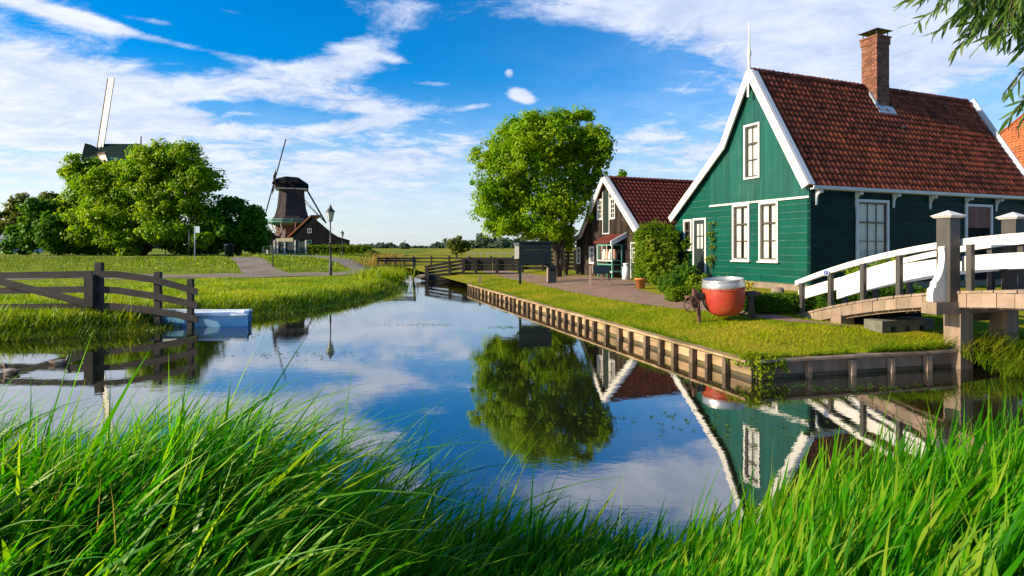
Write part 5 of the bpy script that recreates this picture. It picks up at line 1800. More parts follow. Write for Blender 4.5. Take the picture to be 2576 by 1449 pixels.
tree('leafy_tree', 'thin tree behind the barn roof ridge showing only a sprig', Vector((6.2, 36, LAND)), 36, [(1566, 438, 12, 10), (1560, 450, 14, 10)], 26, 16, 0.18, 0.09, 'leaf_mid', 103, [(1562, 600, 1566, 440, 1.0)], 0.08)

TY = 60.0
zb = 0.88
tree('willow_tree', 'big willow with leaning trunk and sunlit left side on the left bank', (at(345, 640, 61)[0], 61, zb), TY,
     [(300, 500, 96, 84), (245, 560, 60, 44), (330, 445, 76, 44), (410, 470, 100, 84), (450, 415, 66, 40), (425, 385, 52, 24), (500, 480, 52, 72), (395, 570, 120, 46), (520, 560, 46, 50), (470, 380, 30, 16), (255, 470, 46, 50), (290, 590, 60, 34), (375, 412, 36, 26)],
     1900, 50, 0.78, 0.155, 'leaf_mid', 111, [(380, 600, 300, 470, 0.9), (395, 592, 430, 440, 1.0), (400, 590, 500, 480, 0.8), (370, 610, 260, 540, 0.6)], 0.55)
tree('willow_tree', 'second bright willow crown behind the big one, below the left mill', (at(225, 640, 64)[0], 64.5, zb), 64.5,
     [(215, 480, 50, 80), (252, 445, 40, 34), (190, 440, 30, 24), (210, 570, 50, 60), (288, 425, 22, 18), (250, 520, 50, 70)],
     800, 50, 0.78, 0.155, 'leaf_mid', 112, [(225, 600, 220, 480, 1.0), (225, 600, 260, 440, 0.8)], 0.35)
tree('dark_tree', 'dark bushy tree right of the big willow beside the litter bin', (at(600, 640, 62)[0], 62, zb), 62,
     [(600, 560, 56, 62), (560, 590, 40, 48), (640, 580, 26, 56), (585, 510, 26, 16), (615, 600, 46, 40), (480, 615, 60, 26), (530, 590, 50, 50)], 900, 28, 0.6, 0.20, 'leaf_dark', 113, [(600, 600, 600, 540, 1.0)], 0.3, depth=1.2)
tree('dark_tree', 'dark spreading shrub left of the willows at the upper road', (at(150, 640, 62)[0], 62, zb), 62,
     [(150, 585, 62, 58), (110, 560, 40, 56), (190, 600, 60, 42), (70, 600, 36, 38), (240, 615, 50, 30), (320, 622, 40, 16)], 1000, 28, 0.6, 0.19, 'leaf_dark', 114, [(150, 610, 150, 560, 1.0)], 0.25, depth=1.0)
tree('light_shrub_tree', 'olive-green airy tree at the far left edge in the low sun', (at(60, 640, 66)[0], 66, zb), 66,
     [(110, 520, 34, 34), (45, 530, 22, 24), (20, 560, 26, 34), (80, 570, 50, 36), (130, 505, 16, 16), (50, 500, 12, 10)], 420, 26, 0.55, 0.19, 'leaf_olive', 115, [(70, 610, 100, 530, 1.0), (60, 610, 40, 530, 0.8)], 0.2)
shrub('bright_bush', 'small bright bush next to the thin sign pole under the dark tree', 'bush', (at(508, 640, 57)[0], 57, zb), [(0, 0, 1.6, 1.0, 0.8, 0.7)], 90, 24, 0.35, 0.15, 'leaf_mid', 116)
shrub('bright_bush', 'low bright bush at the leaning foot of the big willow', 'bush', (at(322, 640, 58)[0], 58, zb), [(0, 0, 0.5, 1.0, 0.6, 0.55)], 80, 24, 0.3, 0.15, 'leaf_mid', 117)

# far trees along the fields
fz = 0.30
far = [(1235, 622, 700, 190, 12), (1150, 623, 420, 130, 9)]
rngf = np.random.default_rng(77)
bl = []
for x in np.arange(-70, 1700, 7.0):
    h = 5 + 4 * math.sin(x * 0.021) + rngf.uniform(0, 4)
    if 1085 < x < 1320:
        h += 9 + 5 * math.exp(-((x - 1215) / 22) ** 2) + 3 * math.exp(-((x - 1260) / 30) ** 2)
    if 990 < x < 1085:
        h = 3.5 + rngf.uniform(0, 2)
    Yf = 620 + rngf.uniform(-30, 30)
    c = at(x, 624, Yf)
    bl.append((c.x, c.y, h / 1450 * Yf * 0.5, 7 / 1450 * Yf, 4, h / 1450 * Yf * 0.75))
crown('far_wood', bl, 5200, 14, 1.8, 1.15, 'leaf_far', None, 78, shell=0.3, kind='stuff')
tree('field_tree', 'lone small round tree in the field beyond the far dark bridge', (at(1148, 640, 62)[0], 62, 0.3), 62, [(1148, 612, 24, 14), (1165, 618, 20, 12), (1145, 626, 16, 10), (1160, 628, 12, 8), (1130, 605, 14, 6), (1152, 600, 10, 7)], 110, 24, 0.3, 0.13, 'leaf_olive', 121, [(1148, 628, 1148, 606, 1.0)], 0.12)
for i, (x, y, rx, ry, Yt, lab) in enumerate(((1212, 603, 14, 14, 420, 'tall pale poplar above the far wood right of the field tree'), (1262, 612, 18, 9, 400, 'low rounded tree on the field edge right of the tall poplar'),
                                             (1016, 619, 9, 5, 400, 'small dark tree at the field edge under the thin mast'))):
    tree('far_tree', lab, (at(x, 625, Yt)[0], Yt, 0.3), Yt, [(x, y, rx, ry), (x + rx * 0.5, y + ry * 0.3, rx * 0.7, ry * 0.8), (x - rx * 0.6, y + ry * 0.4, rx * 0.6, ry * 0.6)], 160, 16, 1.4, 0.8, 'leaf_far', 130 + i, [(x, 620, x, y, 1.0)], 0.4, 'far field trees')
wt = thing('water_tower', 'tiny mushroom-shaped water tower on the horizon', 'water tower', (at(953, 622, 900)[0], 900, 0.3))
MB().lathe([(1.2, 0), (1.0, 5), (1.2, 5.5), (3.2, 7.6), (3.2, 8.6), (0.1, 9)], n=16).build('tower', 'iron', wt, True)
ms = thing('mast', 'thin mast with a small head standing on the horizon', 'mast', (at(1018, 622, 300)[0], 300, 0.3))
MB().tube([(0, 0, 0), (0, 0, 4.6)], 0.09, 6).build('pole', 'iron', ms)
MB().box2((-0.35, -0.3, 4.55), (0.35, 0.3, 5.0)).build('head', 'iron', ms)
hs = thing('distant_house', 'distant pale blue-grey building at the far left edge', 'house', (at(4, 640, 90)[0], 90, zb))
MB().box2((-6, 0, 0), (1.6, 6, 2.2)).build('wall', 'greyblue', hs)
MB().prism([(-6.3, 2.2), (1.9, 2.2), (1.2, 3.2), (-5.6, 3.2)], lambda a, b, d: (a, 3 + d, b), -3.4, 3.4).build('roof', 'lead', hs)

# ------------------------------------------------------------------ smock mill with its shed
MY = 84.0
mp0 = at(733, 640, MY)
mill = thing('windmill', 'dark thatched smock windmill with green stage and brown-fronted cap', 'windmill', (mp0.x, MY, 0.85))
k = MY / 1450
def mz(py):
    return EYE - (py - 622) * k - 0.85
prof = [(2.30, mz(640)), (2.30, mz(566))]
MB().lathe(prof, n=8).build('base', 'millwood', mill)
mb = MB().lathe([(60 * k * 0.86, mz(556)), (52 * k * 0.82, mz(545)), (45 * k * 0.82, mz(525)), (40 * k * 0.84, mz(500)), (36 * k * 0.88, mz(476)), (0.1, mz(475))], n=8)
mb.build('body', 'mill', mill)
mb = MB().lathe([(2.2, mz(568)), (3.5, mz(562)), (3.55, mz(561)), (3.55, mz(559)), (2.3, mz(559))], n=16)
mb.build('stage', 'millgreen', mill)
mb = MB()
for i in range(16):
    a, b = 2 * PI * i / 16, 2 * PI * (i + 1) / 16
    p, q = Vector((3.5 * math.cos(a), 3.5 * math.sin(a), 0)), Vector((3.5 * math.cos(b), 3.5 * math.sin(b), 0))
    for z in (mz(553), mz(556.5)):
        mb.bar(p + Vector((0, 0, z)), q + Vector((0, 0, z)), 0.05, 0.08)
    mb.bar(p + Vector((0, 0, mz(559))), p + Vector((0, 0, mz(552))), 0.07, 0.07)
mb.build('stage_railing', 'millgreen', mill)
for a in (200, 235, 265, 300, 330, 20, 60, 120, 160):
    p = Vector((math.cos(R(a)), math.sin(R(a)), 0))
    MB().bar(p * 3.3 + Vector((0, 0, mz(562))), p * 2.3 + Vector((0, 0, mz(600))), 0.12, 0.12).build('stage_strut', 'greyblue', mill)
# cap, pointing left towards the sails and a little to the camera
cdir = Vector((-0.93, -0.37, 0)).normalized()
cside = Vector((-cdir.y, cdir.x, 0))
def cp(f, s_, z):
    return cdir * f + cside * s_ + Vector((0, 0, z))
mb = MB()
secs = [(2.1, 1.35, mz(477), mz(452), 0.8), (0.8, 1.9, mz(477), mz(446), 0.75), (-0.9, 1.9, mz(477), mz(447), 0.6), (-2.3, 1.3, mz(477), mz(462), 0.3)]
vs = []
for f, s_, z0, z1, tt in secs:
    vs += [cp(f, -s_, z0), cp(f, s_, z0), cp(f, s_ * 1.05, z0 + (z1 - z0) * 0.5), cp(f, s_ * tt * 0.7, z1), cp(f, -s_ * tt * 0.7, z1), cp(f, -s_ * 1.05, z0 + (z1 - z0) * 0.5)]
fs = [(0, 1, 2, 3, 4, 5), tuple(18 + i for i in (5, 4, 3, 2, 1, 0))]
for i in range(3):
    for q in range(6):
        fs.append((6 * i + q, 6 * i + 6 + q, 6 * i + 6 + (q + 1) % 6, 6 * i + (q + 1) % 6))
mb.add(vs, fs)
mb.build('cap', 'shed', mill)
mb = MB()
for i in range(7):
    z0, z1 = mz(476) + i * 0.19, mz(476) + i * 0.19 + 0.18
    mb.hexa([cp(2.12, -1.35, z0), cp(2.2, -1.35, z0), cp(2.2, 1.35, z0), cp(2.12, 1.35, z0), cp(2.12, -1.35, z1), cp(2.2, -1.35, z1), cp(2.2, 1.35, z1), cp(2.12, 1.35, z1)])
mb.build('cap_front', 'millwood', mill)
mb = MB()
mb.bar(cp(2.25, -1.4, mz(453)), cp(2.25, 1.4, mz(453)), 0.16, 0.14)
mb.bar(cp(0.0, -1.95, mz(477)), cp(0.0, 1.95, mz(477)), 4.2, 0.14)
mb.build('cap_trim', 'sail', mill)
# sails in the plane that faces cdir
hub = cp(2.35, 0, mz(461))
MB().tube([cp(1.9, 0, mz(463)), hub + cdir * 0.25], [0.28, 0.22], 8).build('windshaft', 'iron', mill)
su = cside
sz = (Vector((0, 0, 1)) * math.cos(R(14)) - cdir * math.sin(R(14)))
for a in (92, 2, 272, 182):
    dr_ = su * math.cos(R(a)) + sz * math.sin(R(a))
    tang = su * -math.sin(R(a)) + sz * math.cos(R(a))
    Ls = 6.6
    mb = MB()
    mb.bar(hub + dr_ * 0.1, hub + dr_ * Ls, 0.16, 0.16, cdir)
    for i in range(15):
        r_ = 1.2 + i * (Ls - 1.3) / 14
        mb.bar(hub + dr_ * r_ - tang * 0.25, hub + dr_ * r_ + tang * 0.95, 0.05, 0.05, cdir)
    for o_ in (-0.25, 0.5, 0.95):
        mb.bar(hub + dr_ * 1.2 + tang * o_, hub + dr_ * Ls + tang * o_, 0.05, 0.05, cdir)
    sl_ = mb.build('sail', 'millwood', mill)
    if a in (92, 182):
        mb = MB()
        c0 = hub - cdir * 0.06
        mb.add([c0 + dr_ * 1.3 + tang * 0.1, c0 + dr_ * Ls + tang * 0.1, c0 + dr_ * Ls + tang * 0.45, c0 + dr_ * 1.3 + tang * 0.45], [(0, 1, 2, 3)])
        mb.build('sail_cloth', 'sail', sl_)
mb = MB()
tailend = cp(-4.8, 0, mz(560))
mb.bar(cp(-1.9, 0, mz(470)), tailend, 0.22, 0.22)
mb.build('tail_pole', 'shed', mill)
mb = MB()
for s_ in (-1, 1):
    mb.tube([cp(0.3, s_ * 3.1, mz(466)), tailend], 0.05, 5)
mb.tube([cp(0.3, -3.4, mz(466)), cp(0.3, 3.4, mz(466))], 0.07, 6)
mb.build('tail_brace', 'millwood', mill)

sh = at(790, 640, 78)
shed_ = thing('mill_shed', 'black timber mill shed with orange left roof slope in front of the smock mill', 'shed', (sh.x, 78, 0.85))
ks = 78 / 1450
def sp(px, py):
    return ((px - 790) * ks, EYE - (py - 622) * ks - 0.85)
gab = [sp(727, 640), sp(727, 599), sp(783, 546), sp(830, 586), sp(850, 598), sp(878, 607), sp(878, 640)]
MB().prism(gab, lambda a, b, d: (a, d, b), 0, 0.2).build('gable_wall', 'shed', shed_)
planks(shed_, gab, 0, 0.32, lambda a, b, d: (a, -d, b), 'shed', None, 0.0, 0.03, 0.012)
gl_, gt = sp(700, 603), sp(783, 544)
bk = Vector((-2.2, 8.0, 0))
def rq(p, q, name, mat, th=0.14):
    pv, qv = Vector((p[0], -0.2, p[1])), Vector((q[0], -0.2, q[1]))
    n_ = Vector((-(q[1] - p[1]), 0, q[0] - p[0])).normalized()
    MB().hexa([pv, qv, qv + bk, pv + bk, pv + n_ * th, qv + n_ * th, qv + n_ * th + bk, pv + n_ * th + bk]).build(name, mat, shed_)
    return n_
# the orange slope runs out towards the camera's left, so its face shows
apx = Vector((gt[0], -0.1, gt[1]))
lowL = Vector((sp(698, 604)[0], 0.2, sp(698, 604)[1]))
mb = MB()
e0, e1q = sp(724, 599), sp(688, 594)
lo4 = [Vector((apx.x + 0.05, -0.15, apx.z + 0.05)), Vector((apx.x - 0.75, 7.0, apx.z + 0.45)), Vector((e1q[0] * 1.09, 7.0, e1q[1] + 0.05)), Vector((e0[0], -0.15, e0[1]))]
mb.hexa(lo4 + [v + Vector((-0.09, 0, 0.12)) for v in lo4])
mb.build('roof', 'tile_orange', shed_, label='sunlit orange roof slope')
for p, q in ((sp(783, 545), sp(830, 585)), (sp(830, 585), sp(850, 597.5)), (sp(850, 597.5), sp(880, 606.5))):
    rq(p, q, 'roof_slope', 'shed', 0.12)
MB().prism([sp(700, 622), sp(738, 622), sp(738, 598), sp(694, 600)], lambda a, b, d: (a, d, b), -0.16, -0.05).build('cream_wall', 'cream', shed_)
for (x0, x1, y0, y1, nm, fr) in ((774, 784, 575, 586, 'window', 'greyblue'), (768, 784, 604, 612, 'window', 'millgreen'), (738, 758, 600, 636, 'door', 'millcap')):
    a0, b1 = sp(x0, y0)
    a1, b0 = sp(x1, y1)
    mb = MB()
    if nm == 'window':
        fwv = 0.06
        for q in ((a0, a0 + fwv, b0, b1), (a1 - fwv, a1, b0, b1), (a0 + fwv, a1 - fwv, b0, b0 + fwv), (a0 + fwv, a1 - fwv, b1 - fwv, b1), ((a0 + a1) / 2 - 0.02, (a0 + a1) / 2 + 0.02, b0 + fwv, b1 - fwv)):
            mb.box2((q[0], -0.08, q[2]), (q[1], -0.035, q[3]))
        wo = mb.build(nm, fr, shed_)
        MB().box2((a0 + fwv, -0.05, b0 + fwv), ((a0 + a1) / 2 - 0.02, -0.045, b1 - fwv)).build('pane', 'glass', wo)
        MB().box2(((a0 + a1) / 2 + 0.02, -0.05, b0 + fwv), (a1 - fwv, -0.045, b1 - fwv)).build('pane', 'glass', wo)
    else:
        mb.box2((a0, -0.07, 0), (a1, -0.034, b1)).build(nm, fr, shed_)
lt = at(680, 640, 80)
lo = thing('low_shed', 'low grey-green shed with dark roof beside the black mill shed', 'shed', (lt.x, 80, 0.85))
k8 = 80 / 1450
MB().box2((-1.8, 0, 0), (0.9, 3, 46 * k8 * 0.72)).build('wall', 'fencegreen', lo)
MB().prism([(-2.2, 1.7), (1.7, 1.2), (1.7, 1.3), (-0.9, 3.0), (-2.2, 3.0)], lambda a, b, d: (a, d, b), -0.2, 3.2).build('roof', 'shed', lo)
for x in (-1.6, -0.4, 0.7):
    MB().box2((x - 0.1, -0.06, 0), (x + 0.1, -0.002, 1.7)).build('white_post', 'white', lo)
fn = thing('panel_fence', 'grey-green panel fence with white posts below the mill shed', 'fence', (at(716, 639, 72)[0], 72, 0.86))
k7 = 72 / 1450
xs_ = [(px_ - 716) * k7 for px_ in (668, 690, 716 - 18, 716, 742, 769)]
for x0, x1 in zip(xs_[1:-1], xs_[2:]):
    for i in range(4):
        p, q = x0 + (x1 - x0) * i / 4, x0 + (x1 - x0) * (i + 1) / 4
        MB().box2((p + 0.01, 0.02, 0.05), (q - 0.01, 0.06, 1.6)).build('board', 'fencegreen', fn)
for x in xs_[1:]:
    MB().box2((x - 0.09, -0.06, 0), (x + 0.09, 0.019, 1.78)).build('post', 'white', fn)
hedge('field_hedge', 'long sunlit hedge right of the panel fence in front of the mill shed', Vector((at(848, 636, 74)[0], 74, 0.70)), (8.4, 1.4, 1.25), 0.0, 9000, 0.10, 'leaf_hedge', 141, 0.15, 0.1)
shrub('dry_bush', 'brownish bush at the right end of the long field hedge', 'bush', (at(940, 632, 72)[0], 72, 0.4), [(0, 0, 0.5, 0.8, 0.6, 0.5)], 60, 22, 0.25, 0.11, 'leaf_olive', 142)

# left mill: its cap and one long sail above the trees
LY = 112.0
k_ = LY / 1450
lm0 = at(305, 640, LY)
lm = thing('windmill', 'tall windmill with dark green cap and one long pale sail above the left willows', 'windmill', (lm0.x, LY, 0.8))
def lz(py):
    return EYE - (py - 622) * k_ - 0.8
MB().lathe([(5.2, 0), (3.4, lz(408)), (0.1, lz(407))], n=8).build('body', 'mill', lm)
MB().lathe([(3.7, lz(412)), (3.75, lz(404)), (3.5, lz(403))], n=16).build('cap_ring', 'millgreen', lm)
mb = MB()
x0, x1 = (262 - 305) * k_, (357 - 305) * k_
for i in range(9):
    s0, s1 = i / 9, (i + 1) / 9
    z0, z1 = lz(405) + (lz(363) - lz(405)) * s0, lz(405) + (lz(363) - lz(405)) * s1 - 0.03
    y0, y1 = -3.2 + 2.7 * s0, -3.2 + 2.7 * s1
    mb.hexa([Vector(v) for v in ((x0 * 1.0, y0, z0), (x1, y0, z0), (x1, 0, z0), (x0, 0, z0), (x0, y1 + 0.02, z1), (x1, y1 + 0.02, z1), (x1, 0, z1), (x0, 0, z1))])
cap_ = mb.build('cap', 'millcap', lm)
MB().prism([(-3.2, lz(405)), (-0.5, lz(363)), (0.5, lz(363)), (3.2, lz(405))], lambda a, b, d: (d, a, b), x0 + 0.05, x1 - 0.05).build('cap_rear', 'millcap', lm)
mb = MB()
mb.hexa([Vector(v) for v in (((226 - 305) * k_, -2.4, lz(408)), (x0 - 0.02, -2.6, lz(404)), (x0 - 0.02, 2.6, lz(404)), ((226 - 305) * k_, 2.4, lz(408)), ((221 - 305) * k_, -0.8, lz(362)), (x0 - 0.02, -0.7, lz(382)), (x0 - 0.02, 0.7, lz(382)), ((221 - 305) * k_, 0.8, lz(362)))])
mb.build('cap_front', 'millcap', lm)
MB().tube([((354 - 305) * k_, 0, lz(368)), ((355 - 305) * k_, 0, lz(342))], [0.16, 0.10], 6).build('rear_spike', 'rust', lm)
mh = Vector(((246 - 305) * k_, -0.3, lz(392)))
tip = Vector(((276 - 305) * k_, -0.3, lz(198)))
dr_ = (tip - mh).normalized()
Ls = (tip - mh).length
sd_ = Vector((0.66, -0.75, 0)).normalized()
sd_ = (sd_ - dr_ * sd_.dot(dr_)).normalized()
nn2 = dr_.cross(sd_)
MB().tube([mh + Vector((3.2, 0, -0.2)), mh - Vector((0.6, 0, 0))], [0.35, 0.3], 8).build('windshaft', 'iron', lm)
for kk in range(4):
    d_ = [dr_, sd_, -dr_, -sd_][kk]
    tg = [sd_, -dr_, -sd_, dr_][kk]
    tg = Matrix.Rotation(R(24), 3, d_) @ tg
    nnw = d_.cross(tg)
    mb = MB()
    mb.bar(mh, mh + d_ * Ls, 0.28, 0.28, nn2)
    for i in range(26):
        r_ = 1.6 + i * (Ls - 1.7) / 25
        mb.bar(mh + d_ * r_ - tg * 0.35, mh + d_ * r_ + tg * 1.9, 0.07, 0.07, nn2)
    for o_ in (-0.35, 0.7, 1.3, 1.9):
        mb.bar(mh + d_ * 1.6 + tg * o_, mh + d_ * Ls + tg * o_, 0.07, 0.07, nn2)
    so = mb.build('sail', 'millwood', lm)
    mb = MB()
    c0 = mh - nnw * 0.12
    mb.hexa([c0 + d_ * 1.7 + tg * 0.05, c0 + d_ * Ls + tg * 0.05, c0 + d_ * Ls + tg * 1.85, c0 + d_ * 1.7 + tg * 1.85] + [c0 + nn2 * 0.04 + d_ * 1.7 + tg * 0.05, c0 + nn2 * 0.04 + d_ * Ls + tg * 0.05, c0 + nn2 * 0.04 + d_ * Ls + tg * 1.85, c0 + nn2 * 0.04 + d_ * 1.7 + tg * 1.85])
    mb.build('sail_cloth', 'sail', so)

# ------------------------------------------------------------------ street lamps, sign pole, bin on the left
def lamp(label, base, h):
    t_ = thing('street_lamp', label, 'street lamp', base, 0.3, 'old street lamps by the gravel path')
    s = h / 3.55
    MB().lathe([(0.09 * s, -0.1), (0.085 * s, 0.55 * s), (0.055 * s, 0.62 * s), (0.042 * s, 1.6 * s), (0.055 * s, 1.62 * s), (0.05 * s, 1.68 * s), (0.036 * s, 1.70 * s), (0.028 * s, 2.66 * s), (0.05 * s, 2.70 * s), (0.02 * s, 2.76 * s)], n=12).build('column', 'iron', t_, True)
    lo_, hi_ = 2.76 * s, 3.20 * s
    a, b = 0.095 * s, 0.185 * s
    mb = MB()
    for i in range(6):
        p, q = 2 * PI * i / 6, 2 * PI * (i + 1) / 6
        c0, c1 = (math.cos(p), math.sin(p)), (math.cos(q), math.sin(q))
        mb.add([(c0[0] * a, c0[1] * a, lo_), (c1[0] * a, c1[1] * a, lo_), (c1[0] * b, c1[1] * b, hi_), (c0[0] * b, c0[1] * b, hi_)], [(0, 1, 2, 3)])
    mb.build('lamp_glass', 'lampglass', t_)
    mb = MB()
    for i in range(6):
        p = 2 * PI * i / 6
        c0 = (math.cos(p), math.sin(p))
        mb.bar((c0[0] * a * 1.02, c0[1] * a * 1.02, lo_), (c0[0] * b * 1.02, c0[1] * b * 1.02, hi_), 0.018 * s, 0.018 * s)
    mb.lathe([(a * 1.1, lo_ - 0.03 * s), (a * 1.1, lo_), (0.01, lo_)], n=6)
    mb.build('lantern_frame', 'iron', t_)
    MB().lathe([(b * 1.22, hi_), (b * 1.25, hi_ + 0.03 * s), (b * 0.75, hi_ + 0.14 * s), (b * 0.42, hi_ + 0.20 * s), (b * 0.46, hi_ + 0.25 * s), (b * 0.30, hi_ + 0.30 * s), (0.015 * s, hi_ + 0.33 * s), (0.012 * s, hi_ + 0.42 * s), (0.001, hi_ + 0.42 * s)], n=12).build('lamp_cap', 'iron', t_, True)


p = on(831, 692, 0.35)
lamp('nearer black lantern lamp post at the bend of the gravel path', p, 3.52)
p = at(861, 641, 58)
lamp('farther small lantern lamp post in front of the field hedge', Vector((p.x, p.y, 0.60)), 2.85)
p = at(490, 645, 50)
sp_ = thing('sign_pole', 'thin pole with a pale square sign under the dark tree on the embankment', 'sign', (p.x, 50, 0.86))
MB().tube([(0, 0, -0.1), (0, 0, 2.75)], 0.05, 8).build('pole', 'lead', sp_, True)
MB().box2((0.0, -0.03, 2.15), (0.42, 0.0, 2.7)).build('sign_plate', 'boatwhite', sp_)
MB().tube([(-0.6, 0.2, -0.1), (-0.6, 0.2, 2.4)], 0.035, 8).build('second_pole', 'iron', sp_, True)
p = at(576, 648, 49)
lb = thing('litter_bin', 'dark blue-green litter bin on the embankment in front of the dark tree', 'litter bin', (p.x, 49, 0.86))
MB().lathe([(0.001, 0), (0.33, 0), (0.38, 1.0), (0.41, 1.02), (0.41, 1.08), (0.3, 1.18), (0.001, 1.2)], n=14).build('bin_body', 'boardgreen', lb, True)
sn = thing('small_post', 'thin short marker post at the foot of the embankment left of the lamp', 'post', on(686, 672, 0.6))
MB().tube([(0, 0, 0), (0, 0, 1.5)], 0.035, 6).build('pole', 'fence', sn)

# ------------------------------------------------------------------ left fence by the water
FY = 12.45
fence = thing('wooden_fence', 'old dark three-rail wooden fence on the left bank with a sloping right end', 'fence', (-9.0, FY, 0))
def fp(px, py, dy=0.0):
    q = at(px, py, FY)
    return Vector((q.x + 9.0, dy, q.z))
def rail(name, pts, hgt, dy, th=0.035):
    mb = MB()
    n_ = len(pts)
    vs = []
    for (x, y) in pts:
        c = fp(x, y, dy)
        h = hgt / 1450 * FY / 2
        vs += [c + Vector((0, -th / 2, -h)), c + Vector((0, th / 2, -h)), c + Vector((0, th / 2, h)), c + Vector((0, -th / 2, h))]
    fs = [(3, 2, 1, 0), tuple(4 * (n_ - 1) + q for q in range(4))]
    for i in range(n_ - 1):
        for q in range(4):
            fs.append((4 * i + q, 4 * i + (q + 1) % 4, 4 * i + 4 + (q + 1) % 4, 4 * i + 4 + q))
    mb.add(vs, fs)
    return mb.build(name, 'fence', fence)
rail('rail', [(-420, 692), (-200, 692), (0, 693), (120, 691), (236, 689)], 16, -0.06)
rail('rail', [(238, 689), (300, 690), (390, 703), (450, 719), (500, 734)], 16.5, -0.06)
rail('rail', [(-420, 733), (-200, 732), (0, 731), (236, 727)], 16, -0.06)
rail('rail', [(238, 727), (300, 730), (390, 744), (450, 756), (501, 769)], 16.5, -0.06)
rail('rail', [(-420, 772), (0, 770), (236, 768)], 12, -0.06)
rail('rail', [(238, 768), (300, 771), (390, 781), (450, 791), (501, 802)], 16.5, -0.06)
rail('brace', [(-300, 640 + 25), (-120, 680), (0, 705), (120, 735), (238, 765)], 18, -0.10)
for x, ytop, ybot, wd, dy in ((248, 660, 790, 17, 0.02), (236, 690, 770, 22, -0.12), (396, 684, 850, 15, 0.02), (478, 702, 845, 13, 0.02), (-60, 670, 800, 16, 0.02), (-330, 670, 800, 16, 0.02)):
    a_, b_ = fp(x, ytop, dy), fp(x, ybot, dy)
    w2 = wd / 1450 * FY / 2
    MB().box2((a_.x - w2, dy - 0.05, b_.z), (a_.x + w2, dy + 0.05, a_.z)).build('post', 'fence', fence)

# boat, drawn up at the end of the fence
bt = thing('rowing_boat', 'flat blue boat with pale rim lying in the water at the fence end', 'boat', (-6.97, 13.05, 0.0), 0.03)
def ring(x, hw_, z0, z1, inner):
    return [(x, -hw_, z1), (x, -hw_ * 0.86, z0), (x, hw_ * 0.86, z0), (x, hw_, z1)]
mb = MB()
skew = lambda x, y: x - (0.42 * (y + 0.4) if x > 1.0 else 0)
st_ = [(-1.1, 0.22, 0.02, 0.30), (-0.8, 0.34, -0.05, 0.28), (0.0, 0.40, -0.06, 0.262), (0.9, 0.40, -0.06, 0.262), (1.14, 0.38, -0.03, 0.27)]
vs = []
for x, hw_, z0, z1 in st_:
    vs += [(skew(x, -hw_), -hw_, z1), (skew(x, -hw_), -hw_ * 0.9, z0), (skew(x, hw_), hw_ * 0.9, z0), (skew(x, hw_), hw_, z1)]
fs = [(0, 1, 2, 3), (19, 18, 17, 16)]
for i in range(4):
    for q in range(3):
        fs.append((4 * i + q, 4 * i + q + 1, 4 * i + 4 + q + 1, 4 * i + 4 + q))
mb.add(vs, fs)
mb.build('hull', 'blue', bt)
mb = MB()
for sy in (-1, 1):
    for (xa, ha, _, za), (xb, hb, _, zb_) in zip(st_[:-1], st_[1:]):
        mb.bar((xa, sy * (ha - 0.02), za + 0.012), (skew(xb, sy * hb), sy * (hb - 0.02), zb_ + 0.012), 0.11, 0.05)
mb.bar((1.10, -0.36, 0.284), (0.80, 0.36, 0.284), 0.10, 0.05)
mb.build('rim', 'boatwhite', bt)
mb = MB()
mb.add([(skew(x, s_ * hw_) - 0.01, s_ * hw_ * 0.92, 0.255) for x, hw_, _, _ in st_ for s_ in (-1, 1)], [(2 * i, 2 * i + 1, 2 * i + 3, 2 * i + 2) for i in range(4)])
mb.build('floor_boards', 'boatwhite', bt)

# ------------------------------------------------------------------ far dark bridge and fences
fb = thing('plank_bridge', 'dark low timber bridge with plank rails crossing the far end of the canal', 'bridge', (-4.4, 30.0, 0))
def q3(px, py, dy=0.0):
    v = at(px, py, 30.0)
    return Vector((v.x + 4.4, dy, v.z))
for i, (ya, yb) in enumerate(((672, 655), (680, 664), (688, 674), (695, 686))):
    MB().bar(q3(1068, ya), q3(1166, yb), 0.05, 0.13).build('rail_plank', 'black_fence', fb)
for i, y_ in enumerate((655, 662.5, 670, 677.5, 688)):
    for xa, xb in ((1165, 1238), (1239, 1310)):
        MB().bar(q3(xa, y_), q3(xb, y_), 0.05, 0.148 if i < 4 else 0.10).build('rail_plank', 'black_fence', fb)
for x, y0_, y1_ in ((1075, 668, 740), (1132, 660, 706), (1166, 652, 695), (1197, 652, 698), (1250, 650, 697), (1306, 650, 700)):
    a_, b_ = q3(x, y0_, -0.07), q3(x, y1_, -0.07)
    MB().box2((a_.x - 0.075, -0.12, b_.z), (a_.x + 0.075, -0.03, a_.z)).build('post', 'black_fence', fb)
MB().box2((-0.6, 0.05, 0.16), (5.0, 1.8, 0.27)).build('deck', 'deck', fb)
MB().box2((-0.3, 0.0, 0.02), (5.0, 0.049, 0.20)).build('deck_beam', 'black_fence', fb)
MB().box2((0.3, 1.0, -0.5), (4.4, 1.7, 0.159)).build('abutment_shade', 'shed', fb)  # black block standing for the shadow under the deck
MB().box2((1.1, 0.3, -0.5), (1.3, 0.5, 0.159)).build('pile', 'black_fence', fb)
rf = thing('rail_fence', 'dark rail fence in the field behind the plank bridge', 'fence', (at(1180, 650, 40)[0], 40, 0.28))
xr = [(px_ - 1180) * 40 / 1450 for px_ in (1040, 1085, 1130, 1180, 1235, 1290)]
for z in (0.45, 0.70):
    for xa, xb in zip(xr[:-1], xr[1:]):
        MB().bar((xa, 0, z + 0.02), (xb, 0, z), 0.04, 0.10).build('rail', 'black_fence', rf)
for x in xr:
    MB().box2((x - 0.06, -0.08, -0.1), (x + 0.06, -0.02, 0.86)).build('post', 'black_fence', rf)
lf = thing('light_fence', 'thin pale railing in the field right of the small round tree', 'fence', (at(1240, 640, 55)[0], 55, 0.28))
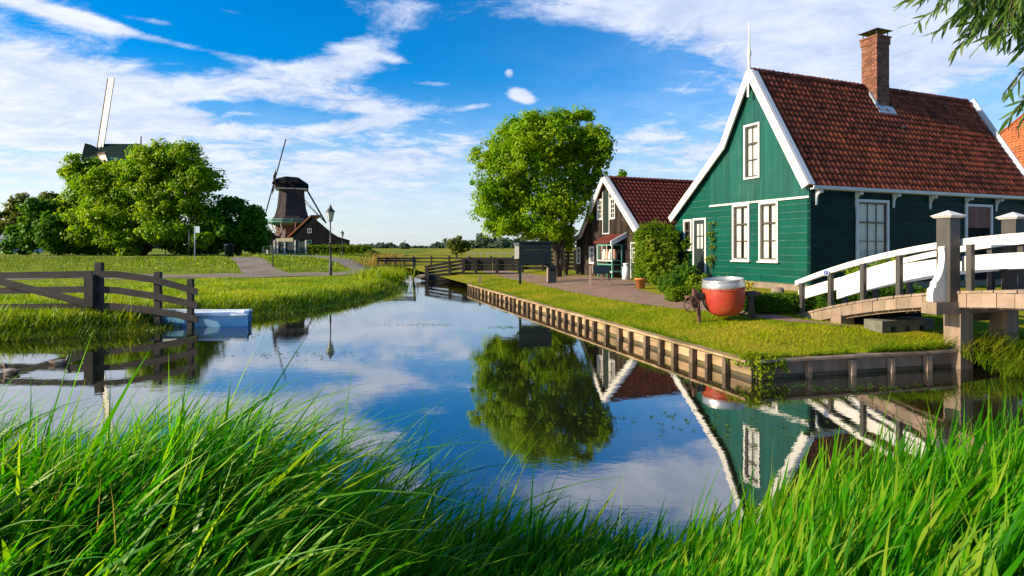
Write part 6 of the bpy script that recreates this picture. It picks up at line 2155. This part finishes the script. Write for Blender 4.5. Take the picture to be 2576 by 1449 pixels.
for i in range(9):
    x = -2.4 + i * 0.6
    MB().box2((x - 0.025, -0.025, 0), (x + 0.025, 0.025, 0.95)).build('post', 'lead', lf)
for z in (0.45, 0.93):
    MB().bar((-2.4, 0, z), (2.4, 0, z), 0.03, 0.05).build('rail', 'lead', lf)
yf = thing('yard_fence', 'black slatted yard fence behind the tree trunks left of the barn', 'fence', (at(1422, 690, 31)[0], 31.0, LAND + 0.08))
for i in range(5):
    MB().bar((-2.4, 0, 0.20 + i * 0.21), (0.55, 0, 0.20 + i * 0.21), 0.04, 0.16).build('slat', 'black_fence', yf)
for x in (-2.3, -1.2, -0.1, 0.5):
    MB().box2((x - 0.06, -0.10, -0.1), (x + 0.06, -0.025, 1.2)).build('post', 'black_fence', yf)
for i, (px_, lab, ww) in enumerate(((972, 'left brownish wooden bench on the grass by the plank bridge', 0.55), (1006, 'right dark green wooden bench on the grass by the plank bridge', 0.85))):
    bb = thing('park_bench', lab, 'bench', on(px_, 687, 0.34), 0.05, 'benches by the plank bridge')
    for j in range(2):
        MB().box2((-ww / 1, 0.20, 0.62 + j * 0.13), (ww / 1, 0.24, 0.72 + j * 0.13)).build('back_slat', 'boardgreen' if i else 'fence', bb)
    for j in range(3):
        MB().box2((-ww, -0.2 + j * 0.13, 0.40), (ww, -0.09 + j * 0.13, 0.44)).build('seat_slat', 'boardgreen' if i else 'fence', bb)
    for x in (-ww + 0.08, ww - 0.08):
        MB().box2((x - 0.045, -0.19, -0.05), (x + 0.045, -0.10, 0.399)).build('leg', 'boardgreen' if i else 'fence', bb)
        MB().box2((x - 0.045, 0.12, -0.05), (x + 0.045, 0.199, 0.88)).build('leg', 'boardgreen' if i else 'fence', bb)
cbx = thing('white_cabinet', 'small white cabinet half hidden behind the notice board', 'cabinet', (at(1303, 680, 33)[0], 33.5, LAND))
MB().box2((-0.2, -0.2, 0), (0.3, 0.2, 1.55)).build('cabinet_body', 'white', cbx)
MB().box2((-0.27, -0.26, 1.551), (0.36, 0.26, 1.65)).build('cabinet_roof', 'lead', cbx)

# ------------------------------------------------------------------ ducks
def duck(label, loc, rz, brown):
    t_ = thing('duck', label, 'duck', loc, rz, 'ducks on the left water')
    t_.scale = (0.62, 0.62, 0.62)
    sp_n = [(-0.24, 0.085, 0.010, 0.012), (-0.19, 0.075, 0.045, 0.030), (-0.10, 0.055, 0.088, 0.066), (0.0, 0.045, 0.10, 0.085), (0.09, 0.048, 0.088, 0.082), (0.145, 0.075, 0.058, 0.066),
            (0.158, 0.125, 0.036, 0.042), (0.165, 0.165, 0.033, 0.037), (0.185, 0.196, 0.036, 0.037), (0.215, 0.192, 0.029, 0.028), (0.232, 0.183, 0.018, 0.013), (0.275, 0.174, 0.018, 0.008), (0.288, 0.172, 0.008, 0.003)]
    mb = MB()
    n = 12
    for i, (x, z, wy, wz) in enumerate(sp_n):
        a = sp_n[min(i + 1, len(sp_n) - 1)]
        b = sp_n[max(i - 1, 0)]
        d = Vector((a[0] - b[0], 0, a[1] - b[1])).normalized()
        u = Vector((-d.z, 0, d.x))
        for k2 in range(n):
            th_ = 2 * PI * k2 / n
            mb.v.append(tuple(Vector((x, 0, z)) + Vector((0, 1, 0)) * wy * math.cos(th_) + u * wz * math.sin(th_)))
    for i in range(len(sp_n) - 1):
        for k2 in range(n):
            mb.f.append((i * n + k2, i * n + (k2 + 1) % n, (i + 1) * n + (k2 + 1) % n, (i + 1) * n + k2))
            mb.mi.append(2 if i >= 9 else (1 if i >= 6 else (3 if i < 2 else (3 if (i >= 4) else 0))))
    mb.f += [tuple(range(n))[::-1], tuple((len(sp_n) - 1) * n + k2 for k2 in range(n))]
    mb.mi += [3, 2]
    mb.build('body', ['duckgrey', 'brownpaint' if brown else 'duckdark', 'bill', 'brownpaint'], t_, True)
    for s_ in (-1, 1):
        MB().lathe([(0.001, -0.11), (0.030, -0.09), (0.045, 0.0), (0.032, 0.08), (0.001, 0.11)], n=8, sx=0.35).build('wing', 'duckgrey', t_, True)
        w_ = [o for o in COL.objects if o.name.startswith('wing')][-1]
        w_.matrix_basis = Matrix.Translation((-0.04, s_ * 0.088, 0.075)) @ Matrix.Rotation(R(-80), 4, 'Y')
        MB().lathe([(0.001, -0.006), (0.006, 0), (0.001, 0.006)], (0.195, s_ * 0.034, 0.205), 6).build('eye', 'duckdark', t_, True)


duck('dark-headed duck swimming on the bright patch of water at the left', Vector((-6.75, 8.62, -0.005)), 0.25, False)
duck('brown duck at the left edge of the water, half in shadow', Vector((-6.95, 8.0, -0.005)), 2.9, True)


# ------------------------------------------------------------------ willow branch overhanging from the right
wl_base = Vector((5.6, 3.0, 0.25))
wt_ = thing('overhanging_willow', 'willow whose narrow-leaved sprays hang into the upper right corner', 'willow', wl_base)
MB().tube([(0, 0, -0.2), (0.05, 0.1, 1.2), (-0.1, 0.25, 2.6), (-0.3, 0.4, 3.7), (-0.6, 0.6, 4.6)], [0.26, 0.20, 0.17, 0.13, 0.08], 10).build('trunk', 'bark', wt_, True)
rng = random.Random(404)
sprays = [  # start px, end px, distance, leaves
    ((2640, -60), (2270, 8), 3.7, 20), ((2660, -40), (2300, 60), 3.6, 22), ((2660, -30), (2345, 88), 3.8, 24), ((2680, 0), (2400, 125), 3.7, 24), ((2680, -50), (2420, 50), 3.9, 24),
    ((2690, 10), (2470, 110), 3.6, 22), ((2700, -60), (2500, 30), 3.5, 22), ((2700, 20), (2530, 112), 3.8, 20), ((2620, -60), (2380, -6), 4.0, 20), ((2700, -20), (2560, 90), 3.7, 20),
    ((2690, -60), (2560, 10), 3.4, 20), ((2640, -70), (2470, 0), 3.9, 20), ((2680, 180), (2522, 238), 3.6, 9), ((2690, 170), (2545, 225), 3.7, 8), ((2690, 250), (2535, 300), 3.6, 9), ((2690, 240), (2550, 285), 3.5, 8), ((2700, 290), (2556, 322), 3.6, 8),
    ((2700, -40), (2450, 70), 3.5, 26), ((2710, -20), (2510, 95), 3.9, 26), ((2700, -70), (2430, 20), 3.6, 26), ((2720, 0), (2560, 60), 3.3, 26), ((2690, -80), (2520, -10), 3.7, 26), ((2720, 30), (2565, 130), 3.6, 22), ((2650, -80), (2330, -5), 3.5, 20)]
boughs = []
for tip_, mid_ in (((2690, -140, 3.7), (-0.55, 0.5, 4.3)), ((2790, -60, 3.5), (-0.5, 0.3, 3.9)), ((2660, -220, 4.1), (-0.6, 0.9, 4.7)), ((2800, 220, 3.6), (-0.2, 0.5, 3.2))):
    tp_ = at(*tip_) - wl_base
    st_p = Vector((-0.05, 0.25, 2.4)) if tip_[1] > 0 else Vector((-0.3, 0.4, 3.7))
    ctrl = [st_p, st_p.lerp(tp_, 0.35) + Vector((0, 0, 0.22)), st_p.lerp(tp_, 0.7) + Vector((0, 0, 0.18)), tp_]
    MB().tube(ctrl, [0.06, 0.045, 0.03, 0.016], 8).build('bough', 'bark', wt_, True)
    boughs += [(c_,) for c_ in ctrl[1:]]
crown('crown', [(0.5, 0.5, 4.4, 1.2, 1.2, 1.0), (0.2, 1.3, 4.9, 1.1, 1.1, 0.8), (1.0, -0.4, 4.0, 0.9, 1.0, 0.9), (-0.1, 0.2, 5.0, 0.9, 0.9, 0.6)], 420, 26, 0.30, 0.055, 'leaf_willow', wt_, 405, aspect=0.17)
for _ in range(60):
    sx_, sy_ = rng.uniform(2440, 2760), rng.uniform(-160, 40)
    ex_, ey_ = sx_ - rng.uniform(50, 190), sy_ + rng.uniform(50, 150)
    if ey_ < min(118, 20 + (ex_ - 2290) * 0.9) and ex_ > 2300:
        sprays.append(((sx_, sy_), (ex_, ey_), rng.uniform(3.3, 4.1), 15))
lv = MB()
pr_ = [(0, 0), (0.12, 0.055), (0.35, 0.085), (0.62, 0.07), (0.85, 0.035), (1.0, 0.0)]
vs = [(0, 0, 0)] + [(x, s_ * y, 0.012 + 0.04 * y) for x, y in pr_[1:-1] for s_ in (-1, 1)] + [(1, 0, -0.06)] + [(x, 0, -0.03 * x * x) for x, _ in pr_[1:-1]]
fs = [(0, 10, 1), (0, 2, 10), (1, 10, 11, 3), (10, 2, 4, 11), (3, 11, 12, 5), (11, 4, 6, 12), (5, 12, 13, 7), (12, 6, 8, 13), (7, 13, 9), (13, 8, 9)]
lv.add(vs, fs)
leaf_me = lv.mesh('leaf', 'leaf_willow', True)
n_single = 0
more = [[], []]
base_l = np.array([v.co[:] for v in leaf_me.vertices])
for (s0, e0, Yd, nl) in sprays:
    a_, b_ = at(*s0, Yd) - wl_base, at(*e0, Yd + rng.uniform(-0.2, 0.2)) - wl_base
    pts = []
    N = 8
    for i in range(N + 1):
        s = i / N
        p = a_.lerp(b_, s)
        p.z += 0.16 * math.sin(PI * s) * (1 - 0.3 * s)
        pts.append(p)
    bough = min(boughs, key=lambda q: (q[0] - pts[0]).length)
    br_o = MB().tube([bough[0], bough[0].lerp(pts[0], 0.5) + Vector((0, 0, 0.10))] + pts, [0.014, 0.011] + [0.009 - 0.0008 * i for i in range(N + 1)], 6).build('branch', 'bark', wt_, True)
    nl = int(nl * 1.6)
    for j in range(nl):
        s = 0.18 + 0.82 * (j + rng.random()) / nl
        i = min(int(s * N), N - 1)
        p = pts[i].lerp(pts[i + 1], s * N - i)
        dv = (pts[i + 1] - pts[i]).normalized()
        x = (dv * rng.uniform(0.5, 1.0) + Vector((rng.uniform(-0.7, 0.5), rng.uniform(-0.5, 0.5), rng.uniform(-1.0, 0.15)))).normalized()
        y = x.cross(Vector((rng.gauss(0, 1), rng.gauss(0, 1), rng.gauss(0, 1)))).normalized()
        z = x.cross(y)
        m = Matrix((x, y, z)).transposed().to_4x4() @ Matrix.Diagonal((*(3 * [rng.uniform(0.085, 0.14)]), 1))
        m.translation = p
        if n_single < 300:
            o = link('leaf', leaf_me, br_o)
            o.matrix_basis = m
            n_single += 1
        else:
            more[0].append(m)
if more[0]:
    V = np.concatenate([base_l @ np.array(m.to_3x3()).T + np.array(m.translation) for m in more[0]])
    fl = [p.vertices[:] for p in leaf_me.polygons]
    F = [tuple(q + k2 * len(base_l) for q in f) for k2 in range(len(more[0])) for f in fl]
    me = bpy.data.meshes.new('leaves')
    me.from_pydata(V.tolist(), [], F)
    me.materials.append(M['leaf_willow'])
    link('leaves', me, wt_, kind='stuff')

# ------------------------------------------------------------------ grass
G = np.random.default_rng(2024)


def inpoly(X, Y, poly):
    ins = np.zeros(X.shape, bool)
    j = len(poly) - 1
    for i in range(len(poly)):
        xi, yi = poly[i]
        xj, yj = poly[j]
        c = ((yi > Y) != (yj > Y)) & (X < (xj - xi) * (Y - yi) / (yj - yi + 1e-12) + xi)
        ins ^= c
        j = i
    return ins


def patchy(X, Y, s, seed=0):
    return 0.5 + 0.25 * np.sin(X * s + Y * s * 0.7 + seed) + 0.25 * np.sin(Y * s * 1.3 - X * s * 0.5 + seed * 2.1)


# lawn of the right bank
def lawn(name, n, a0, a1, p0, p1, h0, h1, mat, seed, power=1.0):
    r = np.random.default_rng(seed)
    a = a0 + (a1 - a0) * r.random(n) ** power
    p = p0 + (p1 - p0) * r.random(n)
    XY = K + a[:, None] * D1 + p[:, None] * D2
    X, Y = XY[:, 0], XY[:, 1]
    keep = ~inpoly(X, Y, PATH)
    # not where the bridge deck or the hedges stand
    c, s_ = math.cos(BROT), math.sin(BROT)
    lx, ly = c * (X - BR.x) + s_ * (Y - BR.y), -s_ * (X - BR.x) + c * (Y - BR.y)
    keep &= ~((lx > -0.2) & (lx < 1.2) & (ly > 0.9) & (ly < 3.2))
    keep &= patchy(X, Y, 3.1, 1.0) + r.random(n) * 0.9 > 0.45
    a, p, X, Y = a[keep], p[keep], X[keep], Y[keep]
    m = len(X)
    Z = h_right(a, p) - 0.01
    L = h0 + (h1 - h0) * r.random(m) ** 2 * (0.5 + patchy(X, Y, 2.3, 2.0))
    blades(name, np.stack([X, Y, Z], 1), L, 0.004 + 0.005 * r.random(m) + 0.0004 * Y, r.random(m) * 0.5, 0.5 + r.random(m) * 0.9, r.random(m) * 2 * PI, 2, mat, None, seed, kind='stuff')


lawn('lawn_grass', 46000, 0.02, 4.6, 0.05, 6.2, 0.03, 0.085, 'blade_lawn', 501)
lawn('lawn_grass', 26000, 4.6, 18, 0.05, 2.2, 0.03, 0.08, 'blade_lawn', 502, 1.3)
lawn('lawn_grass', 9000, 10, 26, 1.6, 9, 0.03, 0.08, 'blade_lawn', 503)
# tufts hanging over the timber edge
r = np.random.default_rng(504)
n = 9000
sel = r.random(n) < 0.45
a = np.where(sel, r.random(n) ** 1.3 * 16.0, 0)
b = np.where(sel, 0, 0.0 + r.random(n) * 6.2)
dens_ = patchy(a * 1.0, b * 1.0, 4.0, 0.4) + patchy(a, b, 9.0, 1.2) + 0.6 * sm(b, 1.4, 3.2)
k = r.random(n) * 1.4 < dens_ - 0.35
a, b, sel = a[k], b[k], sel[k]
XY = K + a[:, None] * D1 + b[:, None] * D2 + np.where(sel[:, None], PERP * 0.04, np.array([-0.236, 0.972]) * 0.05)
azr = np.where(sel, math.atan2(-PERP[1], -PERP[0]), math.atan2(-0.972, 0.236)) + r.normal(size=len(a)) * 0.6
drape = (b > 2.0)
blades('edge_grass', np.concatenate([XY, np.full((len(a), 1), 0.255)], 1), 0.07 + 0.16 * r.random(len(a)) ** 1.5 * (1 + 0.9 * sm(b, 1.2, 3.0)), 0.006 + 0.005 * r.random(len(a)), 0.1 + r.random(len(a)) * 0.7, 1.2 + r.random(len(a)) * 1.2, azr, 4, 'blade_meadow', None, 505, kind='stuff')
r = np.random.default_rng(515)
n = 5200
b = 3.3 + r.random(n) * 6
o_ = r.random(n) ** 1.2 * 0.85 - 0.1
XY = K + b[:, None] * D2 + o_[:, None] * np.array([0.236, -0.972])
blades('bank_grass', np.concatenate([XY, (0.25 - 0.40 * np.clip(o_, 0, 1))[:, None]], 1), 0.12 + 0.26 * r.random(n), 0.008 + 0.006 * r.random(n), r.random(n) * 0.5, 0.7 + r.random(n), -PI / 2 + r.normal(size=n) * 1.0, 4, 'blade_slope_shade', None, 516, kind='stuff')
# leafy weed at the corner of the bank
wd_ = thing('weed_clump', 'clump of leafy weeds growing on the near corner of the timber bank', 'weeds', (K[0] + 0.02, K[1] + 0.05, 0.2))
crown('foliage', [(0.05, 0.0, 0.05, 0.22, 0.14, 0.10), (0.35, -0.02, 0.0, 0.14, 0.06, 0.08), (-0.12, 0.15, 0.04, 0.1, 0.1, 0.08), (0.1, -0.06, -0.08, 0.14, 0.05, 0.1)], 70, 14, 0.06, 0.024, 'leaf_hedge', wd_, 506)
blade_n = 150
r = np.random.default_rng(507)
blades('grass_tuft', np.stack([r.normal(size=blade_n) * 0.12, r.normal(size=blade_n) * 0.05, np.zeros(blade_n)], 1), 0.08 + 0.2 * r.random(blade_n), np.full(blade_n, 0.008), r.random(blade_n) * 0.5, 0.8 + r.random(blade_n), r.random(blade_n) * 6.28, 4, 'blade_meadow', wd_, 507)


# rough grass of the left bank
def meadow(name, n, x0, x1, y0, y1, h0, h1, mat, seed, dmax=1e9, dmin=0.0, wide=1.0, pw=1.0):
    r = np.random.default_rng(seed)
    X = x0 + (x1 - x0) * r.random(n)
    Y = y0 + (y1 - y0) * r.random(n) ** pw
    d = left_dist(X, Y)
    keep = left_inside(X, Y) & (d > dmin) & (d < dmax)
    for pts, w_ in (([(-60, 27.4), (-22, 27.6), (-13, 28.4), (-8.8, 30.8)], 2.5), ([(-8.8, 30.8), (-8.0, 34), (-9.6, 39), (-13.5, 47), (-20, 56), (-31, 72)], 1.5), ([(-12.2, 29.2), (-14.9, 34), (-18.5, 41), (-22.5, 48)], 1.1), ([(-90, 49), (-45, 49), (-24, 49.4)], 0.9)):
        for (ax_, ay_), (bx_, by_) in zip(pts[:-1], pts[1:]):
            vx, vy = bx_ - ax_, by_ - ay_
            u = np.clip(((X - ax_) * vx + (Y - ay_) * vy) / (vx * vx + vy * vy), 0, 1)
            keep &= np.hypot(X - ax_ - u * vx, Y - ay_ - u * vy) > w_
    X, Y, d = X[keep], Y[keep], d[keep]
    m = len(X)
    tus = patchy(X, Y, 2.2, seed) * patchy(X, Y, 5.1, seed + 1)
    L = (h0 + (h1 - h0) * r.random(m) ** 1.5) * (0.55 + 1.1 * tus) * np.interp(Y, [13, 20, 25, 31, 40], [1, 0.8, 0.5, 0.5, 1])
    blades(name, np.stack([X, Y, h_left(X, Y) - 0.02], 1), L, (0.008 + 0.008 * r.random(m)) * wide, r.random(m) * 0.4, 0.5 + r.random(m) * 1.1, r.normal(size=m) * 1.3, 3, mat, None, seed, kind='stuff')


meadow('meadow_grass', 52000, -14, -3.8, 12.5, 27, 0.10, 0.32, 'blade_meadow', 601, 1e9, 0.9, 1.0)
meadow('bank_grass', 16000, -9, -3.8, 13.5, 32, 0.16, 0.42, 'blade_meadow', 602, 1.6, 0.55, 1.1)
meadow('bank_grass', 24000, -9, -3.8, 13.5, 32, 0.14, 0.36, 'blade_bank_shade', 612, 1.15, -0.2, 1.3)
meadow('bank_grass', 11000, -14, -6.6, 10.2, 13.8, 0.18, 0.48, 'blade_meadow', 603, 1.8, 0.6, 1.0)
meadow('bank_grass', 16000, -14, -6.6, 9.9, 13.8, 0.16, 0.40, 'blade_bank_shade', 613, 1.1, -0.2, 1.2)
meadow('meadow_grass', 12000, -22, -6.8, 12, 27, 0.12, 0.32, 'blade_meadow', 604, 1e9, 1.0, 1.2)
meadow('embankment_grass', 26000, -42, -6, 28, 50, 0.12, 0.34, 'blade_slope_shade', 605, 1e9, 0.3, 2.2)
meadow('field_grass', 10000, -26, -3, 34, 75, 0.15, 0.4, 'blade_meadow', 606, 1e9, 0.3, 3.0)
# dry reeds in the field
r = np.random.default_rng(607)
n = 900
c = at(978, 640, 46)
blades('dry_reeds', np.stack([c.x + r.normal(size=n) * 0.9, c.y + r.normal(size=n) * 1.0, np.full(n, 0.25)], 1), 0.7 + 0.6 * r.random(n), np.full(n, 0.04), r.random(n) * 0.3, 0.3 + r.random(n) * 0.8, r.random(n) * 6.28, 3, 'straw', None, 608, kind='stuff')
# reeds by the far bridge
n = 1500
blades('canal_reeds', np.stack([-6.3 + r.normal(size=n) * 0.5, 28.0 + r.normal(size=n) * 1.1, np.full(n, 0.1)], 1), 0.4 + 0.5 * r.random(n), np.full(n, 0.03), r.random(n) * 0.3, 0.3 + r.random(n) * 0.8, r.random(n) * 6.28, 3, 'blade_meadow', None, 609, kind='stuff')


# ------------------------------------------------------------------ tall reed grass in the foreground
TOPX = np.array([-3.4, -2.6, -2.2, -1.7, -1.25, -0.95, -0.62, -0.3, 0.0, 0.35, 0.75, 1.1, 1.45, 1.9, 2.4, 3.4])  # reed-top outline taken from image pixels, turned into heights at one depth
TOPZ = np.array([1.14, 1.16, 1.13, 1.16, 1.20, 1.15, 0.92, 0.56, 0.44, 0.40, 0.42, 0.62, 0.88, 1.08, 1.22, 1.25])


def reeds(name, n, seed, y0, y1, hscale, len_jit, th0, th1, wid, spread, mat='blade_fore', seg=7, tall=0.0, zlift=0.0, x0=-3.4, x1=3.4, power=1.3):
    r = np.random.default_rng(seed)
    X = x0 + (x1 - x0) * r.random(n)
    Y = y0 + (y1 - y0) * r.random(n)
    Xn = X * 2.6 / Y
    H = np.interp(Xn, TOPX, TOPZ)
    z0 = h_near(X, Y)
    clumpy = 0.82 + 0.30 * patchy(X, Y, 3.3, 0.7)
    flop = np.interp(Xn, [-2.5, -1.0, -0.2, 0.9, 2.4], [1.0, 1.12, 1.0, 0.75, 0.7])
    t0 = np.abs(th0 + 0.18 * r.normal(size=n))
    t1 = (th1 + 0.30 * r.normal(size=n)) * flop
    rise = np.cos(np.clip((t0 + t1) / 2, 0, 1.35))
    zs_ = z0 + zlift * r.random(n) * (H - z0)
    L = np.clip((H - zs_) * hscale * (1 - len_jit * r.random(n)) * clumpy, 0.12, 1.5) / np.clip(rise, 0.45, 1) * 0.92
    L *= 1 + tall * r.random(n) * (r.random(n) > 0.94) * np.interp(Xn, [-0.9, 0.1, 1.2], [1.6, 1.1, 1.0])
    az_ = 0.10 + spread * r.normal(size=n)
    W = wid * (0.5 + r.random(n))
    blades(name, np.stack([X - 0.30 * flop * (H - z0) * 0.6, Y, zs_], 1), L, W, t0, t1, az_, seg, mat, None, seed, 0.8, power, kind='stuff')


reeds('foreground_reeds', 3000, 701, 2.25, 3.25, 1.00, 0.35, 0.12, 0.44, 0.020, 0.60, tall=0.26, power=1.0)
reeds('foreground_reeds', 4600, 702, 2.05, 3.20, 0.95, 0.50, 0.34, 0.96, 0.020, 0.45, zlift=0.35, power=1.0)
reeds('foreground_reeds', 6200, 703, 1.75, 3.10, 0.75, 0.55, 0.36, 0.98, 0.019, 0.60, zlift=0.4, power=1.0)
reeds('foreground_reeds', 4500, 704, 1.65, 2.8, 0.60, 0.5, 0.15, 0.8, 0.016, 0.9)
reeds('foreground_reeds', 5200, 705, 2.3, 3.3, 0.92, 0.5, 0.05, 0.40, 0.007, 0.7, x0=-3.4, x1=3.4)
reeds('foreground_reeds', 700, 707, 2.1, 3.1, 1.0, 0.45, 0.20, 0.62, 0.030, 0.45, tall=0.1, power=1.0)
reeds('tall_stems', 46, 708, 2.3, 3.0, 1.75, 0.35, 0.10, 0.42, 0.016, 0.35, x0=-0.8, x1=1.3, power=1.0)
reeds('dry_stems', 260, 706, 2.0, 3.1, 0.95, 0.5, 0.10, 0.55, 0.006, 0.8, mat='straw')

# bits of duckweed and floating leaves on the water
def floating(seed, cx, cy, sx, sy, n):
    r = np.random.default_rng(seed)
    P = np.stack([cx + r.normal(size=n) * sx, cy + r.normal(size=n) * sy, 0.004 + 0.003 * r.random(n)], 1)
    Nn = np.tile([0.0, 0.0, 1.0], (n, 1)) + r.normal(size=(n, 3)) * 0.05
    return leaf_arrays(P, Nn / np.linalg.norm(Nn, axis=1, keepdims=True), 0.010 + 0.02 * r.random(n), 0.7, r)


Vs, Fs, k0 = [], [], 0
for q in ((801, -1.9, 13.0, 0.5, 0.10, 90), (810, -3.4, 9.4, 0.8, 0.2, 110), (811, 0.5, 8.0, 0.5, 0.12, 70), (812, 2.2, 5.6, 0.5, 0.2, 80), (813, -2.5, 21.0, 0.7, 0.3, 80), (802, -0.1, 12.6, 0.35, 0.10, 110), (803, 1.6, 10.2, 0.8, 0.10, 60), (804, 4.2, 7.2, 0.9, 0.10, 160), (805, 1.0, 6.0, 0.6, 0.15, 50), (806, -6.2, 11.4, 0.9, 0.3, 160), (807, -5.2, 14.9, 0.6, 0.25, 140), (808, 5.6, 6.9, 0.9, 0.15, 120), (809, -4.0, 18.6, 0.3, 0.8, 100)):
    V, F = floating(*q)
    Vs.append(V)
    Fs.append(F + k0)
    k0 += len(V)
np_mesh('duckweed', np.concatenate(Vs), np.concatenate(Fs), 'leaf_box', None, kind='stuff')
